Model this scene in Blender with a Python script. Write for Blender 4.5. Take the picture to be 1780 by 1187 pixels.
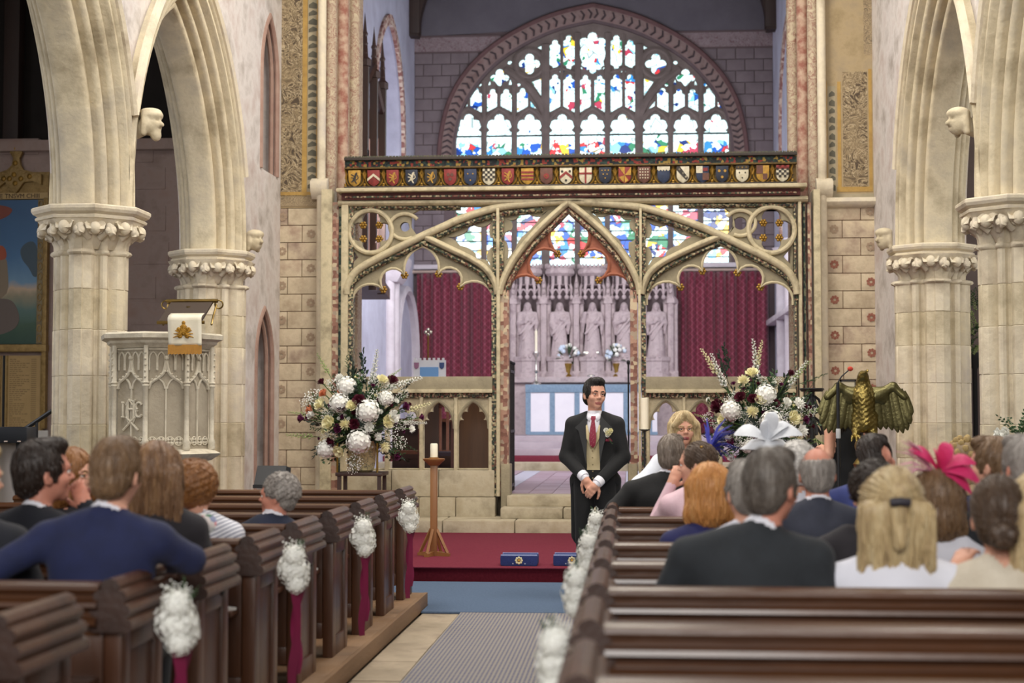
import bpy, bmesh, math, random
import numpy as np
from mathutils import Vector, Matrix, Euler, noise
from math import sin, cos, pi, sqrt, atan, atan2, radians as R
for _o in list(bpy.data.objects): bpy.data.objects.remove(_o)
SC = bpy.context.scene
COL = SC.collection
# ---------------------------------------------------------------- camera
F, CX, CY, VPX, VPY = 2700., 890., 593.5, 1095., 724.
PITCH = atan((VPY-CY)/F); YAW = atan((VPX-CX)/F*cos(PITCH))
CAMP = Vector((0, 0, 1.5))
_c = bpy.data.cameras.new('camera'); CAM = bpy.data.objects.new('camera', _c); COL.objects.link(CAM)
CAM.location = CAMP; CAM.rotation_euler = (pi/2+PITCH, 0, YAW)
_c.sensor_width = 36; _c.lens = 36*F/1780; _c.clip_end = 200
_c.dof.use_dof = True; _c.dof.focus_distance = 14.0; _c.dof.aperture_fstop = 2.2
SC.camera = CAM
SC.view_settings.view_transform = 'Standard'; SC.view_settings.look = 'None'
SC.view_settings.gamma = 1; SC.view_settings.exposure = 0.22; SC.view_settings.use_curve_mapping = False
# ---------------------------------------------------------------- world and large lights
W = bpy.data.worlds.new('world'); SC.world = W; W.use_nodes = True
W.node_tree.nodes['Background'].inputs[0].default_value = (1.0, .975, .95, 1)
W.node_tree.nodes['Background'].inputs[1].default_value = .30
def area(name, loc, target, sx, sy, power, col):
    l = bpy.data.lights.new(name, 'AREA'); l.shape = 'RECTANGLE'; l.size = sx; l.size_y = sy
    l.energy = power; l.color = col
    o = bpy.data.objects.new(name, l); COL.objects.link(o); o.location = loc
    o.rotation_euler = (Vector(target)-Vector(loc)).to_track_quat('-Z', 'Y').to_euler()
    return o
area('west_window_light', (-.6, -5, 5.2), (-.6, 12, 1.8), 4.5, 4.5, 800, (1, .98, .95))
area('south_clerestory_light', (2.9, 11, 8.2), (-2.6, 14, 1.5), 7, 1.2, 520, (1, .95, .87))
area('north_clerestory_light', (-4.1, 11, 8.2), (1.5, 14, 1.5), 7, 1.2, 420, (1, .96, .9))
area('nave_pendant_light', (-.7, 15.5, 8.6), (-.7, 17, 1.0), 2.5, 2.5, 330, (1, .93, .8))
area('chancel_south_window_light', (2.7, 25.5, 5.6), (-4.4, 28, 1.8), 3.6, 3.2, 400, (.95, .96, 1))
area('chancel_north_window_light', (-3.9, 25.0, 5.4), (1.5, 31.5, .8), 2.6, 2.6, 330, (.96, .96, 1))
area('south_aisle_window_light', (7.5, 15, 4.0), (3.4, 15.5, 2.4), 3, 3, 120, (1, .97, .92))
area('north_aisle_window_light', (-9.5, 13, 3.6), (-4.6, 15.5, 2.2), 3, 3, 160, (.92, .94, 1))
# ---------------------------------------------------------------- pixel rays
_RM = CAM.rotation_euler.to_matrix()
def ray(px, py): return _RM @ Vector(((px-CX)/F, -(py-CY)/F, -1))
def PY(px, py, Y):
    d = ray(px, py); return CAMP + d*(Y/d.y)
def PXX(px, py, X):
    d = ray(px, py); return CAMP + d*(X/d.x)
def PZ(px, py, Z):
    d = ray(px, py); return CAMP + d*((Z-1.5)/d.z)
# ---------------------------------------------------------------- materials
_M = {}
def mat(name, c, c2=None, rough=.7, metal=0., sc=6., bump=0., bsc=30., c3=None, stretch=None, spec=None, sheen=0., det=6., wave=None, emit=0., coat=0., contrast=.25):
    if name in _M: return _M[name]
    m = bpy.data.materials.new(name); m.use_nodes = True; n = m.node_tree.nodes; L = m.node_tree.links.new
    b = n['Principled BSDF']; b.inputs['Roughness'].default_value = rough; b.inputs['Metallic'].default_value = metal
    if spec is not None: b.inputs['Specular IOR Level'].default_value = spec
    if sheen: b.inputs['Sheen Weight'].default_value = sheen
    if coat: b.inputs['Coat Weight'].default_value = coat; b.inputs['Coat Roughness'].default_value = .15
    b.inputs['Base Color'].default_value = (*c, 1)
    tc = n.new('ShaderNodeTexCoord'); mp = n.new('ShaderNodeMapping')
    L(tc.outputs['Object'], mp.inputs[0])
    if stretch: mp.inputs['Scale'].default_value = stretch
    out = None
    if c2 is not None:
        if wave:
            t = n.new('ShaderNodeTexWave'); t.inputs['Scale'].default_value = sc; t.inputs['Distortion'].default_value = wave; t.bands_direction = 'X'
        else:
            t = n.new('ShaderNodeTexNoise'); t.inputs['Scale'].default_value = sc; t.inputs['Detail'].default_value = det; t.inputs['Roughness'].default_value = .62
        L(mp.outputs[0], t.inputs['Vector'])
        r = n.new('ShaderNodeValToRGB'); e = r.color_ramp.elements
        e[0].color = (*c, 1); e[1].color = (*c2, 1); e[0].position = .5-contrast; e[1].position = .5+contrast
        if c3 is not None:
            k = e.new(.5); k.color = (*c, 1); e[0].color = (*c3, 1)
        L(t.outputs[0], r.inputs[0]); L(r.outputs[0], b.inputs['Base Color']); out = r
    if bump:
        t2 = n.new('ShaderNodeTexNoise'); t2.inputs['Scale'].default_value = bsc; t2.inputs['Detail'].default_value = 5
        L(mp.outputs[0], t2.inputs['Vector'])
        bp = n.new('ShaderNodeBump'); bp.inputs['Strength'].default_value = bump; bp.inputs['Distance'].default_value = .02
        L(t2.outputs[0], bp.inputs['Height']); L(bp.outputs[0], b.inputs['Normal'])
    if emit:
        b.inputs['Emission Strength'].default_value = emit
        if out: L(out.outputs[0], b.inputs['Emission Color'])
        else: b.inputs['Emission Color'].default_value = (*c, 1)
    _M[name] = m; return m
def hexc(h):
    h = h.lstrip('#'); v = [int(h[i:i+2], 16)/255 for i in (0, 2, 4)]
    return tuple(x/12.92 if x <= .04045 else ((x+.055)/1.055)**2.4 for x in v)
H = hexc
# ---------------------------------------------------------------- mesh builders
class MB:
    def __init__(s): s.v = []; s.f = []; s.m = []; s.mi = 0
    def add(s, vs, fs):
        o = len(s.v); s.v += [tuple(x) for x in vs]; s.f += [tuple(o+i for i in f) for f in fs]; s.m += [s.mi]*len(fs); return s
    def box(s, x0, x1, y0, y1, z0, z1, bev=0):
        if bev:
            return s.prism(round_rect(x0, x1, z0, z1, bev, 2), y0, y1, 'Y')
        return s.add([(x0, y0, z0), (x1, y0, z0), (x1, y1, z0), (x0, y1, z0), (x0, y0, z1), (x1, y0, z1), (x1, y1, z1), (x0, y1, z1)],
                     [(0, 3, 2, 1), (4, 5, 6, 7), (0, 1, 5, 4), (1, 2, 6, 5), (2, 3, 7, 6), (3, 0, 4, 7)])
    def prism(s, poly, a, b, ax='Y'):
        # poly 2d; ax Y: (x,z) extruded along y ; ax X: (y,z) along x ; ax Z: (x,y) along z
        n = len(poly)
        f = {'Y': lambda p, t: (p[0], t, p[1]), 'X': lambda p, t: (t, p[0], p[1]), 'Z': lambda p, t: (p[0], p[1], t)}[ax]
        return s.add([f(p, a) for p in poly]+[f(p, b) for p in poly],
                     [tuple(range(n)), tuple(range(2*n-1, n-1, -1))]+[(i, i+n, (i+1) % n+n, (i+1) % n) for i in range(n)])
    def tube(s, path, r, n=8, closed=False, flat=1.):
        path = [Vector(p) for p in path]; k = len(path)
        rs = r if isinstance(r, (list, tuple)) else [r]*k
        vs = []; up = None
        for i, p in enumerate(path):
            a = path[(i-1) % k] if (i > 0 or closed) else path[i]; b = path[(i+1) % k] if (i < k-1 or closed) else path[i]
            t = (b-a).normalized() if (b-a).length > 1e-9 else Vector((0, 0, 1))
            if up is None:
                up = Vector((0, 0, 1)) if abs(t.z) < .9 else Vector((1, 0, 0))
            sd = t.cross(up)
            if sd.length < 1e-6: sd = t.orthogonal()
            sd.normalize(); up = sd.cross(t).normalized()
            vs += [p+(sd*cos(2*pi*j/n)+up*sin(2*pi*j/n)*flat)*rs[i] for j in range(n)]
        fs = []
        for i in range(k if closed else k-1):
            a = i*n; b = ((i+1) % k)*n
            fs += [(a+j, a+(j+1) % n, b+(j+1) % n, b+j) for j in range(n)]
        if not closed: fs += [tuple(range(n-1, -1, -1)), tuple((k-1)*n+j for j in range(n))]
        return s.add(vs, fs)
    def lathe(s, prof, c=(0, 0, 0), n=20, sx=1., sy=1., rot=0.):
        vs = []; k = len(prof)
        for r, z in prof:
            vs += [(c[0]+r*cos(rot+2*pi*j/n)*sx, c[1]+r*sin(rot+2*pi*j/n)*sy, c[2]+z) for j in range(n)]
        fs = [(i*n+j, i*n+(j+1) % n, (i+1)*n+(j+1) % n, (i+1)*n+j) for i in range(k-1) for j in range(n)]
        if prof[0][0] > 1e-6: fs.append(tuple(range(n-1, -1, -1)))
        if prof[-1][0] > 1e-6: fs.append(tuple((k-1)*n+j for j in range(n)))
        return s.add(vs, fs)
    def loft(s, rings, cap=True, closed=True):
        n = len(rings[0]); k = len(rings); vs = [p for r in rings for p in r]
        fs = [(i*n+j, i*n+(j+1) % n, (i+1)*n+(j+1) % n, (i+1)*n+j) for i in range(k-1) for j in range(n if closed else n-1)]
        if cap: fs += [tuple(range(n-1, -1, -1)), tuple((k-1)*n+j for j in range(n))]
        return s.add(vs, fs)
    def ball(s, c, r, n=8, m=6, sc=(1, 1, 1)):
        prof = [(r*sin(pi*i/m), -r*cos(pi*i/m)) for i in range(m+1)]; vs = []; 
        for rr, z in prof: vs += [(c[0]+max(rr, 1e-5)*cos(2*pi*j/n)*sc[0], c[1]+max(rr, 1e-5)*sin(2*pi*j/n)*sc[1], c[2]+z*sc[2]) for j in range(n)]
        fs = [(i*n+j, i*n+(j+1) % n, (i+1)*n+(j+1) % n, (i+1)*n+j) for i in range(m) for j in range(n)]
        return s.add(vs, fs)
    def sweep(s, path, prof, fn, closed=False):
        # planar path [(u,v)], profile [(n,t)] closed loop ; fn(u,v,t)->xyz
        k = len(path); nn = len(prof); vs = []
        for i, p in enumerate(path):
            a = path[(i-1) % k] if (i > 0 or closed) else p; b = path[(i+1) % k] if (i < k-1 or closed) else p
            def nrm(q, w):
                d = (w[0]-q[0], w[1]-q[1]); l = math.hypot(*d) or 1; return (-d[1]/l, d[0]/l)
            n1 = nrm(a, p) if a is not p else nrm(p, b); n2 = nrm(p, b) if b is not p else n1
            m = (n1[0]+n2[0], n1[1]+n2[1]); l2 = m[0]**2+m[1]**2
            q = min(2/l2 if l2 > 1e-6 else 1, 2.2) ; m = (m[0]*q, m[1]*q) if l2 > 1e-6 else n1
            vs += [fn(p[0]+m[0]*n_, p[1]+m[1]*n_, t) for n_, t in prof]
        fs = [(i*nn+j, i*nn+(j+1) % nn, ((i+1) % k)*nn+(j+1) % nn, ((i+1) % k)*nn+j) for i in range(k if closed else k-1) for j in range(nn)]
        if not closed: fs += [tuple(range(nn-1, -1, -1)), tuple((k-1)*nn+j for j in range(nn))]
        return s.add(vs, fs)
def round_rect(x0, x1, z0, z1, r, n=3):
    pts = []
    for cx, cz, a0 in ((x1-r, z0+r, -pi/2), (x1-r, z1-r, 0), (x0+r, z1-r, pi/2), (x0+r, z0+r, pi)):
        pts += [(cx+r*cos(a0+pi/2*i/n), cz+r*sin(a0+pi/2*i/n)) for i in range(n+1)]
    return pts
def tag(o, label=None, cat=None, group=None, kind=None):
    if label: o['label'] = label
    if cat: o['category'] = cat
    if group: o['group'] = group
    if kind: o['kind'] = kind
    return o
def mesh_of(mb, name='mesh', smooth=40, mats=()):
    me = bpy.data.meshes.new(name); me.from_pydata(mb.v, [], mb.f)
    for m in mats: me.materials.append(m)
    if len(mats) > 1: me.polygons.foreach_set('material_index', mb.m)
    bm = bmesh.new(); bm.from_mesh(me); bmesh.ops.recalc_face_normals(bm, faces=bm.faces); bm.to_mesh(me); bm.free()
    if smooth:
        me.polygons.foreach_set('use_smooth', [True]*len(me.polygons)); me.set_sharp_from_angle(angle=R(smooth))
    me.update(); return me
def link(name, me, parent=None, loc=None, rot=None, scale=None):
    o = bpy.data.objects.new(name, me); COL.objects.link(o)
    if parent is not None: o.parent = parent
    if loc is not None: o.location = loc
    if rot is not None: o.rotation_euler = rot
    if scale is not None: o.scale = scale if hasattr(scale, '__len__') else (scale,)*3
    return o
def obj(name, mb, m, parent=None, loc=None, rot=None, smooth=40, bevel=0, scale=None):
    """one mesh object. Geometry is given in world space; when the parent sits elsewhere it is shifted to the parent's frame by PAR()."""
    mats = m if isinstance(m, (list, tuple)) else (m,)
    me = mesh_of(mb, name, smooth, mats)
    if bevel:
        bm = bmesh.new(); bm.from_mesh(me)
        es = [e for e in bm.edges if len(e.link_faces) == 2 and e.calc_face_angle(0) > R(35)]
        bmesh.ops.bevel(bm, geom=es, offset=bevel, segments=2, profile=.6, affect='EDGES', clamp_overlap=True); bm.to_mesh(me); bm.free()
        me.polygons.foreach_set('use_smooth', [True]*len(me.polygons)); me.set_sharp_from_angle(angle=R(smooth or 30))
    if parent is not None and loc is None and parent.get('_world'):
        me.transform(Matrix.Translation(-Vector(parent['_world'])))
    return link(name, me, parent, loc, rot, scale)
def thing(name, label, cat, loc=(0, 0, 0), rz=0., group=None, world=False, kind=None):
    o = bpy.data.objects.new(name, None); COL.objects.link(o); o.location = loc; o.rotation_euler = (0, 0, rz); o.empty_display_size = .1
    if world: o['_world'] = tuple(loc)
    return tag(o, label, cat, group, kind)
def copy_tree(o, parent=None, loc=None, rz=None, label=None):
    c = o.copy(); COL.objects.link(c); c.parent = parent
    if loc is not None: c.location = loc
    if rz is not None: c.rotation_euler = (0, 0, rz)
    if label: c['label'] = label
    for ch in list(o.children): copy_tree(ch, c)
    return c
# ---- 2d helpers
def arc(c, r, a0, a1, n=10): return [(c[0]+r*cos(a0+(a1-a0)*i/n), c[1]+r*sin(a0+(a1-a0)*i/n)) for i in range(n+1)]
def circ(c, r, n=24): return [(c[0]+r*cos(2*pi*i/n), c[1]+r*sin(2*pi*i/n)) for i in range(n)]
def ptarch(u0, u1, v0, rise, n=10):
    s = (u1-u0)/2; Rr = (s*s+rise*rise)/(2*s); a = math.asin(min(1, rise/Rr))
    if Rr < s: a = pi-a
    l = [(u0+Rr-Rr*cos(a*i/n), v0+Rr*sin(a*i/n)) for i in range(n+1)]
    return l+[(u0+u1-u, v) for u, v in reversed(l[:-1])]
def foils(cusps, bulge, n=7, close=False):
    pts = []
    for i in range(len(cusps)-1):
        a = Vector(cusps[i]); b = Vector(cusps[i+1]); bl = bulge[i] if isinstance(bulge, (list, tuple)) else bulge
        d = b-a; L = d.length; nn = Vector((-d.y, d.x))/L; h = bl*L
        if abs(h) < 1e-6: pts += [tuple(a)]; continue
        Rr = (L*L/4+h*h)/(2*h); c = (a+b)/2+nn*(h-Rr)
        a0 = atan2(a.y-c.y, a.x-c.x); a1 = atan2(b.y-c.y, b.x-c.x)
        if h > 0:
            while a1 > a0: a1 -= 2*pi
        else:
            while a1 < a0: a1 += 2*pi
        pts += arc(c, abs(Rr), a0, a1, n)[:-1]
    if not close: pts.append(tuple(cusps[-1]))
    return pts
def quatre(c, r, lobe=.5, rot=0., n=8):
    cs = [(c[0]+r*.50*cos(rot+pi/4+pi/2*i), c[1]+r*.50*sin(rot+pi/4+pi/2*i)) for i in range(4)]
    cs.append(cs[0]); return foils(list(reversed(cs)), .72, n, True)
def spl(pts, n=6):
    out = []; P = [Vector(p) for p in pts]
    for i in range(len(P)-1):
        p0 = P[max(i-1, 0)]; p1 = P[i]; p2 = P[i+1]; p3 = P[min(i+2, len(P)-1)]
        for j in range(n):
            t = j/n; out.append(tuple(.5*((2*p1)+(p2-p0)*t+(2*p0-5*p1+4*p2-p3)*t*t+(3*p1-p0-3*p2+p3)*t**3)))
    out.append(tuple(P[-1])); return out
def plate_mesh(loops, depth, bevel=0., name='plate', res=1):
    """flat plate (x,z) with holes (even-odd), thickness depth along +y from 0"""
    cu = bpy.data.curves.new(name, 'CURVE'); cu.dimensions = '2D'; cu.fill_mode = 'BOTH'
    for lp in loops:
        s = cu.splines.new('POLY'); s.points.add(len(lp)-1); s.use_cyclic_u = True
        for p, q in zip(s.points, lp): p.co = (q[0], q[1], 0, 1)
    cu.extrude = max(depth/2-bevel, 0); cu.bevel_depth = bevel; cu.bevel_resolution = res; cu.offset = -bevel if bevel else 0
    o = bpy.data.objects.new(name, cu); me = bpy.data.meshes.new_from_object(o)
    bpy.data.objects.remove(o); bpy.data.curves.remove(cu)
    me.transform(Matrix(((1, 0, 0, 0), (0, 0, 1, depth/2), (0, 1, 0, 0), (0, 0, 0, 1)))); me.flip_normals()
    bm = bmesh.new(); bm.from_mesh(me); bmesh.ops.remove_doubles(bm, verts=bm.verts, dist=1e-5); bmesh.ops.recalc_face_normals(bm, faces=bm.faces); bm.to_mesh(me); bm.free()
    me.polygons.foreach_set('use_smooth', [True]*len(me.polygons)); me.set_sharp_from_angle(angle=R(35))
    return me
from mathutils.geometry import delaunay_2d_cdt
def inside(p, lp):
    c = False; n = len(lp); x, y = p
    for i in range(n):
        (x1, y1), (x2, y2) = lp[i], lp[i-1]
        if (y1 > y) != (y2 > y) and x < (x2-x1)*(y-y1)/(y2-y1)+x1: c = not c
    return c
def plate_cdt(loops, depth, name='plate'):
    """flat plate with many holes: constrained triangulation, parity test, walls along every loop"""
    V = []; Ed = []
    for lp in loops:
        o = len(V); V += [Vector(p) for p in lp]; Ed += [(o+i, o+(i+1) % len(lp)) for i in range(len(lp))]
    vs, es, fs, *_ = delaunay_2d_cdt(V, Ed, [], 0, 1e-6)
    bbs = [(min(p[0] for p in l), max(p[0] for p in l), min(p[1] for p in l), max(p[1] for p in l)) for l in loops]
    keep = []
    for f in fs:
        c = (sum(vs[i].x for i in f)/3, sum(vs[i].y for i in f)/3)
        if sum(b[0] <= c[0] <= b[1] and b[2] <= c[1] <= b[3] and inside(c, l) for l, b in zip(loops, bbs)) % 2: keep.append(f)
    mb = MB(); n = len(vs)
    from collections import Counter
    ec = Counter(); 
    for f in keep:
        for i in range(3): ec[tuple(sorted((f[i], f[(i+1) % 3])))] += 1
    mb.add([(v.x, 0, v.y) for v in vs]+[(v.x, depth, v.y) for v in vs], [tuple(f) for f in keep]+[tuple(i+n for i in reversed(f)) for f in keep]+[(a, b, b+n, a+n) for (a, b), k in ec.items() if k == 1])
    return mesh_of(mb, name, 35, ())
def plate(name, loops, Y, depth, m, parent=None, bevel=0., axis='Y', res=1):
    me = plate_mesh(loops, depth, bevel, name, res) if bevel else plate_cdt(loops, depth, name)
    me.materials.append(m)
    if axis == 'X': me.transform(Matrix(((0, 1, 0, 0), (1, 0, 0, 0), (0, 0, 1, 0), (0, 0, 0, 1)))); me.flip_normals(); me.transform(Matrix.Translation((Y, 0, 0)))
    else: me.transform(Matrix.Translation((0, Y, 0)))
    if parent is not None and parent.get('_world'): me.transform(Matrix.Translation(-Vector(parent['_world'])))
    return link(name, me, parent)
# ---- signed distance modelling
def surface_nets(vol, org, h):
    s = vol < 0; nx, ny, nz = vol.shape
    c = np.zeros((nx-1, ny-1, nz-1), int); pos = np.zeros((nx-1, ny-1, nz-1, 3)); cnt = np.zeros((nx-1, ny-1, nz-1))
    off = [(i, j, k) for i in (0, 1) for j in (0, 1) for k in (0, 1)]
    sl = lambda a, o: a[o[0]:o[0]+nx-1, o[1]:o[1]+ny-1, o[2]:o[2]+nz-1]
    for o in off: c += sl(s, o)
    act = (c > 0) & (c < 8)
    for o in off:
        for ax in range(3):
            if o[ax]: continue
            p = list(o); p[ax] = 1; a = sl(vol, o); b = sl(vol, p); x = (a < 0) != (b < 0)
            t = np.where(x, a/np.where(x, a-b, 1), 0)
            for d in range(3): pos[..., d] += np.where(x, o[d]+(t if d == ax else 0), 0)
            cnt += x
    idx = -np.ones(act.shape, int); idx[act] = np.arange(act.sum())
    ii = np.argwhere(act); v = (ii+pos[act]/cnt[act][:, None])*h+org
    fs = []
    for ax in range(3):
        o2 = [d for d in range(3) if d != ax]
        a = np.take(s, range(0, s.shape[ax]-1), ax); b = np.take(s, range(1, s.shape[ax]), ax)
        e = np.argwhere(a != b)
        e = e[(e[:, o2[0]] > 0) & (e[:, o2[1]] > 0) & (e[:, o2[0]] < act.shape[o2[0]]) & (e[:, o2[1]] < act.shape[o2[1]])]
        if not len(e): continue
        sg = a[tuple(e.T)]
        def g(d0, d1):
            q = e.copy(); q[:, o2[0]] -= d0; q[:, o2[1]] -= d1; return idx[tuple(q.T)]
        q = np.stack([g(0, 0), g(1, 0), g(1, 1), g(0, 1)], 1)
        flip = sg if ax != 1 else ~sg
        q[~flip] = q[~flip][:, ::-1]; fs.append(q)
    return v, np.concatenate(fs)
class SDF:
    """list of primitives: tapered capsules, ellipsoids and boxes, blended; each carries a material tag"""
    def __init__(s): s.p = []
    def cap(s, a, b, r0, r1=None, t=0, k=.02, sub=False): s.p.append(('c', np.array(a, float), np.array(b, float), r0, r0 if r1 is None else r1, t, k, sub)); return s
    def ell(s, c, r, rot=None, t=0, k=.02, sub=False):
        Mx = np.array(Euler(rot).to_matrix()) if rot is not None else np.eye(3)
        s.p.append(('e', np.array(c, float), np.array(r, float), Mx, None, t, k, sub)); return s
    def chain(s, pts, rs, t=0, k=.02):
        for i in range(len(pts)-1): s.cap(pts[i], pts[i+1], rs[i], rs[i+1], t, k)
        return s
    def xform(s, i0, Mx):
        Mn = np.array(Mx)
        for i in range(i0, len(s.p)):
            q = list(s.p[i]); f = lambda v: Mn[:3, :3] @ v + Mn[:3, 3]
            if q[0] == 'c': q[1] = f(q[1]); q[2] = f(q[2])
            else: q[1] = f(q[1]); q[3] = Mn[:3, :3] @ q[3]
            s.p[i] = tuple(q)
    def dist(s, q, X):
        if q[0] == 'c':
            a, b, r0, r1 = q[1:5]; ab = b-a; L2 = max(ab @ ab, 1e-12)
            t = np.clip(((X-a) @ ab)/L2, 0, 1); return np.linalg.norm(X-a-t[..., None]*ab, axis=-1)-(r0+(r1-r0)*t)
        c, r, Mx = q[1:4]; Y = (X-c) @ Mx; k0 = np.linalg.norm(Y/r, axis=-1); k1 = np.linalg.norm(Y/(r*r), axis=-1)
        return k0*(k0-1)/np.maximum(k1, 1e-9)
    def bounds(s):
        lo = np.full(3, 9e9); hi = -lo
        for q in s.p:
            if q[7]: continue
            if q[0] == 'c':
                for e, r in ((q[1], q[3]), (q[2], q[4])): lo = np.minimum(lo, e-r); hi = np.maximum(hi, e+r)
            else: m = np.abs(q[3]) @ q[2]; lo = np.minimum(lo, q[1]-m); hi = np.maximum(hi, q[1]+m)
        return lo, hi
    def eval(s, X, tags=False):
        d = np.full(X.shape[:-1], 9.); best = np.full(X.shape[:-1], 9.); tg = np.zeros(X.shape[:-1], int)
        for q in s.p:
            e = s.dist(q, X); k = q[6]
            if q[7]: h = np.clip(.5-.5*(d+e)/k, 0, 1); d = d+(-e-d)*h+k*h*(1-h)
            else: h = np.clip(.5+.5*(e-d)/k, 0, 1); d = e+(d-e)*h-k*h*(1-h)
            if tags and not q[7]:
                u = e < best; best[u] = e[u]; tg[u] = q[5]
        return (d, tg) if tags else d
    def mesh(s, h, name, mats, disp=None, smooth=1, trim=None):
        lo, hi = s.bounds(); lo = lo-3*h; n = np.ceil((hi-lo)/h).astype(int)+4
        d = np.full(n, 9.); ax = [lo[i]+np.arange(n[i])*h for i in range(3)]
        for q in s.p:       # update only the block around each primitive
            if q[0] == 'c': a = np.minimum(q[1]-q[3], q[2]-q[4]); b = np.maximum(q[1]+q[3], q[2]+q[4])
            else: m = np.abs(q[3]) @ q[2]; a = q[1]-m; b = q[1]+m
            pad = q[6]*1.2+3*h; i0 = np.clip(np.floor((a-pad-lo)/h).astype(int), 0, n); i1 = np.clip(np.ceil((b+pad-lo)/h).astype(int)+1, 0, n)
            if np.any(i1 <= i0): continue
            sl = tuple(slice(i0[k], i1[k]) for k in range(3)); g = np.stack(np.meshgrid(*[ax[k][sl[k]] for k in range(3)], indexing='ij'), -1)
            e = s.dist(q, g); k = q[6]; dd = d[sl]
            if q[7]: t = np.clip(.5-.5*(dd+e)/k, 0, 1); d[sl] = dd+(-e-dd)*t+k*t*(1-t)
            else: t = np.clip(.5+.5*(e-dd)/k, 0, 1); d[sl] = e+(dd-e)*t-k*t*(1-t)
        if trim is not None:
            for i in range(n[0]): g = np.stack(np.meshgrid(ax[0][i:i+1], ax[1], ax[2], indexing='ij'), -1); d[i:i+1] = trim(g, d[i:i+1])
        v, f = surface_nets(d, lo, h)
        if disp is not None: v = disp(v)
        me = bpy.data.meshes.new(name); me.vertices.add(len(v)); me.vertices.foreach_set('co', v.ravel())
        me.loops.add(f.size); me.loops.foreach_set('vertex_index', f.ravel().astype(np.int32))
        me.polygons.add(len(f)); me.polygons.foreach_set('loop_start', (np.arange(len(f))*4).astype(np.int32)); me.polygons.foreach_set('loop_total', np.full(len(f), 4, np.int32))
        for m in mats: me.materials.append(m)
        if len(mats) > 1:
            _, tg = s.eval(v[f].mean(1), True); me.polygons.foreach_set('material_index', tg.astype(np.int32))
        me.polygons.foreach_set('use_smooth', [True]*len(f)); me.update(calc_edges=True); me.validate()
        return me
# ================================================================ materials of the building
STONE = mat('pier_limestone', H('#d2c6ae'), H('#a99b86'), .85, sc=2.2, bump=.35, bsc=26, c3=H('#b9aea2'), contrast=.22)
STONE2 = mat('arch_limestone', H('#cdc0a4'), H('#94866c'), .85, sc=1.9, bump=.4, bsc=22, c3=H('#aaa08f'), contrast=.22)
ASHLAR = mat('painted_ashlar', H('#c2b298'), H('#9d8673'), .88, sc=3.2, bump=.5, bsc=14, c3=H('#a3927a'), contrast=.2)
ASHLAR2 = mat('painted_ashlar_worn', H('#b5a38c'), H('#877264'), .88, sc=4., bump=.4, bsc=20, c3=H('#cbbb9d'), contrast=.2)
JOINT = mat('painted_joint_red', H('#84503f'), H('#a5856a'), .9, sc=5)
PLASTER = mat('nave_plaster', H('#cfc8c4'), H('#a0968f'), .9, sc=2.4, bump=.3, bsc=12, c3=H('#b7a7a1'), contrast=.2)
CHPLAST = mat('chancel_plaster', H('#c9cbdc'), H('#a7a6b8'), .9, sc=1.6, bump=.15, bsc=10)
CHGREY = mat('chancel_gable_plaster', H('#66626a'), H('#55515a'), .9, sc=1.3, bump=.1, bsc=8)
CHBLOCK = mat('chancel_ashlar', H('#7b7073'), H('#695e62'), .9, sc=3, bump=.2, bsc=18)
CHJOINT = mat('chancel_joint', H('#5b4d50'), H('#6a5c5e'), .9, sc=5)
TRAC = mat('window_tracery_stone', H('#7d716d'), H('#625854'), .85, sc=4, bump=.2, bsc=30)
PINKWALL = mat('aisle_wall_stone', H('#a08c84'), H('#857169'), .9, sc=3, bump=.4, bsc=14, c3=H('#9a7f74'))
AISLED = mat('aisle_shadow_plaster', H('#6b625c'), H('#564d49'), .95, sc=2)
OAKD = mat('dark_roof_oak', H('#3c2a22'), H('#2a1d18'), .6, sc=5, stretch=(1, 1, .2))
PAVE = mat('paving_slab', H('#a2927c'), H('#7f7060'), .75, sc=2.6, bump=.35, bsc=12, c3=H('#8d7f6b'), contrast=.2)
PAVEJ = mat('paving_joint', H('#5d5142'), H('#6d6152'), .9, sc=6)
STEPM = mat('worn_step_stone', H('#b0a48c'), H('#857a64'), .85, sc=2.5, bump=.6, bsc=9, c3=H('#9d8f74'), contrast=.2)
GOLDP = mat('gold_paint', H('#b08d45'), H('#8c6c31'), .6, sc=8)
REDP = mat('faded_red_paint', H('#8d5a4c'), H('#b49a85'), .8, sc=9, contrast=.12)

def swirl_mat(name, c1, c2, c3, sc, dist=3.):
    m = bpy.data.materials.new(name); m.use_nodes = True; n = m.node_tree.nodes; L = m.node_tree.links.new; b = n['Principled BSDF']; b.inputs['Roughness'].default_value = .85
    tc = n.new('ShaderNodeTexCoord'); ns = n.new('ShaderNodeTexNoise'); ns.inputs['Scale'].default_value = sc*.6; ns.inputs['Distortion'].default_value = dist; ns.inputs['Detail'].default_value = 3
    L(tc.outputs['Object'], ns.inputs['Vector'])
    r = n.new('ShaderNodeValToRGB'); e = r.color_ramp.elements; e[0].position = .38; e[0].color = (*c1, 1); e[1].position = .62; e[1].color = (*c1, 1)
    for p, c in ((.44, c2), (.49, c1), (.52, c3), (.57, c2)): k = e.new(p); k.color = (*c, 1)
    L(ns.outputs[0], r.inputs[0])
    n2 = n.new('ShaderNodeTexNoise'); n2.inputs['Scale'].default_value = sc*.35; n2.inputs['Detail'].default_value = 6; L(tc.outputs['Object'], n2.inputs['Vector'])
    mx = n.new('ShaderNodeMix'); mx.data_type = 'RGBA'; mr = n.new('ShaderNodeMapRange'); mr.inputs[1].default_value = .45; mr.inputs[2].default_value = .7; mr.inputs[4].default_value = .6
    L(n2.outputs[0], mr.inputs[0]); L(mr.outputs[0], mx.inputs[0]); L(r.outputs[0], mx.inputs[6]); mx.inputs[7].default_value = (*c2, 1); L(mx.outputs[2], b.inputs['Base Color'])
    _M[name] = m; return m
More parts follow.
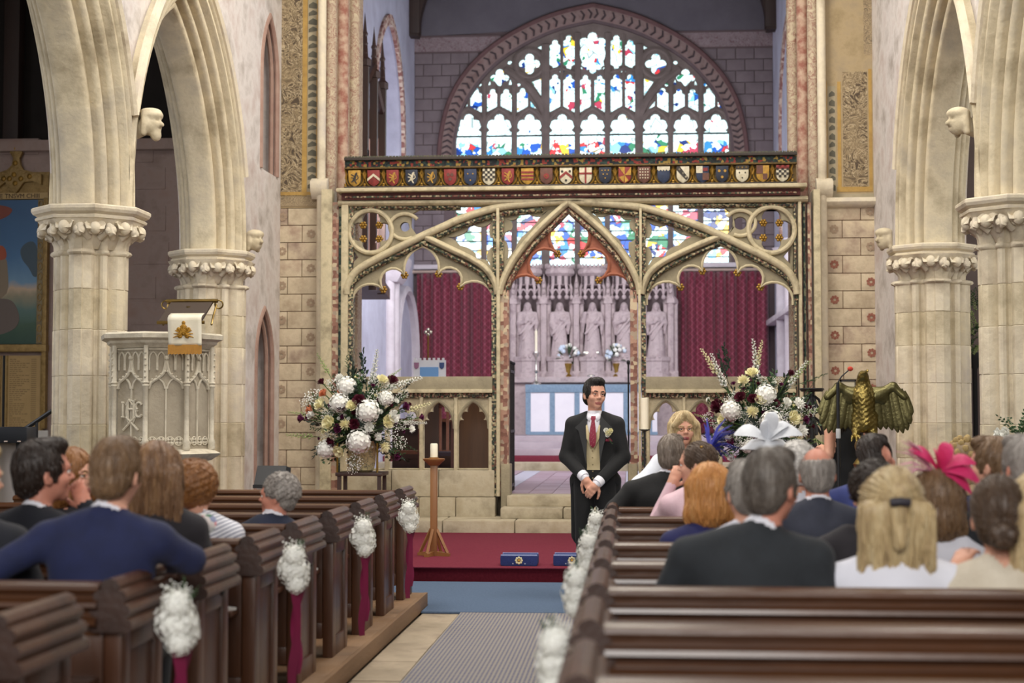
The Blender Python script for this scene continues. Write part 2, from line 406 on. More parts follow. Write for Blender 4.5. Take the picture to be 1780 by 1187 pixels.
SCROLL = swirl_mat('painted_scrollwork', H('#4a3d2f'), H('#8f7c5e'), H('#b5a486'), 8, 5.)
SCROLL2 = swirl_mat('painted_scrollwork_faded', H('#7d6c55'), H('#a08d6e'), H('#5d5142'), 8, 4.)
JAMBP = swirl_mat('jamb_faded_painting', H('#b8a98f'), H('#a08a78'), H('#8a5f52'), 16, 1.5)
# ================================================================ floors
def slab(name, x0, x1, y0, y1, z0, z1, m, parent=None, bevel=.006, kind=None):
    o = obj(name, MB().box(x0, x1, y0, y1, z0, z1), m, parent, bevel=bevel)
    if kind: o['kind'] = kind
    return o
floor = slab('floor', -9.5, 7.5, -3, 18.4, -.3, -.02, PAVEJ, bevel=0, kind='structure')
random.seed(3)
y = 3.0
while y < 14.0:                                     # paving beside the pew kerb
    l = random.uniform(.55, .85)
    for xa, xb in ((-1.595, -1.30), (-.40, -.20)):
        slab('paving_slab', xa+.006, xb-.006, y+.006, min(y+l, 14.0)-.006, -.06, random.uniform(-.004, .002), PAVE, floor, .008)
    y += l
for xa in (-4.2, -3.4, -2.6, -1.8, -1.0, -.2, .6, 1.4, 2.2):
    slab('paving_slab', xa+.006, xa+.79, 12.35, 13.1, -.06, -.004, PAVE, floor, .008); slab('paving_slab', xa+.006, xa+.79, 13.11, 14.0, -.06, -.004, PAVE, floor, .008)
# woven runner
def runner_mat():
    m = bpy.data.materials.new('blue_lattice_weave'); m.use_nodes = True; n = m.node_tree.nodes; L = m.node_tree.links.new; b = n['Principled BSDF']; b.inputs['Roughness'].default_value = .95; b.inputs['Specular IOR Level'].default_value = .1
    tc = n.new('ShaderNodeTexCoord'); sp = n.new('ShaderNodeSeparateXYZ'); L(tc.outputs['Object'], sp.inputs[0])
    def mth(op, a, bb=None, c=None):
        k = n.new('ShaderNodeMath'); k.operation = op
        for i, q in enumerate((a, bb, c)):
            if q is None: continue
            if isinstance(q, (int, float)): k.inputs[i].default_value = q
            else: L(q, k.inputs[i])
        return k.outputs[0]
    fx = mth('PINGPONG', mth('MULTIPLY', sp.outputs[0], 1/.026), .5); fy = mth('PINGPONG', mth('MULTIPLY', sp.outputs[1], 1/.05), .5)
    d = mth('ADD', mth('MULTIPLY', fx, fx), mth('MULTIPLY', fy, fy)); dot = mth('LESS_THAN', d, .085)
    row = mth('GREATER_THAN', mth('PINGPONG', mth('MULTIPLY', sp.outputs[1], 1/.1), .5), .02)
    mx = n.new('ShaderNodeMix'); mx.data_type = 'RGBA'; mx.inputs[6].default_value = (*H('#8d8781'), 1); mx.inputs[7].default_value = (*H('#39426a'), 1)
    L(mth('MULTIPLY', dot, row), mx.inputs[0]); L(mx.outputs[2], b.inputs['Base Color']); return m
r = tag(obj('aisle_runner', MB().box(-1.29, -.41, 3, 11.85, 0, .012), runner_mat()), 'blue and beige lattice woven runner along the aisle between the pews', 'runner')
BLUEC = mat('blue_carpet_pile', H('#64748b'), H('#54647c'), .98, sc=60, bump=.5, bsc=260, spec=.05)
tag(obj('blue_carpet', MB().prism([(-1.595, 11.86), (2.9, 11.86), (2.9, 14.02), (-4.0, 14.02), (-4.0, 12.3), (-1.595, 12.3)], 0, .014, 'Z'), BLUEC), 'plain blue carpet across the front of the red platform', 'carpet')
REDC = mat('crimson_carpet_pile', H('#7b3742'), H('#69293a'), .97, sc=40, bump=.4, bsc=260, spec=.05)
REDD = mat('crimson_carpet_edge', H('#5c1d27'), H('#48151e'), .97, sc=40, bump=.4, bsc=260, spec=.05)
plat = thing('carpeted_platform', 'low crimson carpeted platform in front of the stone screen', 'platform', (-.7, 14.06, 0), world=True)
obj('platform_body', MB().box(-4.1, 2.9, 14.06, 18.3, 0, .13), REDD, plat)
obj('carpet_top', MB().box(-4.1, 2.9, 14.035, 18.2, .13, .142), REDC, plat, bevel=.004)
# stone steps into the chancel
for i, (ya, z0, z1) in enumerate(((18.2, .0, .28), (18.55, .28, .41), (18.85, .41, .545))):
    o = thing('trim_%d' % (i+1), None, None, kind='structure')
    xs = [-4.3, -3.1, -2.2, -1.35, -.35, .55, 1.6, 3.0] if i == 0 else ([-1.55, -.8, .05] if i == 1 else [-1.5, -.62, .0])
    for a, b_ in zip(xs, xs[1:]): slab('step_stone', a+.003, b_-.003, ya+random.uniform(-.008, .008), 19.35, z0 if i else 0, z1+random.uniform(-.004, .004), STEPM, o, .022)
# ================================================================ arcades
def wall_plate(name, loops, X, d, m, kind='structure'):
    return tag(plate(name, loops, X, d, m, axis='X'), kind=kind)
SPR, RISE = 3.36, 2.35
PIERY = (10.0, 13.65, 17.3)
NA, NB_, DA, DB = PXX(456, 150, -4.42).y, PXX(481, 150, -4.42).y, PXX(445, 650, -4.43).y, PXX(471, 650, -4.43).y
def arcade(side, XC, face):
    s = 1 if side == 'left' else -1      # towards the nave
    outer = [(6, 3.40), (6, 8.8), (19.4, 8.8), (19.4, .0), (17.72, .0), (17.72, 3.40)]
    holes = []; arches = []
    for a, b_ in ((PIERY[0]+.36, PIERY[1]-.36), (PIERY[1]+.36, PIERY[2]-.36)):
        pa = ptarch(a-.30, b_+.30, SPR, RISE+.42, 14); arches.append(ptarch(a, b_, SPR, RISE, 16))
        holes.append(pa)
    lp = [(6, SPR+.0), (6, 8.8), (19.42, 8.8), (19.42, 0), (17.7, 0), (17.7, SPR)] + list(reversed(holes[1])) + list(reversed(holes[0]))
    hs = []
    if side == 'left':
        hs = [[(NA, 4.5), (NB_, 4.5)] + list(reversed(ptarch(NA, NB_, 5.7, .75, 6))), [(DA, .4), (DB, .4)] + list(reversed(ptarch(DA, DB, 2.15, .66, 6)))]
    w = wall_plate('wall_'+side, [lp]+hs, XC-.36 if s > 0 else XC-.27, .63, PLASTER)
    sk = .03 if s > 0 else -.018; SHEAR = Matrix(((1, sk, 0, -sk*17.3), (0, 1, 0, 0), (0, 0, 1, 0), (0, 0, 0, 1)))
    mats = STONE2
    # moulded orders: soffit fillet, rolls and hollows out to the wall face
    def prof():
        half = [(-.02, .06), (-.02, .12), (.0, .145), (.03, .15), (.05, .12), (.085, .11), (.10, .13), (.085, .18), (.085, .20), (.10, .225), (.13, .23), (.15, .20), (.19, .185), (.205, .205), (.19, .26), (.19, .28), (.21, .30), (.24, .305), (.255, .27), (.29, .26), (.305, .28), (.295, .34), (.31, .362), (.345, .362), (.355, .335), (.375, .335), (.38, .37), (.40, .385), (.42, .362), (.46, .362)]
        return [(n, t) for n, t in half] + [(n, -t) for n, t in reversed(half)]
    for pth in arches:
        path = [(u, v) for u, v in pth]
        mb = MB(); mb.sweep(path, prof(), lambda u, v, t: (XC+t, u, v))
        obj('arch_moulding', mb, mats, w, smooth=50)
        hood = MB(); hood.sweep(path[4:-4], [(.43, .35), (.43, .40), (.47, .42), (.51, .40), (.51, .35)], lambda u, v, t: (XC+s*t, u, v))
        obj('hood_mould', hood, STONE, w, smooth=50)
    if side == 'left':
        for (a, b_, v0, rs, zb, nm) in ((NA, NB_, 5.7, .75, 4.5, 'niche_frame'), (DA, DB, 2.15, .66, .4, 'doorway_frame')):
            p = [(a, zb)]+ptarch(a, b_, v0, rs, 8)+[(b_, zb)]
            mb = MB()
            for off, t, rr in ((.0, .265, .035), (-.06, .21, .03)):
                mb.sweep(p, [(off+rr*cos(q), t+rr*sin(q)) for q in [2*pi*i/8 for i in range(8)]], lambda u, v, t_: (XC+t_, u, v))
            obj(nm, mb, mat('faded_red_stone', H('#a58a7c'), H('#8a6a5f'), .85, sc=5, bump=.3), w)
            obj(nm.replace('frame', 'back'), MB().prism([(u, v) for u, v in p], XC-.1, XC-.16, 'X'), mat('dark_niche_plaster', H('#6f6359'), H('#57493f'), .9, sc=4), w)
    for o in [w]+list(w.children): o.data.transform(SHEAR)
    return w
# ---- piers
def pier_section(r, k=1.):
    pts = []
    for q in range(4):
        a0 = q*pi/2
        # big filleted shaft, hollow, small shaft
        for a, rr in ((-27, .245), (-25, .285), (-20, .32), (-12, .34), (-7, .345), (-6, .362), (6, .362), (7, .345), (12, .34), (20, .32), (25, .285), (27, .245), (31, .235), (35, .25), (37, .285), (41, .305), (45, .31), (49, .305), (53, .285), (55, .25), (59, .235)):
            pts.append((rr*r/.362*cos(a0+R(a)), rr*r/.362*sin(a0+R(a))))
    return pts
def octo(r): return [(r/cos(pi/8)*cos(pi/8+pi/4*i), r/cos(pi/8)*sin(pi/8+pi/4*i)) for i in range(8)]
def morph_ring(sec, k, z, oct_=0., ro=.4):
    out = []
    for x, y in sec:
        a = atan2(y, x); rr = math.hypot(x, y)*k; q = (a+pi/8) % (pi/4)-pi/8; ro_ = ro/cos(q)
        rr = rr*(1-oct_)+ro_*oct_; out.append((rr*cos(a), rr*sin(a), z))
    return out
_pier = {}
def pier_meshes():
    sec = pier_section(.335)
    sh = MB(); zs = [.62, 1.02, 1.42, 1.83, 2.25, 2.62, 2.96]
    for i, (za, zb) in enumerate(zip([.60, 1.05, 1.43, 1.86, 2.27, 2.63], [1.05, 1.43, 1.86, 2.27, 2.63, 2.97])):
        sh = MB(); k_ = 1+(.006 if i % 2 else -.002)
        sh.loft([[(x*q, y*q, z) for x, y in sec] for z, q in ((za, k_-.022), (za+.006, k_), (zb-.006, k_), (zb, k_-.022))]); _pier['shaft_stone%d' % i] = mesh_of(sh, 'shaft_stone', 30, ((STONE, STONE2)[i in (1, 4)],))
    nk = MB(); nk.loft([morph_ring(sec, k, z) for k, z in ((1., 2.93), (1.07, 2.94), (1.10, 2.955), (1.07, 2.975), (1., 2.985))]); _pier['necking'] = mesh_of(nk, 'necking', 50, (STONE,))
    bl = MB(); bl.loft([morph_ring(sec, k, z, o, .44) for k, z, o in ((1, 2.97, 0), (1.0, 3.03, .05), (1.05, 3.12, .3), (1.2, 3.2, .75), (1.25, 3.245, 1))]); _pier['bell'] = mesh_of(bl, 'bell', 50, (STONE,))
    ab = MB(); ab.loft([[(x, y, z) for x, y in octo(r)] for r, z in ((.42, 3.235), (.45, 3.245), (.455, 3.265), (.435, 3.28), (.47, 3.30), (.485, 3.325), (.485, 3.35), (.47, 3.362))]); _pier['abacus'] = mesh_of(ab, 'abacus', 25, (STONE,))
    bs = MB(); bs.loft([morph_ring(sec, k, z, o, ro) for k, z, o, ro in ((1, .66, 0, .4), (1.06, .63, 0, .4), (1.1, .60, 0, .4), (1.02, .57, 0, .4), (1.12, .54, .1, .42), (1.2, .5, .3, .42), (1.2, .46, .4, .42))]); _pier['base_moulding'] = mesh_of(bs, 'base_moulding', 50, (STONE,))
    pl = MB(); pl.loft([[(x, y, z) for x, y in octo(r)] for r, z in ((.46, .47), (.47, .44), (.47, .28), (.52, .25), (.53, .22), (.53, .0))]); _pier['plinth'] = mesh_of(pl, 'plinth', 25, (STONE2,))
    # curled leaf
    lf = MB()
    def leafring(c, w, d, tilt): return [(c[0]+w*cos(2*pi*i/8), c[1]+d*sin(2*pi*i/8)*cos(tilt), c[2]+d*sin(2*pi*i/8)*sin(tilt)) for i in range(8)]
    sp = [(0, -.02, 0), (0, .012, .05), (0, .045, .10), (0, .085, .135), (0, .12, .13), (0, .128, .10), (0, .105, .082), (0, .085, .098)]
    lf.loft([leafring(c, w, d, t) for c, w, d, t in zip(sp, (.03, .045, .055, .062, .06, .052, .04, .02), (.02, .022, .024, .026, .026, .024, .02, .012), (0, .3, .7, 1.3, 2.2, 3., 3.8, 4.5))])
    for sx in (-1, 1):
        ar = [(sx*.03, .04, .06), (sx*.065, .075, .10), (sx*.095, .095, .105), (sx*.10, .10, .08), (sx*.08, .095, .07)]
        lf.tube(ar, [.022, .026, .026, .022, .012], 7)
        lf.ball((sx*.075, .105, .092), .022, 7, 5)
    lf.ball((0, .12, .105), .035, 8, 6)
    _pier['leaf_curl'] = mesh_of(lf, 'leaf_curl', 60, (STONE,))
def pier(XC, YC, label, k=1.):
    if not _pier: pier_meshes()
    p = thing('stone_pier', label, 'pier', (XC, YC, 0)); kc = .94 if k > 1 else 1
    for i in range(6): link('shaft_stone', _pier['shaft_stone%d' % i], p, None, None, (k, k, 1))
    for q in ('necking', 'bell', 'abacus', 'base_moulding', 'plinth'): e = kc if q == 'abacus' else (1+(k-1)*.4 if q == 'plinth' else k if q != 'bell' else 1+(k-1)*.3); link(q, _pier[q], p, None, None, (e, e, 1))
    for i in range(10):
        a = 2*pi*i/10+.1; rr = .275*(1+(k-1)*.5)
        link('leaf_curl', _pier['leaf_curl'], p, (rr*cos(a), rr*sin(a), 2.985), (0, 0, a-pi/2), (1.5, 1.4*kc, 1.62+.1*(i % 2)))
    return p
XL, XR = -4.736, 3.311
arcade('left', XL, XL+.36); arcade('right', XR, XR-.36)
pier(-4.848, PIERY[1], 'clustered stone pier with leafy capital beside the gilt framed painting')
pier(XL, PIERY[2], 'clustered stone pier with leafy capital rising behind the carved pulpit', 1.16)
pier(XR, PIERY[2], 'clustered stone pier with leafy capital behind the brass eagle lectern', 1.2)
pier(3.345, PIERY[1], 'clustered stone pier with leafy capital beside the bun haired woman in cream')
pier(XL+.03*(10-17.3), PIERY[0], 'clustered stone pier beside the middle pulpit side pews')
pier(XR-.018*(10-17.3), PIERY[0], 'clustered stone pier beside the front lectern side pews')
# carved heads where the hood moulds meet
def head_stop(p, face, label, beard=False):
    s = SDF(); 
    s.ell((0, 0, 0), (.075, .085, .10)).ell((0, -.03, -.03), (.06, .06, .075)).cap((0, .02, -.02), (0, .14, -.05), .06, .07)
    s.cap((0, -.08, .01), (0, -.105, -.02), .012, .018, k=.01).ell((-.03, -.078, .015), (.018, .015, .012), k=.01, sub=True).ell((.03, -.078, .015), (.018, .015, .012), k=.01, sub=True)
    s.cap((-.025, -.083, -.05), (.025, -.083, -.05), .006, k=.008, sub=True).ell((0, -.01, .06), (.09, .09, .05), k=.02)
    if beard: s.ell((0, -.05, -.10), (.045, .04, .05)).ell((0, 0, .09), (.085, .085, .03), k=.01)
    for sx in (-1, 1): s.ell((sx*.075, .0, -.01), (.02, .03, .05), k=.015).cap((sx*.06, .01, .05), (sx*.07, .02, -.09), .03, .025)
    me = s.mesh(.010, 'head_stop', (STONE2,)); o = link('carved_head_corbel', me, None, p, (0, 0, face), 1.15); tag(o, label, 'corbel'); return o
head_stop(PXX(262, 214, XL+.36), R(75), 'carved crowned bearded head at the arch foot above the painting pier', True)
head_stop(PXX(1668, 211, XR-.40), R(-72), 'carved bare head corbel between the right hand arches')
head_stop(PXX(442, 418, XL+.40), R(60), 'small worn carved head beside the pulpit pier capital')
head_stop(PXX(1538, 415, XR-.36), R(-60), 'small worn carved head beside the lectern pier capital')
# ================================================================ nave east wall with the chancel arch
YE = 19.3
def EX(px, py=600): return PY(px, py, YE)
we = thing('wall_east', None, None, kind='structure')
xl0, xl1 = EX(481).x, EX(556).x; xr0, xr1 = EX(1434).x, EX(1532).x
obj('wall_core', MB().box(xl0-.05, xl1, YE+.03, YE+.8, 0, 8.8), JOINT, we, smooth=0)
obj('wall_core', MB().box(xr0, xr1+.05, YE+.03, YE+.8, 0, 8.8), JOINT, we, smooth=0)
random.seed(11)
rosette = MB()
for i in range(8):
    a = 2*pi*i/8; c, s_ = cos(a), sin(a)
    rosette.prism([(c*.012-s_*.004, s_*.012+c*.004), (c*.034-s_*.013, s_*.034+c*.013), (c*.045, s_*.045), (c*.034+s_*.013, s_*.034-c*.013), (c*.012+s_*.004, s_*.012-c*.004)], -.003, 0, 'Y')
ROS = mesh_of(rosette, 'rosette', 0, (mat('rosette_red_paint', H('#7d3f35'), H('#9a6a57'), .9, sc=20),))
ROSF = mesh_of(rosette, 'rosette', 0, (mat('rosette_faded_paint', H('#8f7a66'), H('#a58f78'), .9, sc=20),))
zt = EX(520, 362).z; rowh = (EX(520, 430).z-EX(520, 700).z)/9
k = 0; z = zt
while z > .15:
    z0 = max(z-rowh, 0)
    for (xa, xm, xb, sd) in ((xl0, EX(524 if k % 2 else 499).x, xl1, 0), (xr0+.02, EX(1466 if k % 2 else 1498).x, xr1, 1)):
        for a, b_ in ((xa, xm), (xm, xb)):
            slab('stone_block', a+.004, b_-.004, YE-random.uniform(0, .010), YE+.06, z0+.004, z-.004, random.choice((ASHLAR, ASHLAR, ASHLAR2)), we, .006)
        cx = [(xa+xm)/2, (xm+xb)/2][(k+1) % 2] if sd else [(xa+xm)/2, (xm+xb)/2][k % 2]
        if k < 13: link('painted_rosette', ROS if (sd and 2 < k) else ROSF, we, (cx, YE-.011, (z+z0)/2), (0, random.uniform(0, .3), 0), 1.3)
    z = z0; k += 1
# moulded string over the blocks, right, and painted panels above
s1 = [(EX(1436, 366).z, 0)]
zr = EX(1480, 362).z
obj('string_course', MB().prism([(YE-.0, zr), (YE-.10, zr+.03), (YE-.13, zr+.07), (YE-.12, zr+.12), (YE+.05, zr+.14), (YE+.05, zr)], xr0+.02, xr1, 'X'), STONE, we)
def paint(name, a, b_, m, dy=.004):      # thin painted panel on the wall, pixel corners
    p, q = EX(*a), EX(*b_); return obj(name, MB().box(p.x, q.x, YE-dy, YE+.04, q.z, p.z), m, we, smooth=0)
CHEV = mat('painted_chevron', H('#8d836c'), H('#a4987f'), .85, sc=9)
zt2 = 8.8
CHD = mat('painted_chevron_dark', H('#4c4a40'), H('#625d4e'), .85, sc=9)
def chevrons(x0, y0, x1, y1):
    p, q = EX(x0, y0), EX(x1, y1); mb = MB(); z = q.z+.05; k = 0
    while z < p.z-.06:
        d = .05 if k % 2 else -.05; mb.add([(p.x+.01, YE-.008, z), (q.x-.01, YE-.008, z+d*.3), (q.x-.01, YE-.008, z+.05), ((p.x+q.x)/2, YE-.008, z+.075), (p.x+.01, YE-.008, z+.04)], [(0, 1, 2, 3, 4)]); z += .105; k += 1
    obj('painted_chevron_row', mb, CHD, we, smooth=0)['kind'] = 'stuff'
obj('painted_ground', MB().box(xl0, xl1, YE-.001, YE+.05, zt, zt2), mat('painted_ground_tan', H('#94805f'), H('#77664d'), .88, sc=5, bump=.3), we, smooth=0)
obj('painted_ground', MB().box(xr0, xr1, YE-.001, YE+.05, zr+.14, zt2), mat('painted_ground_tan_pale', H('#a08d6d'), H('#847354'), .88, sc=4, bump=.3, c3=H('#8f8069')), we, smooth=0)
paint('painted_scroll_panel', (484, -40), (527, 340), SCROLL); paint('painted_border', (527, -40), (533, 340), GOLDP, .006)
paint('painted_border', (536, -40), (551, 340), CHEV, .005); paint('painted_border', (551, -40), (556, 345), GOLDP, .006); paint('painted_border', (480, -40), (484, 330), GOLDP, .006)
paint('painted_border', (484, 334), (551, 339), GOLDP, .007); paint('painted_border', (486, 342), (550, 358), SCROLL2, .005)
paint('painted_scroll_panel', (1464, 125), (1509, 325), SCROLL); paint('painted_border', (1455, 142), (1463, 332), GOLDP, .006); paint('painted_border', (1509, 120), (1517, 332), GOLDP, .006)
paint('painted_border', (1455, 325), (1517, 333), GOLDP, .007); paint('painted_border', (1439, 150), (1454, 345), CHEV, .005); paint('painted_border', (1518, 100), (1533, 345), CHEV, .005); paint('painted_border', (1439, 337), (1530, 352), CHEV, .004); paint('painted_border', (1434, 142), (1439, 345), GOLDP, .006)
paint('painted_scroll_panel', (1500, -40), (1533, 95), SCROLL2)
for a in ((536, -40, 551, 334), (1439, 150, 1454, 337), (1518, 100, 1532, 337)): chevrons(*a)
# jambs of the chancel arch: stepped with shafts
def jamb(sgn, px0, px1):
    xa = EX(px0).x; xb = PY(px1, 200, 20.1).x; w = xb-xa
    mb = MB(); st = [(0, 0), (.22, .0), (.22, .18), (.5, .18), (.5, .42), (.78, .42), (.78, .75), (1, .75), (1, 1.1), (0, 1.1)]
    mb.prism([(xa+w*a, YE-.06+b_) for a, b_ in st], 0, 8.8, 'Z'); o = obj('arch_jamb', mb, JAMBP, we, smooth=0)
    for a, b_, r_, m in ((.12, -.03, .055, STONE), (.36, .12, .07, JAMBP), (.64, .36, .075, REDP), (.9, .68, .07, JAMBP)):
        t = MB(); t.tube([(xa+w*a, YE-.06+b_, 0), (xa+w*a, YE-.06+b_, 8.8)], r_, 12); obj('jamb_shaft', t, m, we)
    b2 = MB(); z0 = EX(px0, 326).z
    b2.loft([[(xa-sgn*.05+(w*.5)*i_, YE-.06-d, z) for i_, d in ((-.15, 0), (-.15, e), (1.0, e), (1.0, 0))] for z, e in ((z0-.16, .02), (z0-.10, .10), (z0-.02, .14), (z0+.05, .14), (z0+.10, .05))]); obj('jamb_corbel', b2, STONE, we, bevel=.01)
jamb(1, 553, 625); jamb(-1, 1437, 1371)
# ================================================================ aisles behind the arcades
wa = thing('wall_aisle_left', None, None, kind='structure')
YA = 20.2
obj('wall_face', MB().box(-9.6, XL-.36, YA, YA+.4, 0, 5.1), PINKWALL, wa, smooth=0)
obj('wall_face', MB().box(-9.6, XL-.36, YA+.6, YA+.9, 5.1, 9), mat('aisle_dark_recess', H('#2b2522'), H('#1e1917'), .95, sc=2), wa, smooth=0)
obj('sill_ledge', MB().box(-9.6, XL-.36, YA-.12, YA+.5, 5.05, 5.2), PINKWALL, wa, bevel=.02)
for px, yy in ((22, 5.2), (140, 5.2)): 
    q = PY(px, 100, YA+.3); obj('roof_post', MB().box(q.x-.11, q.x+.11, YA+.25, YA+.45, 5.2, 9), OAKD, wa, bevel=.02)
random.seed(5)
for px, py, w_, h_ in ((232, 262, .55, .32), (256, 310, .5, .3), (250, 380, .6, .34), (262, 440, .5, .3), (236, 500, .55, .3), (260, 545, .5, .3), (30, 255, .6, .22), (62, 300, .5, .25)):
    q = PY(px, py, YA); slab('stone_block', q.x-w_/2, q.x+w_/2, YA-.012, YA+.1, q.z-h_/2, q.z+h_/2, PINKWALL, wa, .012)
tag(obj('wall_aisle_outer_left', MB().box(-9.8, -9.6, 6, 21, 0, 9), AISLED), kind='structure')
wr = thing('wall_aisle_right', None, None, kind='structure')
obj('wall_face', MB().box(XR+.36, 8.0, YA, YA+.4, 0, 9), mat('south_aisle_wall', H('#7a6a66'), H('#5f5250'), .9, sc=2), wr, smooth=0)
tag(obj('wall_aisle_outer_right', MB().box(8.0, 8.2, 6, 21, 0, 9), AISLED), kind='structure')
tag(obj('ceiling_aisle_left', MB().box(-9.8, XL-.3, 8, 21, 8.9, 9.1), OAKD), kind='structure')
tag(obj('ceiling_aisle_right', MB().box(XR+.3, 8.2, 8, 21, 8.9, 9.1), OAKD), kind='structure')
# ================================================================ stone rood screen
def poly_mat(name, cols, sc, rough=.8, stretch=(1, 1, 1)):
    m = bpy.data.materials.new(name); m.use_nodes = True; n = m.node_tree.nodes; L = m.node_tree.links.new; b = n['Principled BSDF']; b.inputs['Roughness'].default_value = rough
    tc = n.new('ShaderNodeTexCoord'); mp = n.new('ShaderNodeMapping'); mp.inputs['Scale'].default_value = stretch; L(tc.outputs['Object'], mp.inputs[0])
    v = n.new('ShaderNodeTexVoronoi'); v.inputs['Scale'].default_value = sc; v.inputs['Randomness'].default_value = .55; L(mp.outputs[0], v.inputs['Vector'])
    sp = n.new('ShaderNodeSeparateColor'); L(v.outputs['Color'], sp.inputs[0])
    r = n.new('ShaderNodeValToRGB'); r.color_ramp.interpolation = 'CONSTANT'; e = r.color_ramp.elements
    e[0].position = 0; e[0].color = (*cols[0], 1); e[1].position = 1/len(cols); e[1].color = (*cols[1], 1)
    for i, c in enumerate(cols[2:]): k = e.new((i+2)/len(cols)); k.color = (*c, 1)
    L(sp.outputs[0], r.inputs[0]); L(r.outputs[0], b.inputs['Base Color'])
    bp = n.new('ShaderNodeBump'); bp.inputs['Strength'].default_value = .4; bp.inputs['Distance'].default_value = .01; L(v.outputs['Distance'], bp.inputs['Height']); L(bp.outputs[0], b.inputs['Normal'])
    _M[name] = m; return m
CREAM = mat('screen_cream_stone', H('#bfb293'), H('#948970'), .8, sc=6, bump=.25, bsc=40, c3=H('#a69a80'), contrast=.2)
SGREY = mat('screen_grey_stone', H('#9b9076'), H('#7d745f'), .8, sc=6, bump=.25, bsc=40)
BEADG = poly_mat('bead_green_cream', [H('#3a4237'), H('#b3a684'), H('#47523f'), H('#2c2a26'), H('#6e4a3c'), H('#91866a')], 46)
BEADR = poly_mat('bead_red_cream', [H('#6b3c33'), H('#b9a98a'), H('#84594c'), H('#3c3029'), H('#a58f74'), H('#4f5a49')], 44)
FOLG = poly_mat('painted_leaf_green', [H('#40524a'), H('#2f3f3a'), H('#7d8067'), H('#36473f'), H('#8d8a70')], 30)
FOLR = poly_mat('painted_leaf_red', [H('#8a6355'), H('#a3806d'), H('#b7a58a'), H('#755044'), H('#9b8a78')], 22)
BLK = mat('screen_dark_paint', H('#2b2622'), H('#3b302a'), .7, sc=12)
REDCOVE = mat('screen_oxblood_cove', H('#5d2723'), H('#43201d'), .7, sc=10)
RUST = mat('cusp_rust_paint', H('#9a5a3f'), H('#7b4331'), .7, sc=9, bump=.2)
GILT = mat('gilded_carving', H('#b78f3c'), H('#80602a'), .45, metal=.55, sc=14)
GILTD = mat('old_gilt_ground', H('#6e5629'), H('#453519'), .6, metal=.3, sc=16, bump=.4, bsc=60)
FRIEZE = poly_mat('cresting_polychrome', [H('#1f2a27'), H('#1a1f22'), H('#7b2c25'), H('#263a34'), H('#8d7436'), H('#15181b')], 34)
YS = 19.05
def S(px, py, Y=YS): p = PY(px, py, Y); return (p.x, p.z)
def SS(pts, Y=YS): return [S(a, b, Y) for a, b in pts]
scr = thing('rood_screen', 'painted stone rood screen with tracery arches and heraldic cornice', 'screen', (-.76, YS, 0), world=True)
def rib(name, px, w0, w1, d0, d1, m, closed=False, smooth=5, Y=YS):
    """moulding swept along a pixel polyline on the screen plane; w0,w1 offsets in metres across, d0,d1 depth"""
    path = spl(SS(px, Y), smooth) if smooth else SS(px, Y)
    wm = (w0+w1)/2; mb = MB(); mb.sweep(path, [(w0, Y-d0+.02), (w0+.012, Y-d0), (wm-.006, Y-d0-.016), (wm+.006, Y-d0-.016), (w1-.012, Y-d0), (w1, Y-d0+.02), (w1, Y+d1), (w0, Y+d1)], lambda u, v, t: (u, t, v))
    return obj(name, mb, m, scr, smooth=35)
gL = [(603, 512), (606, 495), (622, 471), (659, 449), (699, 429), (733, 412), (771, 395), (808, 379), (870, 361), (944, 353), (988, 350)]
gR = [(988, 350), (1029, 353), (1111, 361), (1166, 376), (1215, 394), (1255, 411), (1290, 428), (1337, 451), (1366, 470), (1382, 494), (1385, 512)]
rib('great_arch_rib', gL, -.045, .045, .10, .12, CREAM); rib('great_arch_rib', gR, -.045, .045, .10, .12, CREAM)
rib('beaded_band', [(a, b+11) for a, b in gL[:-1]], -.038, .03, .05, .10, BEADG); rib('beaded_band', [(a, b+11) for a, b in gR[1:]], -.038, .03, .05, .10, BEADG)
sL = [(741, 413), (783, 433), (820, 451), (845, 468), (861, 492), (865, 512)]; sR = [(1252, 411), (1215, 426), (1178, 443), (1148, 459), (1128, 477), (1119, 498), (1116, 512)]
rib('side_arch_rib', sL, -.04, .04, .085, .12, CREAM); rib('side_arch_rib', sR[::-1], -.04, .04, .085, .12, CREAM)
rib('beaded_band', [(a-6, b+9) for a, b in sL[:-1]], -.035, .025, .045, .10, BEADG); rib('beaded_band', [(a+6, b+9) for a, b in sR[-2::-1]], -.035, .025, .045, .10, BEADG)
cL = [(869, 512), (873, 494), (884, 469), (900, 443), (924, 413), (956, 381), (988, 353)]; cR = [(988, 353), (1014, 373), (1049, 404), (1079, 438), (1098, 468), (1109, 494), (1112, 512)]
rib('centre_arch_rib', cL, -.04, .04, .11, .12, CREAM); rib('centre_arch_rib', cR, -.04, .04, .11, .12, CREAM)
rib('beaded_band', [(a+8, b+7) for a, b in cL[:-1]]+[(988, 363)], -.04, .025, .06, .10, BEADR); rib('beaded_band', [(988, 363)]+[(a-8, b+7) for a, b in cR[1:]], -.04, .025, .06, .10, BEADR)
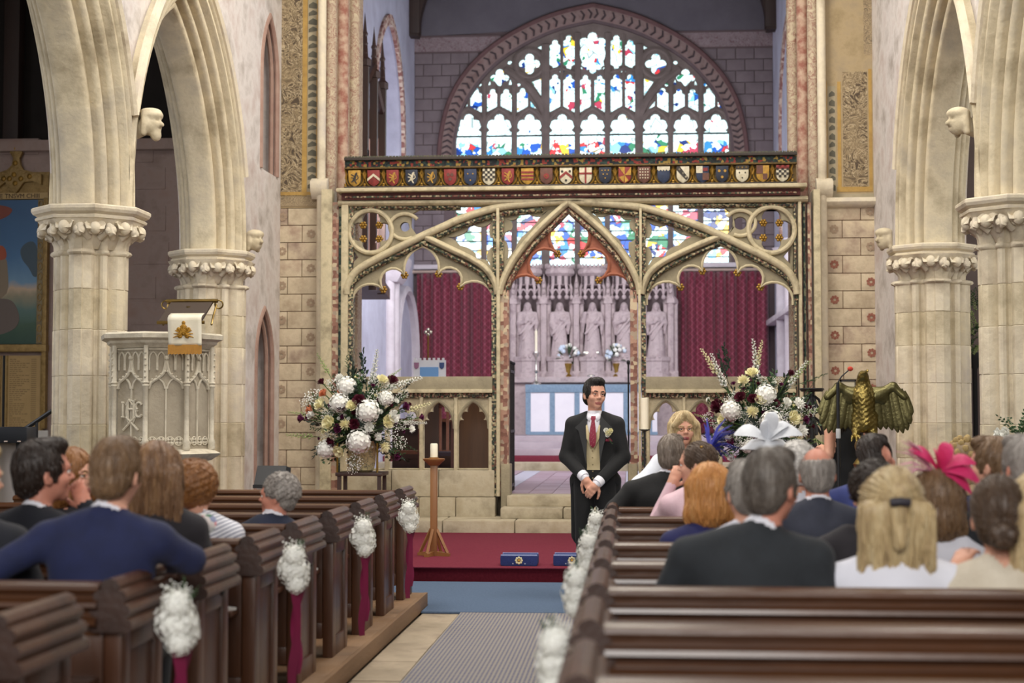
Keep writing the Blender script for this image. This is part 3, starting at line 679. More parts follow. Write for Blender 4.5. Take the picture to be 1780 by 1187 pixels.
# posts
def bar(name, x0, x1, y0, y1, m, d0=.1, d1=.12, bev=.008):
    a = S((x0+x1)/2-(x1-x0)/2, y0); b_ = S(x1, y1)
    return obj(name, MB().box(a[0], b_[0], YS-d0, YS+d1, b_[1], a[1]), m, scr, bevel=bev)
for x0, x1, m, d in ((575, 587, FOLR, .03), (586, 596, FOLG, .015), (596, 605, CREAM, .10), (604, 613, BEADG, .05), (1379, 1387, BEADG, .05), (1386, 1396, CREAM, .10), (1396, 1404, FOLG, .015), (1403, 1414, FOLR, .03)):
    bar('frame_moulding', x0, x1, 352, 862, m, d)
for x0, x1, m in ((560, 576, CREAM), (1413, 1430, CREAM)): bar('outer_jamb', x0, x1, 330, 900, m, .06, .25)
for x0, x1, m, d in ((855, 865, BEADG, .06), (864.5, 870.5, CREAM, .13), (870, 885, FOLR, .07), (1095, 1109, FOLR, .07), (1109, 1115, CREAM, .13), (1114.5, 1124, BEADG, .06)):
    bar('post_moulding', x0, x1, 505, 862, m, d)
bar('mullion', 864, 869, 364, 512, CREAM, .12); bar('mullion', 1111, 1116, 364, 512, CREAM, .12); bar('mullion_edge', 857, 864.5, 370, 506, BEADG, .05); bar('mullion_edge', 868.5, 876, 370, 480, BEADG, .05); bar('mullion_edge', 1104, 1111.5, 370, 480, BEADG, .05); bar('mullion_edge', 1115.5, 1123, 370, 506, BEADG, .05)
for x0, x1, m in ((872, 888, SGREY), (1092, 1108, SGREY)): bar('door_post_base', x0, x1, 806, 905, m, .12, .2, .012)
# upper corner tracery plates with foiled circles
def tracery(name, outer, holes, depth, m, y0=.0, bev=.018): return plate(name, [SS(outer)]+[SS(h) for h in holes], YS+y0, depth, m, scr, bev)
def pxq(cx, cy, r): return quatre((cx, cy), r, n=7)
tracery('corner_tracery', [(606, 362), (735, 361), (716, 372), (714, 394), (724, 408), (700, 427), (659, 446), (622, 467), (606, 490)], [pxq(645, 403, 42), circ((704, 394), 11, 16), [(611, 432), (622, 447), (611, 458)]], .09, SGREY)
tracery('corner_tracery', [(1379, 360), (1258, 360), (1272, 371), (1275, 392), (1264, 407), (1290, 426), (1337, 449), (1364, 467), (1379, 490)], [pxq(1341, 400, 44), circ((1287, 388), 11, 16), [(1374, 432), (1362, 446), (1374, 458)]], .09, SGREY)
for c, r_ in (((645, 403), 37), ((1341, 400), 40)):
    ring = SS(circ(c, r_, 28)); mb = MB(); mb.sweep(ring, [(.03*cos(q), YS-.03+.03*sin(q)) for q in [2*pi*i/8 for i in range(8)]], lambda u, v, t: (u, t, v), True); obj('tracery_ring', mb, CREAM, scr)
for c, a0, a1 in (((704, 394), 60, 330), ((1287, 388), -150, 120)):
    ring = SS([(c[0]+26*cos(R(q)), c[1]+22*sin(R(q))) for q in range(a0, a1, 14)]); mb = MB(); mb.tube([(x, YS-.02, z) for x, z in ring], .024, 8); obj('tracery_ring', mb, CREAM, scr)
rib('beaded_band', [(612, 361), (800, 360)], -.03, .03, .04, .1, BEADG, smooth=0); rib('beaded_band', [(1180, 357), (1379, 357)], -.03, .03, .04, .1, BEADG, smooth=0)
# foiled spandrels beside the mullions
def foilhole(pts, b): return foils(pts+[pts[0]], b, 6, True)
tracery('spandrel_tracery', [(752, 411), (862, 370), (862, 488), (845, 464), (820, 447), (783, 429)], [foilhole([(775, 411), (812, 400), (826, 392), (855, 383), (852, 412), (853, 430), (852, 462), (838, 450), (826, 440), (800, 427)], [.12, -.3, .2, .12, -.5, .2, .2, -.3, .1, .1])], .07, SGREY, .02, 0)
tracery('spandrel_tracery', [(1240, 409), (1118, 370), (1118, 488), (1132, 466), (1150, 455), (1180, 439)], [foilhole([(1216, 408), (1180, 426), (1158, 438), (1146, 446), (1127, 461), (1128, 430), (1129, 412), (1126, 384), (1155, 392), (1172, 399)], [.1, .1, -.3, .2, .2, -.5, .2, .12, -.3, .12])], .07, SGREY, .02, 0)
tracery('spandrel_tracery', [(870, 367), (950, 357), (978, 357), (924, 408), (899, 440), (882, 466), (870, 490)], [foilhole([(880, 380), (900, 377), (920, 372), (952, 366), (935, 384), (916, 404), (896, 432), (880, 452), (880, 420), (888, 400)], [.2, -.3, .2, .1, .0, .1, .0, .1, -.4, .3])], .07, SGREY, .02, 0)
tracery('spandrel_tracery', [(1110, 366), (1030, 357), (1000, 357), (1052, 402), (1082, 436), (1100, 466), (1110, 490)], [foilhole([(1100, 379), (1100, 400), (1093, 420), (1100, 452), (1082, 428), (1066, 408), (1048, 390), (1026, 367), (1058, 372), (1080, 376)], [.3, -.4, .1, .0, .1, 0., .1, .2, -.3, .2])], .07, SGREY, .02, 0)
# cusping inside the arches
def cusping(name, arch, cusps, bul, m, y0, depth=.07):
    o = spl(SS(arch), 4); i = foils(SS(cusps), bul, 8)
    me = plate_mesh([o+i[::-1]], depth, .014, name); me.materials.append(m); me.transform(Matrix.Translation((0, YS+y0, 0))); me.transform(Matrix.Translation(-Vector(scr['_world']))); return link(name, me, scr)
b5 = [.42, .45, .22, .22, .45, .42]
aL = [(607, 530), (611, 500), (630, 474), (663, 453), (700, 434), (735, 418)]; aLr = [(735, 418), (783, 439), (820, 457), (845, 474), (858, 496), (862, 530)]
def cusp2(name, aa, ab, cusps, bul, m, y0):
    o = spl(SS(aa), 4)+spl(SS(ab), 4)[1:]; i = foils(SS(cusps), bul, 8)
    me = plate_cdt([o+i[::-1]], .07, name); me.materials.append(m); me.transform(Matrix.Translation(Vector((0, YS+y0, 0))-Vector(scr['_world']))); return link(name, me, scr)
KL = [(612, 530), (666, 503), (703, 478), (735, 428), (762, 476), (800, 498), (858, 530)]
KR = [(1124, 530), (1183, 499), (1221, 471), (1250, 426), (1282, 474), (1322, 499), (1378, 530)]
KC = [(882, 522), (936, 487), (969, 441), (989, 369), (1011, 441), (1041, 487), (1100, 522)]
cusp2('arch_cusping', aL, aLr, KL, [.36, .55, .20, .20, .50, .36], SGREY, .015)
cusp2('arch_cusping', [(1118, 530), (1122, 500), (1134, 478), (1152, 464), (1180, 449), (1215, 432), (1251, 417)], [(1251, 417), (1290, 434), (1337, 457), (1363, 476), (1377, 498), (1381, 530)], KR, [.36, .5, .2, .2, .55, .36], SGREY, .015)
cusp2('arch_cusping', [(872, 525), (878, 494), (890, 469), (906, 443), (929, 415), (959, 385), (988, 358)], [(988, 358), (1011, 379), (1046, 410), (1075, 442), (1094, 470), (1105, 494), (1109, 525)], KC, [.40, .62, .32, .32, .62, .40], RUST, .01)
def inner_cusps(K, bul, m, r_):     # rolls along the foils
    pth = foils(SS(K), bul, 8); mb = MB(); mb.tube([(x, YS-.005, z) for x, z in pth], r_, 6); obj('cusp_roll', mb, m, scr)
inner_cusps(KL, [.36, .55, .20, .20, .50, .36], CREAM, .018); inner_cusps(KR, [.36, .5, .2, .2, .55, .36], CREAM, .018); inner_cusps(KC, [.40, .62, .32, .32, .62, .40], RUST, .022)
bo = MB(); bo.ball((0, 0, 0), .03, 8, 6)
for i in range(6): a = 2*pi*i/6; bo.ball((.032*cos(a), -.012, .032*sin(a)), .02, 6, 4)
bo.ball((0, -.03, 0), .02, 6, 4); BOSS = mesh_of(bo, 'gilded_boss', 60, (GILT,))
for px, py in KL[1:3]+KL[4:6]+KR[1:3]+KR[4:6]+KC[1:3]+KC[4:6]+[(631, 391), (659, 391), (631, 415), (659, 415), (1327, 387), (1355, 387), (1327, 413), (1355, 413)]:
    x, z = S(px, py); link('gilded_boss', BOSS, scr, Vector((x, YS+.03, z))-Vector(scr['_world']))
# ---- dado: rail, arcade of small arches, plinth
def dado(xa, xb, n, side):
    zt_, zb_ = 692, 816
    wpx = (xb-xa)/n; holes = []
    for i in range(n):
        a, b_ = xa+i*wpx+4, xa+(i+1)*wpx-4; c = (a+b_)/2; w = b_-a
        holes.append([(a, zb_-2), (a, 742)]+[(x, y) for x, y in foils([(a, 742), (a+w*.16, 730), (a+w*.30, 716), (c, 700), (b_-w*.30, 716), (b_-w*.16, 730), (b_, 742)], [-.35, -.45, -.2, -.2, -.45, -.35], 5)][1:]+[(b_, zb_-2)])
    for i in range(n):
        a, b_ = xa+i*wpx, xa+(i+1)*wpx
        plate('dado_arch', [SS([(a+.4, 690), (b_-.4, 690), (b_-.4, zb_), (a+.4, zb_)]), SS(holes[i])], YS-.02, .10, CREAM, scr, .012)
        pth = [(a+3, 745)]+[(u, 740-(v-0)) for u, v in ptarch(a+3, b_-3, 0, wpx*.72, 8)]+[(b_-3, 745)]
        mb = MB(); mb.tube([(x, YS-.03, z) for x, z in SS(pth)], .02, 6); obj('dado_arch_rib', mb, SGREY, scr)
    for i in range(n+1): bar('dado_mullion', xa+i*wpx-3, xa+i*wpx+3, 690, 826, CREAM, .06, .08, .01)
    bar('dado_rail', xa-4, xb+4, 655, 681, SGREY, .10, .2, .014); bar('rail_bead_band', xa-4, xb+4, 681, 692, BEADG, .05, .1, .004); bar('rail_fillet', xa-4, xb+4, 677, 683, CREAM, .13, .1, .008)
    mb = MB()
    x0, z0 = S(xa, 687); x1, _ = S(xb, 687); k = int((x1-x0)/.055)
    for i in range(k): mb.box(x0+i*.055+.01, x0+i*.055+.04, YS-.075, YS-.04, z0-.025, z0+.025)
    o = obj('dentil_row', mb, BEADR, scr, smooth=0); o['kind'] = 'stuff'
    # plinth stones
    zc = S(xa, 816)[1]; xs = [xa-8+(xb-xa+16)*f for f in (0, .3, .62, 1)]
    for a, b_ in zip(xs, xs[1:]): slab('plinth_stone', S(a, 860)[0]+.003, S(b_, 860)[0]-.003, YS-.08, YS+.22, .52, zc-.003, STEPM, scr, .012)
    xs = [xa-14+(xb-xa+24)*f for f in (0, .22, .5, .74, 1)]
    for a, b_ in zip(xs, xs[1:]): slab('plinth_stone', S(a, 880)[0]+.003, S(b_, 880)[0]-.003, YS-.16, YS+.22, .28, .515, STEPM, scr, .015)
dado(613, 853, 4, 0); dado(1126, 1378, 4, 1)
# ---- cornice
YC0 = 18.86
def cz(py): return PY(988, py, YC0).z
cx0, cx1 = PY(599, 300, YC0).x, PY(1385, 300, YC0).x
def cband(name, y0, y1, d, m, x0=cx0, x1=cx1, bev=.006): return obj(name, MB().box(x0, x1, YC0+d, YS+.2, cz(y1), cz(y0)), m, scr, bevel=bev)
cband('cornice_cresting', 270, 275, -.05, BLK); cband('cornice_frieze', 275, 288, .0, FRIEZE); cband('cornice_fillet', 287, 290, -.03, GILTD)
cband('shield_frieze', 290, 322, .06, GILTD); cband('cornice_fillet', 320, 323, -.02, BLK); cband('cornice_moulding', 323, 330, -.05, CREAM, cx0-.1, cx1+.12, .015)
cband('cornice_cove', 330, 342, .06, REDCOVE, cx0-.05, cx1+.05); cband('cornice_bead', 336, 339, .04, BEADR, cx0, cx1, .002); cband('beam', 342, 349, .12, BLK, cx0-.1, cx1+.1)
rib('frame_head', [(590, 355), (1403, 347)], -.035, .035, .1, .15, CREAM, smooth=0)
cr = MB()
for i in range(130):
    x = cx0+(cx1-cx0)*(i+.5)/130; z0 = cz(270)
    cr.prism([(x-.02, z0), (x-.012, z0+.022), (x, z0+.012), (x+.012, z0+.022), (x+.02, z0)], YC0-.03, YC0, 'Y')
obj('cresting_leaves', cr, mat('cresting_green', H('#2c3a33'), H('#5a5136'), .7, sc=20), scr, smooth=0)['kind'] = 'stuff'
SHW, SHH = .098, .128
def sh_out(w=1.): 
    a, b_ = SHW*w, SHH*w
    return [(-a, b_), (a, b_), (a, -.01*w)]+[(a*cos(t), -.01*w-(b_-.01)*sin(t)**1.0) for t in [pi/2*i/6 for i in range(1, 6)]]+[(0, -b_*1.08)]+[(-a*cos(t), -.01*w-(b_-.01)*sin(t)) for t in [pi/2*i/6 for i in range(5, 0, -1)]]+[(-a, -.01*w)]
SHM = plate_mesh([sh_out(.78)], .03, .006, 'shield')
tint = {k: mat('heraldic_'+k, H(c), H(c2), .6, sc=18, contrast=.15) for k, c, c2 in (('red', '#8e2f2b', '#6c231f'), ('blue', '#2a3550', '#1f2940'), ('black', '#26221f', '#37302a'), ('gold', '#c29437', '#8d6a27'), ('white', '#d4cbb4', '#b5aa8f'), ('brown', '#6b4335', '#52332a'), ('navy', '#23293a', '#1a1e2c'))}
def ch_plate(polys, m):
    mb = MB()
    for p in polys: mb.prism([(a*.78, b_*.78) for a, b_ in p], -.006, .004, 'Y')
    return mb
def lion():
    P = []
    for (ax, az), (bx, bz), w in (((-.01, -.04), (.02, .05), .022), ((.02, .05), (.035, .08), .02), ((0, .03), (-.05, .06), .009), ((.0, .0), (-.055, .01), .009), ((-.01, -.03), (-.05, -.06), .011), ((.0, -.03), (.03, -.085), .011), ((.02, -.03), (.06, .0), .007), ((.06, 0), (.05, .05), .007)):
        d = Vector((bx-ax, bz-az)).normalized()*1; n_ = (-d.y*w, d.x*w)
        P.append([(ax-n_[0], az-n_[1]), (bx-n_[0]*.7, bz-n_[1]*.7), (bx+d.x*w*.6, bz+d.y*w*.6), (bx+n_[0]*.7, bz+n_[1]*.7), (ax+n_[0], az+n_[1])])
    return P
def chev(dz=0, t=.028): return [[(-SHW, -.05+dz), (0, .03+dz), (SHW, -.05+dz), (SHW, -.05+dz+t*1.5), (0, .03+dz+t*1.5), (-SHW, -.05+dz+t*1.5)]]
def dots(ps, r=.018): return [circ(p, r, 8) for p in ps]
def rect(a, b_, c, d): return [(a, c), (b_, c), (b_, d), (a, d)]
CHK = [rect(-SHW+i*.039, -SHW+(i+1)*.039, SHH-.038*(j+1), SHH-.038*j) for i in range(5) for j in range(5) if (i+j) % 2]
DESIGN = [('gold', [('black', lion())]), ('red', [('white', chev())]), ('red', [('gold', lion())]), ('navy', [('white', lion())]), ('black', [('gold', lion())]), ('red', [('brown', dots([(-.03, .04), (.03, .04), (0, -.03)], .028))]),
          ('blue', [('gold', dots([(-.04, .05), (.04, .05), (0, -.05)], .012))]), ('white', [('black', CHK)]), ('red', [('gold', lion())]), ('gold', [('red', [rect(-SHW, SHW, z_, z_+.028) for z_ in (-.06, -.005, .05)])]), ('brown', [('red', dots([(0, 0)], .045)), ('gold', dots([(0, 0)], .015))]),
          ('white', [('red', chev(0, .03)), ('black', dots([(-.06, .07), (.06, .07), (0, -.07)], .02))]), ('white', [('red', [rect(-.014, .014, -.12, SHH), rect(-SHW, SHW, .02, .048)])]), ('navy', [('gold', dots([(-.05, .08), (0, .08), (.05, .08), (-.03, .02), (.03, .02), (0, -.04)], .011))]),
          ('red', [('gold', [[(-SHW, SHH), (0, SHH), (0, 0)], [(SHW, 0), (0, 0), (SHW, SHH)], [(-.09, -.03), (0, 0), (-.02, -.11)], [(0, 0), (.06, -.08), (.0, -.12)]])]), ('brown', [('white', dots([(-.06+.04*i, .09-.045*j) for i in range(4) for j in range(4)], .011))]), ('blue', [('white', [[(-SHW, SHH), (SHW, SHH), (SHW, .08), (.07, .055), (.045, .08), (.02, .055), (0, .08), (-.02, .055), (-.045, .08), (-.07, .055), (-SHW, .08)]])]),
          ('white', [('black', [[(-SHW, SHH), (-.05, SHH), (.08, -.05), (.05, -.09), (-SHW, .07)]]), ('white', dots([(-.055, .08), (0, .02), (.045, -.035)], .016))]), ('blue', [('white', [rect(-SHW, 0, .02, SHH)]), ('brown', [rect(0, SHW, -.09, .02)]), ('red', [rect(.01, .08, .05, .1)])]), ('navy', [('gold', dots([(-.045, .05), (.045, .05), (0, -.045)], .022))]),
          ('white', [('black', [rect(-SHW, SHW, .07, SHH)]), ('gold', dots([(-.06, .1), (0, .1), (.06, .1)], .013)), ('black', dots([(-.045, .02), (.045, .02), (0, -.06)], .012))]), ('gold', [('brown', [rect(-SHW, 0, -.0, SHH), rect(0, .07, -.09, 0)])]), ('white', [('black', CHK), ('red', [rect(-SHW, SHW, .07, SHH)])])]
SHPX = [617, 650, 683, 716, 749.5, 783, 818, 850, 883, 917, 950, 984, 1018, 1052, 1086, 1119.5, 1153.4, 1187, 1221, 1255, 1290, 1325.6, 1360]
w0 = Vector(scr['_world'])
for i, px in enumerate(SHPX):
    q = PY(px, 306.5, YC0+.03); me = SHM.copy(); me.materials.clear(); me.materials.append(tint[DESIGN[i][0]])
    sh = link('shield', me, scr, Vector((q.x, YC0+.0, cz(305.5)))-w0, (R(8), 0, 0))
    for c, polys in DESIGN[i][1]: link('charge', mesh_of(ch_plate(polys, None), 'charge', 0, (tint[c],)), sh)
rg = MB(); rg.tube([(.108*cos(2*pi*i/20), 0, .108*sin(2*pi*i/20)) for i in range(20)], .011, 6, closed=True)
for sx in (-1, 1):
    rg.tube([(sx*.125, -.01, .115), (sx*.105, -.02, .06), (sx*.118, -.01, 0)], .012, 5); rg.ball((sx*.118, -.01, -.10), .022, 6, 4); rg.ball((sx*.1, -.01, -.115), .016, 6, 4); rg.ball((sx*.122, -.012, -.07), .015, 6, 4)
RG = mesh_of(rg, 'gilded_cusped_ring', 60, (GILT,))
for px in SHPX: q = PY(px, 306.5, YC0+.03); link('gilded_cusped_ring', RG, scr, Vector((q.x, YC0+.045, cz(306)))-w0)
# iron gate leaves folded back behind the door posts
for x, nm in ((886, 'gate'), (1093, 'gate')):
    g = thing('iron_gate', 'narrow black iron gate leaf folded back at the %s door post' % ('left hand' if x < 900 else 'right hand'), 'gate', (*[PY(x, 860, 19.3).x, 19.32], .545), world=True)
    x0 = g.location.x; hgt = 1.7
    for i in range(7): mb = MB(); mb.tube([(x0, 19.32+i*.11, .56), (x0, 19.32+i*.11, 2.16)], .012, 6); mb.ball((x0, 19.32+i*.11, 2.18), .022, 6, 4); obj('bar', mb, mat('black_iron', H('#17171a'), rough=.5), g)
    for z_ in (.62, 1.3, 2.05): obj('gate_rail', MB().box(x0-.014, x0+.014, 19.30, 20.0, z_, z_+.035), _M['black_iron'], g)
# ================================================================ chancel shell
YW = 32.3
def E(px, py, Y=YW): p = PY(px, py, Y); return (p.x, p.z)
def EE(pts, Y=YW): return [E(a, b, Y) for a, b in pts]
XCL, XCR = E(720, 300)[0], E(1345, 300)[0]
cf = thing('floor_chancel', None, None, kind='structure')
obj('floor_bed', MB().box(XCL-.4, XCR+.4, 19.36, 27.75, .2, .53), PAVEJ, cf, smooth=0)
TILE = [mat('chancel_tile_plum', H('#9a7f89'), H('#866a76'), .45, sc=3), mat('chancel_tile_mauve', H('#a58f97'), H('#93798a'), .45, sc=3), mat('chancel_tile_grey', H('#b9b6c2'), H('#a3a1b2'), .45, sc=3)]
tb = MB().box(-.146, .146, -.146, .146, 0, .012); TM = []
for m in TILE:
    me = mesh_of(tb, 'floor_tile', 0, (m,)); TM.append(me)
random.seed(8)
for i in range(7):
    for j in range(27):
        x = -1.72+.3*i; y = 19.55+.3*j
        link('floor_tile', TM[2] if i in (0, 6) else random.choice(TM[:2]), cf, (x, y, .53))
obj('tile_field', MB().box(-4.4, -1.89, 19.36, 27.7, .5, .542), TILE[1], cf, smooth=0); obj('tile_field', MB().box(.25, 2.9, 19.36, 27.7, .5, .542), TILE[1], cf, smooth=0)
CHSTEP = mat('sanctuary_step_stone', H('#b4a7ad'), H('#9c8f98'), .7, sc=2.5, bump=.1)
t4 = thing('trim_4', None, None, kind='structure')
for y0, y1, z0, z1, m in ((27.7, 28.3, .4, .68, STEPM), (28.25, 33, .6, .78, REDC), (28.9, 33, .7, .9, CHSTEP), (29.5, 33, .8, 1.02, CHSTEP), (30.1, 33, .9, 1.13, CHSTEP)):
    obj('sanctuary_step', MB().box(XCL, XCR, y0, y1, z0, z1), m, t4, bevel=.015)
# side walls
lw = [(19.9, 0), (32.4, 0), (32.4, 11.5), (19.9, 11.5)]
win = [(27.2, 5.8), (30.6, 5.8)]+list(reversed(ptarch(27.2, 30.6, 7.0, 1.95, 10)))
wcl = tag(plate('wall_chancel_left', [lw, win], XCL-.7, .7, CHPLAST, axis='X'), kind='structure')
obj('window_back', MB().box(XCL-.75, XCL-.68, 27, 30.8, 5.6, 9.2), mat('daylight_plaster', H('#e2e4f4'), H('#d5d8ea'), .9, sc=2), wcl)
ROPE = poly_mat('rope_red_cream', [H('#8d5f58'), H('#c4ab9b'), H('#a8857a'), H('#d0bdae')], 9, stretch=(1, 1, 2))
mb = MB(); mb.sweep([(27.2, 5.8)]+ptarch(27.2, 30.6, 7.0, 1.95, 12)+[(30.6, 5.8)], [(-.03, -.02), (-.03, .05), (.16, .05), (.16, -.02)], lambda u, v, t: (XCL+t, u, v)); obj('painted_window_edge', mb, ROPE, wcl)
wcr = tag(obj('wall_chancel_right', MB().box(XCR, XCR+.6, 19.9, 32.4, 0, 11.5), CHPLAST), kind='structure')
mb = MB(); mb.sweep([(27.0, 5.0)]+ptarch(27.0, 30.6, 7.0, 1.9, 10)+[(30.6, 5.0)], [(-.03, -.02), (-.03, .05), (.16, .05), (.16, -.02)], lambda u, v, t: (XCR-t, u, v)); obj('painted_window_edge', mb, ROPE, wcr)
for ya in (28.6, 30.2): t = MB(); t.tube([(XCR-.05, ya, .8), (XCR-.05, ya, 4.6)], .12, 10); t.tube([(XCR-.05, ya, 4.6), (XCR-.05, ya, 4.75)], [.12, .2], 10); obj('wall_shaft', t, mat('chancel_pale_stone', H('#cdc6cc'), H('#b3a9b0'), .85, sc=4, bump=.2), wcr)
obj('wall_ledge', MB().box(XCR-.2, XCR+.1, 27.5, 32.2, E(1360, 555, 30)[1], E(1360, 545, 30)[1]), _M['chancel_pale_stone'], wcr, bevel=.02)
# pilaster and blind arch on the left wall
PALE = _M['chancel_pale_stone']
q = PXX(686, 470, XCL+.1)
for dy, r_ in ((-.28, .10), (0, .15), (.28, .10)):
    t = MB(); t.tube([(XCL+.05, q.y+dy, .8), (XCL+.05, q.y+dy, 4.05)], r_, 10); obj('wall_shaft', t, PALE, wcl)
t = MB(); t.loft([[(XCL-.05, q.y-a, z), (XCL+b_, q.y-a, z), (XCL+b_, q.y+a, z), (XCL-.05, q.y+a, z)] for z, a, b_ in ((4.0, .36, .2), (4.12, .42, .28), (4.3, .46, .33), (4.42, .5, .36), (4.5, .5, .36))]); obj('shaft_capital', t, PALE, wcl, bevel=.03)
mb = MB(); mb.sweep([(q.y+.4, .8)]+ptarch(q.y+.4, 32.1, 2.7, 1.3, 8)+[(32.1, .8)], [(-.06, 0), (-.06, .10), (.0, .16), (.10, .12), (.12, 0)], lambda u, v, t: (XCL+t, u, v)); obj('blind_arch', mb, PALE, wcl)
# east wall: gable plaster, blocks, frieze, window arch
arcL = [(763, 300), (764, 262), (769, 222), (783, 172), (812, 124), (858, 80), (915, 46), (970, 24), (1031, 10)]
arcO = spl(arcL, 4)+[(2062-a, b) for a, b in reversed(spl(arcL, 4)[:-1])]
inL = [(789, 300), (790, 262), (795, 222), (808, 182), (834, 142), (872, 104), (924, 72), (975, 51), (1031, 38)]
arcI = spl(inL, 4)+[(2062-a, b) for a, b in reversed(spl(inL, 4)[:-1])]
wce = thing('wall_chancel_east', None, None, kind='structure')
low = E(789, 464)[1]; hole = EE(arcI)+[(E(1273, 464)[0], low), (E(789, 464)[0], low)]
zfr = E(750, 92)[1]
plate('wall_core', [[(XCL-.3, 0), (XCR+.3, 0), (XCR+.3, 11.6), (XCL-.3, 11.6)], hole], YW+.03, .5, CHJOINT, wce)
# blocks left and right of the window
import bisect
op = EE(arcO); 
def hood_x(z, left):
    xs = [(abs(p[1]-z), p[0]) for p in op if (p[0] < E(1031, 100)[0]) == left]; return min(xs)[1]
rh = (E(740, 93)[1]-E(740, 253)[1])/8; z = zfr; k = 0; bw = .385
while z > 4.6:
    z0 = z-rh
    for left in (True, False):
        hx = hood_x(z0, left) if z > op[0][1] else op[0][0] if left else op[-1][0]
        lim = hx+.12 if left else hx-.12; x = (XCL if left else XCR); sg = 1 if left else -1; first = True
        while sg*(lim-x) > .05:
            w_ = bw*(.5 if (k % 2 and first) else 1); first = False; x2 = x+sg*w_
            if sg*(lim-x2) < 0: x2 = lim
            a, b_ = min(x, x2), max(x, x2)
            if b_-a > .05: slab('stone_block', a+.008, b_-.008, YW-random.uniform(0, .01), YW+.1, z0+.008, z-.008, CHBLOCK, wce, .008)
            x = x2
    z = z0; k += 1
# gable field, cut by the hood
zf1 = E(750, 64)[1]
gab = [(XCL, zf1), (XCL, 11.5), (XCR, 11.5), (XCR, zf1)]
oh = [p for p in op if p[1] > zf1]
plate('gable_plaster', [[(XCL, zf1)]+[(XCL, 11.5), (XCR, 11.5), (XCR, zf1)]+oh[::-1]], YW-.005, .06, CHGREY, wce)
FRZ = swirl_mat('painted_vine_frieze', H('#7f7275'), H('#8f8184'), H('#5b2a34'), 12, 2.5)
for left in (True, False):
    x = hood_x((zf1+zfr)/2, left); a, b_ = (XCL, x+.15) if left else (x-.15, XCR)
    obj('painted_frieze', MB().box(a, b_, YW-.012, YW+.05, zfr, zf1), FRZ, wce, smooth=0)
    for zz in (zfr, zf1): obj('frieze_line', MB().box(a, b_, YW-.016, YW+.05, zz-.02, zz+.02), mat('frieze_dark_line', H('#5a4a4c')), wce, smooth=0)
# hood band with chevrons, and splayed reveal
HOODM = mat('hood_painted_stone', H('#84716d'), H('#6c5652'), .85, sc=5, c3=H('#7b5f5c'), bump=.2)
mid = [((a[0]+b_[0])/2, (a[1]+b_[1])/2) for a, b_ in zip(EE(arcO), EE(arcI))]
mb = MB(); o_, i_ = EE(arcO), EE(arcI); n_ = len(o_)
rings = [[(o_[j][0], YW+.0, o_[j][1]), (o_[j][0], YW-.06, o_[j][1]), (mid[j][0]*.65+o_[j][0]*.35, YW-.07, mid[j][1]*.65+o_[j][1]*.35), (mid[j][0]*.65+i_[j][0]*.35, YW-.03, mid[j][1]*.65+i_[j][1]*.35), (i_[j][0], YW+.1, i_[j][1]), (i_[j][0], YW+.3, i_[j][1]), (mid[j][0], YW+.3, mid[j][1])] for j in range(n_)]
mb.loft(rings); obj('window_hood', mb, HOODM, wce, smooth=40)
ro = MB(); ro.tube([(o_[j][0], YW-.06, o_[j][1]) for j in range(n_)], .05, 7); obj('hood_roll', ro, mat('hood_roll_plum', H('#6b4f50'), H('#58403f'), .85, sc=8), wce)
DK = mat('chevron_dark_paint', H('#3a3236'), H('#4a3b3d'), .85, sc=9); ch = MB().add([(0, 0, .10), (.07, 0, 0), (0, 0, -.10), (-.05, 0, -.10), (.015, 0, 0), (-.05, 0, .10), (0, .02, .10), (.07, .02, 0), (0, .02, -.10), (-.05, .02, -.10), (.015, .02, 0), (-.05, .02, .10)], [(0, 1, 4, 5), (1, 2, 3, 4), (6, 11, 10, 7), (7, 10, 9, 8), (0, 6, 7, 1), (1, 7, 8, 2), (2, 8, 9, 3), (3, 9, 10, 4), (4, 10, 11, 5), (5, 11, 6, 0)])
CHV = mesh_of(ch, 'painted_chevron', 0, (DK,))
dist = 0
for j in range(1, n_):
    a, b_ = Vector(mid[j-1]), Vector(mid[j]); d = (b_-a)
    k = max(1, round(d.length/.26))
    for t in range(k):
        p = a+d*((t+.5)/k); link('painted_chevron', CHV, wce, (p.x, YW-.075, p.y), (0, -atan2(d.y, d.x), 0), (.8, 1, 1))
# chancel roof
ce = thing('ceiling', None, None, kind='structure')
obj('roof_boarding', MB().box(XCL-.5, XCR+.5, 19.9, 32.8, 11.4, 11.6), OAKD, ce)
for sg, xx in ((1, XCL), (-1, XCR)):
    for Yb in (31.6, 27.0):
        pth = [(xx+sg*.05, 9.35), (xx+sg*.12, 9.9), (xx+sg*.35, 10.5), (xx+sg*.8, 11.0), (xx+sg*1.5, 11.4)]
        mb = MB(); mb.sweep(spl(pth, 4), [(-.14, Yb-.14), (-.14, Yb+.14), (.14, Yb+.14), (.14, Yb-.14)], lambda u, v, t: (u, t, v)); obj('roof_brace', mb, OAKD, ce)
        obj('wall_post', MB().box(min(xx, xx+sg*.22), max(xx, xx+sg*.22), Yb-.16, Yb+.16, 9.4, 11.4), OAKD, ce, bevel=.02)
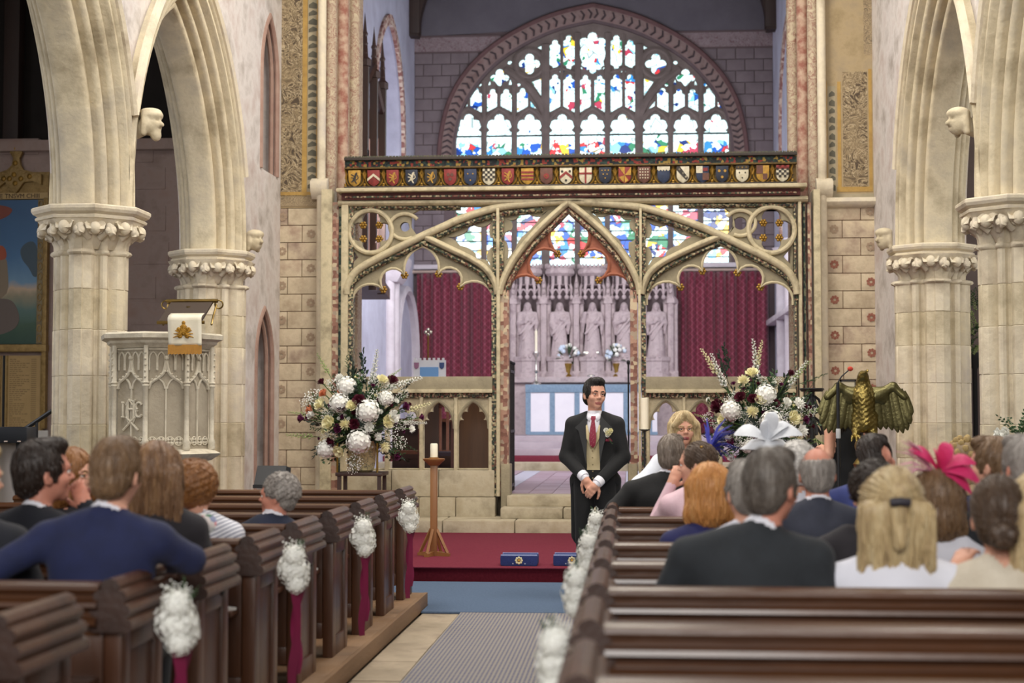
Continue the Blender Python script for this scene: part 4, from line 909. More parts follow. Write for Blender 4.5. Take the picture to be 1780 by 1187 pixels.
# ================================================================ east window
def glass_mat():
    m = bpy.data.materials.new('stained_glass'); m.use_nodes = True; n = m.node_tree.nodes; L = m.node_tree.links.new; b = n['Principled BSDF']
    tc = n.new('ShaderNodeTexCoord'); sp = n.new('ShaderNodeSeparateXYZ'); L(tc.outputs['Object'], sp.inputs[0])
    v = n.new('ShaderNodeTexVoronoi'); v.inputs['Scale'].default_value = 5.; L(tc.outputs['Object'], v.inputs['Vector'])
    ns = n.new('ShaderNodeTexNoise'); ns.inputs['Scale'].default_value = 5.5; ns.inputs['Detail'].default_value = 2; L(tc.outputs['Object'], ns.inputs['Vector'])
    sc = n.new('ShaderNodeSeparateColor'); L(v.outputs['Color'], sc.inputs[0])
    r = n.new('ShaderNodeValToRGB'); r.color_ramp.interpolation = 'CONSTANT'; e = r.color_ramp.elements
    cols = ['#1d4fa8', '#c3343a', '#2f7fc0', '#e8c23c', '#2d7a5a', '#7fc5dd', '#17306e', '#d9f3f6', '#a83a52', '#f3f7f2']
    e[0].color = (*H(cols[0]), 1); e[1].position = .1; e[1].color = (*H(cols[1]), 1)
    for i, c in enumerate(cols[2:]): k = e.new((i+2)/10); k.color = (*H(c), 1)
    L(sc.outputs[0], r.inputs[0])
    # painted scenes sit in two bands of the lights, canopies of clear glass between
    zr_ = n.new('ShaderNodeValToRGB'); er = zr_.color_ramp.elements; mr = n.new('ShaderNodeMapRange'); mr.inputs[1].default_value = 4.5; mr.inputs[2].default_value = 10.; L(sp.outputs[2], mr.inputs[0]); L(mr.outputs[0], zr_.inputs[0])
    def zz(py): return (PY(1030, py, YW).z-4.5)/5.5
    er[0].position = 0; er[0].color = (0, 0, 0, 1); er[1].position = 1; er[1].color = (.28,)*3+(1,)
    for py, val in ((463, .12), (450, .15), (448, .6), (372, .6), (366, .55), (300, .5), (269, .62), (247, .62), (240, .03), (196, .08), (185, .34)): k = er.new(min(max(zz(py), .002), .998)); k.color = (val,)*3+(1,)
    g = n.new('ShaderNodeMath'); g.operation = 'LESS_THAN'
    nm = n.new('ShaderNodeMapRange'); nm.inputs[1].default_value = .3; nm.inputs[2].default_value = .7; L(ns.outputs[0], nm.inputs[0]); L(nm.outputs[0], g.inputs[0]); L(zr_.outputs[0], g.inputs[1])
    mx = n.new('ShaderNodeMix'); mx.data_type = 'RGBA'; mx.inputs[6].default_value = (*H('#d8f6f8'), 1); L(g.outputs[0], mx.inputs[0]); L(r.outputs[0], mx.inputs[7])
    ve = n.new('ShaderNodeTexVoronoi'); ve.feature = 'DISTANCE_TO_EDGE'; ve.inputs['Scale'].default_value = 5.; L(tc.outputs['Object'], ve.inputs['Vector'])
    lt = n.new('ShaderNodeMath'); lt.operation = 'GREATER_THAN'; lt.inputs[1].default_value = .03; L(ve.outputs[0], lt.inputs[0])
    l2 = n.new('ShaderNodeMath'); l2.operation = 'MULTIPLY_ADD'; l2.inputs[1].default_value = .65; l2.inputs[2].default_value = .35; L(lt.outputs[0], l2.inputs[0])
    mu = n.new('ShaderNodeMix'); mu.data_type = 'RGBA'; mu.blend_type = 'MULTIPLY'; mu.inputs[0].default_value = 1; L(mx.outputs[2], mu.inputs[6]); L(l2.outputs[0], mu.inputs[7])
    L(mu.outputs[2], b.inputs['Base Color']); L(mu.outputs[2], b.inputs['Emission Color']); b.inputs['Emission Strength'].default_value = 1.25; b.inputs['Roughness'].default_value = .2
    return m
GLASS = glass_mat()
win1 = thing('window_1', None, None, kind='structure')
LX = [(793.5, 837.5), (846.3, 890.2), (899, 942.5), (955.5, 999), (1008.5, 1051.5), (1060.5, 1104), (1117.3, 1160.8), (1170.2, 1213), (1222.7, 1266.5)]
lights = []
for a, b_ in LX:
    lights.append([(a, 462), (a, 231)]+foils([(a+5, 227), (a+13.5, 209), (b_-13.5, 209), (b_-5, 227)], [-.45, -.62, -.45], 6)+[(b_, 231), (b_, 462)])
small = []
def slim(x0, x1, yt, yb, slope=0, low=False):     # slender upper light with lobed head; lobed or slanting foot
    c = (x0+x1)/2; t = foils([(x0, yt+11), (x0+5, yt+8), (x1-5, yt+8), (x1, yt+11)], [0, -.75, 0], 5)
    if low: foot = foils([(x1, yb-9), (x1-6, yb-6), (x0+6, yb-6), (x0, yb-9)], [0, -.8, 0], 5)
    else: foot = [(x1, yb+(slope if slope > 0 else 0)), (x0, yb-(slope if slope < 0 else 0))] if slope else [(x1, yb), (x0, yb)]
    return t+foot
MIR = lambda l: [(2060.5-a, b) for a, b in reversed(l)]
sl = [slim(818, 838, 153, 187, 10), slim(847, 866.5, 154, 186, -10), slim(870.5, 890, 154, 186, 10), slim(899, 918, 152, 187, -10),
      slim(955, 975, 69, 123, low=True), slim(979, 999, 61, 123, low=True), slim(955, 975, 129, 186, -11), slim(979, 999, 129, 186, 11), slim(1008.5, 1027, 129, 186, -11),
      [(802, 192), (813, 176), (813.5, 186)], [(922, 176), (934, 191), (923, 187)], [(924, 143), (941, 137), (941, 168)], [(933, 84), (941.5, 80), (941.5, 88)], circ((886.5, 110), 4, 8), circ((834.5, 148.5), 3.4, 8), circ((902, 148.5), 3.4, 8), circ((976.8, 125.5), 5, 4), [(848, 150), (852, 140), (854, 149)], [(884, 149), (887, 138), (891, 149)],
      foils([(862, 131), (876, 131), (877, 143), (869, 153.5), (861, 143)]+[(862, 131)], [-.75, -.75, -.0, 0., -.75], 6, True)]
qf = foils([(913.5, 105), (928, 105), (928, 119.5), (913.5, 119.5), (913.5, 105)], -.78, 7, True); sl.append(qf)
for l in sl: small.append(l); small.append(MIR(l))
top = foils([(1012, 108), (1010, 84), (1022, 68), (1038.5, 68), (1050.5, 84), (1048.5, 108), (1036, 122), (1025, 122), (1012, 108)], [-.12, -.5, -.7, -.5, -.12, -.4, -.7, -.4], 6, True); small.append(top)
small.append(circ((1012, 119), 3.5, 4)); small.append(circ((1048.5, 119), 3.5, 4))
YT = YW+.22
allh = [EE(l, YT) for l in lights+small]
outer = EE(arcI, YT)+[(E(1273, 466, YT)[0], E(789, 466, YT)[1]), (E(789, 466, YT)[0], E(789, 466, YT)[1])]
outer = [(x+(.06 if x > -.77 else -.06), z+.05) if z > low+.1 else (x+(.06 if x > -.77 else -.06), z) for x, z in outer]
plate('window_tracery', [outer]+allh, YT-.10, .2, TRAC, win1)
for l in allh:
    mb = MB(); mb.prism(l, YT, YT+.012, 'Y'); o = obj('pane', mb, GLASS, win1, smooth=0)
# moulded mullions and arch ribs in front of the tracery
def wrib(pts, r_): mb = MB(); mb.tube([(x, YT-.12, z) for x, z in EE(pts, YT)], r_, 6, flat=1.3); obj('tracery_rib', mb, TRAC, win1)
for i in range(8):
    x = (LX[i][1]+LX[i+1][0])/2; big = i in (2, 5); wrib([(x, 465), (x, 80 if big else 125 if i in (3, 4) else 205)], .075 if big else .05)
for a, b_ in LX:
    a -= 4; b_ += 4; c = (a+b_)/2; wrib([(a, 222), (a+5, 208), (a+14, 197), (c, 190), (b_-14, 197), (b_-5, 208), (b_, 222)], .045)
for c in ((920.8, 112.3), (1139.7, 112.3)): wrib([(c[0]+24*cos(2*pi*i/20), c[1]+24*sin(2*pi*i/20)) for i in range(21)], .045)
for f in (lambda p: p, lambda p: [(2061-a, b) for a, b in p]): wrib(f([(948, 200), (938, 178), (922, 156), (900, 136), (880, 122)]), .06); wrib(f([(868, 190), (868, 152)]), .035); wrib(f([(842, 205), (842, 142)]), .04); wrib(f([(894, 205), (894, 146)]), .04); wrib(f([(977, 190), (977, 62)]), .03); wrib(f([(1004, 200), (1004, 60)]), .05); wrib(f([(950, 126), (975, 120), (1000, 128)]), .03)
for py in (238, 372, 388, 404, 420, 436, 450):
    a, b_ = E(793, py, YT), E(1267, py, YT); mb = MB(); mb.tube([(a[0], YT-.012, a[1]), (b_[0], YT-.012, a[1])], .012 if py > 300 else .02, 5); obj('saddle_bar', mb, mat('saddle_bar_iron', H('#262a2c'), rough=.7), win1)
# ================================================================ reredos, altar and chancel furniture
RER = mat('reredos_stone', H('#bcacae'), H('#978689'), .85, sc=5, bump=.3, bsc=30, c3=H('#a99a9b'), contrast=.2)
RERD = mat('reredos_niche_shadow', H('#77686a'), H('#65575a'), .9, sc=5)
YR = 31.75
def Q(px, py, Y=YR): return PY(px, py, Y)
rx0, rx1 = Q(885, 600).x, Q(1177, 600).x
zl = Q(1030, 655).z; zcan = Q(1030, 478).z
rer = thing('reredos', 'pale carved stone reredos with canopied statue niches behind the altar', 'reredos', (Q(1030, 650).x, YR+.3, 1.13), world=True)
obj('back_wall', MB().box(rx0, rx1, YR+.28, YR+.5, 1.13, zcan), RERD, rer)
obj('ledge', MB().box(rx0-.05, rx1+.05, YR-.25, YR+.3, zl-.12, zl), RER, rer, bevel=.02)
obj('base', MB().box(rx0, rx1, YR-.12, YR+.3, 1.13, zl-.12), RER, rer)
NX = [917, 973, 1030, 1085, 1141]; PXS = [892, 945, 1002, 1057, 1112, 1166]
for px in PXS:
    x = Q(px, 600).x; mb = MB()
    for dx, r_ in ((-.10, .05), (0, .075), (.10, .05)): mb.tube([(x+dx, YR+.1-.05*(dx == 0), zl), (x+dx, YR+.1-.05*(dx == 0), zl+1.55)], r_, 8)
    mb.box(x-.15, x+.15, YR-.02, YR+.28, zl, zl+.12)
    mb.lathe([(.16, zl+1.5), (.15, zl+1.58), (.08, zl+1.65), (.05, zl+1.9), (.0, zl+2.15)], (x, YR+.1, 0), 6)
    for k in range(4): mb.ball((x, YR-.0, zl+1.6+.12*k), .03, 6, 4)
    obj('buttress', mb, RER, rer)
fo = MB()
for px in NX:
    x = Q(px, 600).x; c = thing('canopy', None, None); c.parent = rer; c.location = Vector((x, YR+.12, 0))-Vector(rer['_world'])
    mb = MB(); z0, z1, z2, z3 = Q(px, 512).z, Q(px, 497).z, Q(px, 478).z, Q(px, 466).z
    mb.lathe([(.20, z1), (.24, z1+.02), (.24, z2-.03), (.28, z2), (.31, z2+.03), (.31, z3-.05), (.29, z3-.03), (.29, z3)], (0, 0, 0), 10, rot=pi/10)
    link('canopy_body', mesh_of(mb, 'canopy_body', 30, (RER,)), c)
    for i in range(5):
        a = -pi/2+(i-2)*.62; lx, ly = .25*cos(a), .25*sin(a)
        m2 = MB(); m2.tube([(lx*.9, ly*.9, z1+.05), (lx, ly, z1-.05), (lx, ly, z0-.02)], [.03, .035, .02], 6); m2.ball((lx, ly, z0-.06), .05, 7, 5); link('pendant', mesh_of(m2, 'pendant', 60, (RER,)), c)
        if i < 4:
            a2 = a+.31
            for z_ in (z1+.03,):
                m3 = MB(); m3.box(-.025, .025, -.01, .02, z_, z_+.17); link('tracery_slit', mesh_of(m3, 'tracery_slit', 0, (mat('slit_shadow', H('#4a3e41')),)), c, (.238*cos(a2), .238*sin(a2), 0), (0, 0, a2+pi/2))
            m4 = MB(); m4.tube([(.25*cos(a+.62*t/6), .25*sin(a+.62*t/6), z0+.10*sin(pi*t/6)) for t in range(7)], .02, 6); link('pendant_arch', mesh_of(m4, 'pendant_arch', 60, (RER,)), c)
    m5 = MB()
    for i in range(12):
        a = pi+pi*i/11; m5.prism([(-.035, 0), (-.02, .05), (0, .09), (.02, .05), (.035, 0)], -.015, .015, 'Y'); 
        for q_ in range(len(m5.v)-10, len(m5.v)):
            vx, vy, vz = m5.v[q_]; th = a+pi/2; m5.v[q_] = (.295*cos(a)+vx*cos(th)-vy*sin(th), .295*sin(a)+vx*sin(th)+vy*cos(th), z3+vz)
    link('cresting', mesh_of(m5, 'cresting', 0, (RER,)), c)
# statues
def statue(px, pose, label):
    x = Q(px, 620).x; z0 = Q(px, 621).z; h = Q(px, 526).z-z0; k = h/1.75
    s = SDF(); T = 0
    s.cap((0, 0, .0), (0, 0, .9), .27, .19, k=.05).ell((0, 0, 1.2), (.23, .15, .24), k=.08).ell((0, 0, 1.4), (.24, .13, .1), k=.06)
    s.cap((0, 0, 1.42), (0, -.02, 1.52), .06, k=.03).ell((0, -.03, 1.62), (.085, .10, .12), k=.02).cap((0, -.12, 1.63), (0, -.14, 1.6), .014, k=.01).ell((0, .02, 1.64), (.11, .11, .13), k=.02).ell((0, -.08, 1.53), (.055, .05, .07), k=.02)
    for sx in (-1, 1): s.cap((sx*.05, .03, 1.62), (sx*.13, .02, 1.42), .06, .04, k=.03)
    arms = {0: [((-.24, 0, 1.38), (-.27, -.03, 1.08), (-.05, -.2, 1.12)), ((.24, 0, 1.38), (.27, -.03, 1.1), (.03, -.22, 1.2))], 1: [((-.24, 0, 1.38), (-.26, -.02, 1.05), (-.16, -.16, .85)), ((.24, 0, 1.38), (.27, -.05, 1.1), (.05, -.21, 1.22))],
            2: [((-.24, 0, 1.38), (-.30, -.08, 1.15), (-.22, -.2, 1.4)), ((.24, 0, 1.38), (.29, -.04, 1.08), (.10, -.2, 1.1))], 3: [((-.24, 0, 1.38), (-.28, -.04, 1.08), (-.02, -.22, 1.16)), ((.24, 0, 1.38), (.27, -.02, 1.02), (.2, -.15, .8))]}[pose]
    for a, b_, c in arms: s.cap(a, b_, .085, .08, k=.03).cap(b_, c, .085, .05, k=.03).ell(c, (.05, .045, .06), k=.02).cap(b_, (b_[0], b_[1]+.02, b_[2]-.35), .08, .03, k=.05)
    if pose in (0, 3): s.ell((.0, -.23, 1.22), (.09, .03, .11), k=.01)
    rnd = random.Random(px)
    for i in range(15):     # hanging folds
        a = pi+pi*(i+.5)/15; tw = rnd.uniform(-.25, .25)
        s.cap((.19*cos(a+tw), .16*sin(a+tw), rnd.uniform(.75, 1.1)), (.27*cos(a), .25*sin(a), .02), .02, .04, k=.025)
    s.cap((.2, -.13, 1.25), (-.22, -.2, .75), .05, .04, k=.03).cap((.22, -.12, 1.1), (-.15, -.24, .55), .04, .03, k=.03).cap((-.1, -.27, .0), (-.06, -.33, .0), .06, .05, k=.02).cap((.1, -.27, .0), (.1, -.33, .0), .06, .05, k=.02)
    me = s.mesh(.022, 'statue', (RER,)); me.transform(Matrix.Scale(k, 4))
    st = thing('saint_statue', label, 'statue', (x, YR+.02, zl)); link('figure', me, st, (0, 0, z0-zl))
    mb = MB(); mb.lathe([(.30, 0), (.30, .08), (.26, .10), (.26, z0-zl-.1), (.29, z0-zl-.07), (.29, z0-zl+.01)], (0, 0, 0), 8, rot=pi/8, sy=.8); link('pedestal', mesh_of(mb, 'pedestal', 30, (RER,)), st)
statue(917, 0, 'robed stone saint holding a book in the niche beside the tall altar candle'); statue(973, 1, 'stone saint with cloak across the chest behind the left flower vase'); statue(1030, 2, 'robed stone figure raising a hand in blessing above the altar cross')
statue(1085, 3, 'stone saint gathering his robe behind the right flower vase'); statue(1141, 0, 'stone saint with folded arms in the niche next to the right curtain')
# curtains
def dam():
    m = bpy.data.materials.new('crimson_damask'); m.use_nodes = True; n = m.node_tree.nodes; L = m.node_tree.links.new; b = n['Principled BSDF']; b.inputs['Roughness'].default_value = .6; b.inputs['Sheen Weight'].default_value = .3
    tc = n.new('ShaderNodeTexCoord'); mp = n.new('ShaderNodeMapping'); mp.inputs['Rotation'].default_value = (0, R(45), 0); L(tc.outputs['Object'], mp.inputs[0])
    ck = n.new('ShaderNodeTexBrick'); ck.inputs['Scale'].default_value = 5; ck.inputs['Mortar Size'].default_value = .03; ck.inputs['Brick Width'].default_value = .5; ck.inputs['Row Height'].default_value = .5; ck.offset = 0
    mp2 = n.new('ShaderNodeMapping'); mp2.inputs['Rotation'].default_value = (R(90), 0, 0); L(mp.outputs[0], mp2.inputs[0]); L(mp2.outputs[0], ck.inputs['Vector'])
    ck.inputs['Color1'].default_value = (*H('#5f0c25'), 1); ck.inputs['Color2'].default_value = (*H('#6b102b'), 1); ck.inputs['Mortar'].default_value = (*H('#8d3a52'), 1); L(ck.outputs['Color'], b.inputs['Base Color']); return m
DAM = dam()
def curtain(xa, xb, za, zb, Y, label, fold=.21):
    n = int(abs(xb-xa)/.025); mb = MB(); rnd = random.Random(int(xa*100)); ph = [rnd.uniform(-.4, .4) for _ in range(60)]
    def yy(x, t): u = (x-xa)/fold; i = int(u) % 60; f = u-int(u); p = ph[i]*(1-f)+ph[(i+1) % 60]*f; return Y+.075*sin(2*pi*u+p*2)*(1-.3*t)+.02*sin(5.1*u)
    for r_ in range(9):
        t = r_/8
        for i in range(n+1): x = xa+(xb-xa)*i/n; mb.v.append((x, yy(x, 1-t), za+(zb-za)*t))
    for r_ in range(8):
        for i in range(n): a = r_*(n+1)+i; mb.f.append((a, a+1, a+n+2, a+n+1)); mb.m.append(0)
    c = thing('damask_curtain', label, 'curtain', ((xa+xb)/2, Y, za), world=True); o = obj('cloth', mb, DAM, c, smooth=80); sm = o.modifiers.new('thick', 'SOLIDIFY'); sm.thickness = .012
    t = MB(); t.tube([(xa-.1, Y, zb+.04), (xb+.1, Y, zb+.04)], .03, 8); t.ball((xa-.1, Y, zb+.04), .05); t.ball((xb+.1, Y, zb+.04), .05); obj('curtain_rail', t, mat('rail_pale_wood', H('#a8948a'), rough=.6), c)
zc1 = E(750, 477)[1]
curtain(E(727, 500)[0], rx0+.05, 1.16, zc1, YW-.18, 'deep red damask curtain hanging left of the stone reredos'); curtain(rx1-.05, E(1334, 500)[0], 1.16, zc1, YW-.18, 'deep red damask curtain hanging right of the stone reredos')
obj('curtain_band', MB().box(XCL, rx0, YW-.1, YW+.05, zc1+.1, zc1+.2), PALE, wce, bevel=.02); obj('curtain_band', MB().box(rx1, XCR, YW-.1, YW+.05, zc1+.1, zc1+.2), PALE, wce, bevel=.02)
# altar
YA0 = 30.9
ax0, ax1 = PY(915, 700, YA0).x, PY(1143, 700, YA0).x; at = PY(1030, 668, YA0).z
alt = thing('altar', 'altar with white panels and grey blue brocade frontal', 'altar', ((ax0+ax1)/2, YA0+.3, 1.13), world=True)
obj('body', MB().box(ax0+.01, ax1-.01, YA0+.01, YA0+.56, 1.13, at-.02), mat('altar_cloth_white', H('#e6e3ea'), H('#d7d4de'), .8, sc=2, bump=.1, bsc=6), alt)
BRO = mat('blue_grey_brocade', H('#7f97ae'), H('#5f7890'), .6, sc=22, bump=.3, bsc=50)
obj('superfrontal', MB().box(ax0-.02, ax1+.02, YA0-.02, YA0+.58, at-.16, at), BRO, alt, bevel=.01)
for px in (919, 961, 1004, 1047, 1089, 1130): 
    x = PY(px-1, 700, YA0).x; obj('orphrey', MB().box(x-.05, x+.05, YA0-.006, YA0+.01, 1.15, at-.15), BRO, alt)
obj('hem', MB().box(ax0, ax1, YA0-.008, YA0+.01, 1.14, 1.2), BRO, alt)
# things on the altar and ledge
SILV = mat('polished_silver', H('#d8d5cc'), rough=.25, metal=.9); BRS = mat('polished_brass', H('#c9a557'), H('#8f6d2c'), .28, metal=.85, sc=9); WAX = mat('candle_wax', H('#f2ecd8'), H('#e6dcc0'), .5, sc=4)
p = PY(932, 663, YA0+.2)
cs = thing('altar_candlestick', 'tall silver candlestick with white candle at the altar end', 'candlestick', (p.x, YA0+.2, at)); k = (PY(932, 612, YA0+.2).z-at)
mb = MB().lathe([(.10, 0), (.09, .03), (.03, .08), (.02, k*.35), (.045, k*.4), (.02, k*.46), (.02, k*.8), (.05, k*.9), (.07, k*.95), (.065, k)], n=12); obj('stem', mb, SILV, cs, (0, 0, 0)); mb = MB().lathe([(.028, k), (.028, k+.42), (.012, k+.435), (.003, k+.47)], n=10); obj('candle', mb, WAX, cs, (0, 0, 0))
cr_ = thing('altar_cross', 'gilt standing cross with jewelled arms on the reredos ledge', 'cross', (Q(1028, 655).x, YR-.12, zl)); k = Q(1028, 603).z-zl
mb = MB().lathe([(.12, 0), (.12, .03), (.04, .08), (.03, .16), (.055, .2), (.03, .24), (.02, k*.55)], n=10); obj('stem', mb, SILV, cr_, (0, 0, 0))
mb = MB(); mb.box(-.022, .022, -.015, .015, k*.5, k-.03); mb.box(-.12, .12, -.015, .015, k*.76, k*.76+.045)
for c in ((0, 0, k-.03), (-.13, 0, k*.76+.02), (.13, 0, k*.76+.02), (0, 0, k*.76+.02)): mb.ball(c, .045, 8, 5, (1, .4, 1))
obj('cross_arms', mb, SILV, cr_, (0, 0, 0))
PETW = mat('white_petals', H('#f4f2ec'), H('#dfe0d8'), .6, sc=20, spec=.2); PETB = mat('pale_blue_petals', H('#b9cbe0'), H('#d9e2ee'), .6, sc=20); LEAF = mat('leaf_green', H('#3d5a34'), H('#2a4326'), .55, sc=12); LEAFD = mat('dark_eucalyptus', H('#27392c'), H('#1c2b20'), .5, sc=12)
def vase_posy(px, label):
    v = thing('altar_vase', label, 'vase of flowers', (Q(px, 655).x, YR-.12, zl)); k = Q(px, 632).z-zl
    mb = MB().lathe([(.07, 0), (.075, .02), (.04, .06), (.05, k*.5), (.08, k*.9), (.085, k)], n=12); obj('vase', mb, BRS, v, (0, 0, 0)); rnd = random.Random(px)
    for i in range(22):
        a = rnd.uniform(0, 2*pi); e = rnd.uniform(-.2, 1.4); r_ = .2; b_ = MB(); c = (r_*cos(a)*cos(e), .7*r_*sin(a)*cos(e), k+.15+r_*sin(e)*1.1); b_.ball(c, rnd.uniform(.035, .06), 7, 5); obj('bloom', b_, rnd.choice((PETW, PETB, PETW)), v, (0, 0, 0))
    for i in range(18):
        a = rnd.uniform(0, 2*pi); e = rnd.uniform(-.5, 1.5); d = Vector((cos(a)*cos(e), .7*sin(a)*cos(e), sin(e))); b_ = MB(); b_.tube([d*.1+Vector((0, 0, k+.1)), d*.22+Vector((0, 0, k+.13)), d*.3+Vector((0, 0, k+.12))], [.01, .035, .004], 5, flat=.3); obj('leaf', b_, LEAF, v, (0, 0, 0))
vase_posy(988, 'brass vase of white and blue flowers left of the altar cross'); vase_posy(1072, 'brass vase of white and blue flowers right of the altar cross')
# organ case on the north wall
OAK = mat('oak_dark_brown', H('#4a3023'), H('#33201a'), .5, sc=4, stretch=(1, 1, .25)); PIPE = mat('organ_pipe_pink', H('#d3a79a'), H('#bd8f84'), .5, sc=3); PIPET = mat('organ_pipe_buff', H('#b7a07c'), H('#9a8463'), .5, sc=3)
oc = thing('organ_case', 'dark wooden organ case with pinnacled posts and pink pipes on the chancel wall', 'organ', (-4.3, 24.5, 3.45), world=True)
obj('case_floor', MB().prism([(23.4, 3.75), (25.6, 3.45), (25.6, 3.62), (23.4, 3.95)], XCL, -3.98, 'X'), OAK, oc)
for y_ in (23.5, 24.35, 25.2):
    mb = MB(); mb.box(-4.12, -4.0, y_-.06, y_+.06, 3.5, 7.0); mb.lathe([(.10, 6.9), (.10, 7.0), (.05, 7.05), (.03, 7.45), (.0, 7.75)], (-4.06, y_, 0), 6)
    for z_ in (7.1, 7.25, 7.4): mb.ball((-4.06, y_, z_), .05, 6, 4)
    mb.box(-4.12, -4.0, y_-.09, y_+.09, 5.5, 5.6); obj('case_post', mb, OAK, oc)
for a, b_, za, zb in ((23.5, 24.35, 6.6, 7.1), (24.35, 25.2, 6.9, 6.5), (23.5, 25.2, 5.55, 5.1)): mb = MB(); mb.tube([(-4.06, a, za), (-4.06, b_, zb)], .06, 6); obj('case_rail', mb, OAK, oc)
for i in range(12): y_ = 23.6+.135*i; mb = MB(); mb.lathe([(.02, 3.62), (.055, 3.95), (.055, 6.2+.3*sin(i*.9)), (.05, 6.2+.3*sin(i*.9))], (-4.16, y_, 0), 10); obj('pipe', mb, PIPE if i % 3 else PIPET, oc)
# choir furniture
st = thing('choir_stall', 'brown oak choir stall end seen through the screen doorway', 'stall', (-2.05, 23.2, .545), world=True)
obj('stall_end', MB().prism([(22.6, .545), (23.5, .545), (23.5, 1.15), (23.35, 1.2), (23.3, 1.55), (23.1, 1.62), (22.9, 1.5), (22.6, 1.45)], -2.13, -2.04, 'X'), mat('oak_warm_brown', H('#7a4a30'), H('#5a3220'), .45, sc=4, stretch=(1, 1, .25)), st, bevel=.015)
obj('bench_seat', MB().box(-3.6, -2.13, 22.7, 23.2, .95, 1.0), _M['oak_warm_brown'], st); obj('book_board', MB().box(-3.6, -2.0, 23.2, 23.5, 1.42, 1.47), _M['oak_warm_brown'], st); obj('stall_front', MB().box(-3.6, -2.13, 23.42, 23.47, .6, 1.42), OAK, st)
mb = MB(); mb.lathe([(.02, 1.55), (.07, 1.6), (.1, 1.68), (.06, 1.74), (.08, 1.78), (.0, 1.86)], (-2.085, 23.2, 0), 8); obj('poppyhead', mb, _M['oak_warm_brown'], st)
bd = tag(obj('stall_back_board', MB().box(-2.3, -1.72, 20.4, 20.48, .545, 1.72), mat('umber_panel', H('#6d4a2c'), H('#4e321c'), .5, sc=3, stretch=(3, 1, .3))), 'plain brown wooden panel standing behind the low screen arches', 'panel')
ch_ = thing('choir_chair', 'reddish carved wooden chair with slatted back behind the low screen arches', 'chair', (PY(762, 812, 20.9).x, 20.9, .545)); CW = mat('mahogany_chair', H('#6b3527'), H('#4a2119'), .4, sc=4)
for sx in (-.22, .22): obj('back_post', MB().box(sx-.025, sx+.025, -.23, -.18, 0, 1.12), CW, ch_, (0, 0, 0)); obj('front_leg', MB().box(sx-.025, sx+.025, .2, .25, 0, .45), CW, ch_, (0, 0, 0))
obj('seat', MB().box(-.25, .25, -.22, .26, .43, .48), mat('plum_seat', H('#3b2a35')), ch_, (0, 0, 0)); obj('top_rail', MB().box(-.25, .25, -.24, -.17, 1.08, 1.18), CW, ch_, (0, 0, 0))
for i in range(4): obj('back_slat', MB().box(-.17+.1*i, -.13+.1*i, -.215, -.195, .5, 1.08), mat('chair_slat_red', H('#a06a54'), H('#84503e'), .4, sc=5), ch_, (0, 0, 0))
# white banner with battlemented edge and processional cross
bn = thing('church_banner', 'white banner with battlemented edge, blue panel and shields behind the screen rail', 'banner', (PY(745, 690, 20.6).x, 20.6, .545), world=True)
a, b_ = PY(719, 626, 20.6), PY(775, 700, 20.6); WB = mat('banner_white', H('#e9eaf2'), H('#d6d9e6'), .8, sc=3)
obj('cloth', MB().box(a.x, b_.x, 20.59, 20.61, 1.7, a.z), WB, bn)
for i in range(7): x = a.x+(b_.x-a.x)*(i+.15)/7; obj('battlement', MB().box(x, x+.032, 20.59, 20.61, a.z, a.z+.03), WB, bn); 
p, q = PY(730, 638, 20.58), PY(762, 653, 20.58); obj('blue_panel', MB().box(p.x, q.x, 20.575, 20.592, q.z-.2, p.z), mat('banner_blue', H('#6f9fd8'), rough=.7), bn)
for px, c in ((724, '#9a6a8c'), (768, '#31487e')): p = PY(px, 633, 20.58); me = SHM.copy(); me.materials.clear(); me.materials.append(mat('badge_'+c[1:], H(c), rough=.6)); link('badge', me, bn, Vector((p.x, 20.565, p.z-.02))-Vector(bn['_world']), None, .42)
mb = MB(); mb.box(a.x+.1, b_.x-.1, 20.62, 20.66, .545, 1.72); obj('stand', mb, OAK, bn)
pc = thing('processional_cross', 'slim gilt processional cross staff against the left curtain', 'cross', (PY(744, 690, 21.2).x, 21.2, .545)); k = PY(743, 573, 21.2).z-.545
mb = MB(); mb.tube([(0, 0, 0), (0, 0, k-.06)], .012, 6); obj('staff', mb, BRS, pc, (0, 0, 0)); mb = MB()
for c in ((0, 0, k), (-.035, 0, k-.035), (.035, 0, k-.035), (0, 0, k-.07)): mb.ball(c, .026, 8, 5, (1, .4, 1))
obj('cross_head', mb, SILV, pc, (0, 0, 0))
# ================================================================ pews
PEWW = mat('pew_walnut_stain', H('#51311f'), H('#301b10'), .36, sc=3.5, bump=.12, bsc=30, stretch=(1, 1, .22), c3=H('#4c2f1e'), coat=.12)
PEWR = mat('pew_rail_polish', H('#5f3a20'), H('#371f11'), .32, sc=4, bump=.08, bsc=40, stretch=(.2, 1, 1), coat=.15)
PEWD = mat('pew_end_grain', H('#3a2217'), H('#2b1810'), .55, sc=8, bump=.2)
KERB = mat('pew_platform_board', H('#8a6a4a'), H('#6b4f37'), .6, sc=3, bump=.2, stretch=(1, .2, 1))
PL = .11
_h = [(.055, .775), (.074, .785), (.078, .80), (.072, .817), (.056, .824), (.056, .832), (.068, .838), (.071, .852), (.064, .866), (.046, .873), (.046, .881), (.056, .887), (.057, .90), (.048, .913), (.03, .919), (.03, .926), (.034, .934), (.022, .95)]
CAPP = _h+[(0, .957)]+[(-a, b_) for a, b_ in reversed(_h)]
RAILP = [(-.03, .76), (-.03, .79), (-.07, .795), (-.085, .803), (-.085, .818), (-.07, .825), (-.045, .828), (-.045, .848), (-.065, .852), (-.078, .862), (-.074, .876), (-.058, .884), (-.036, .887), (-.036, .902), (-.05, .906), (-.058, .918), (-.052, .932), (-.03, .94), (.03, .94), (.045, .92), (.03, .905), (.035, .76)]
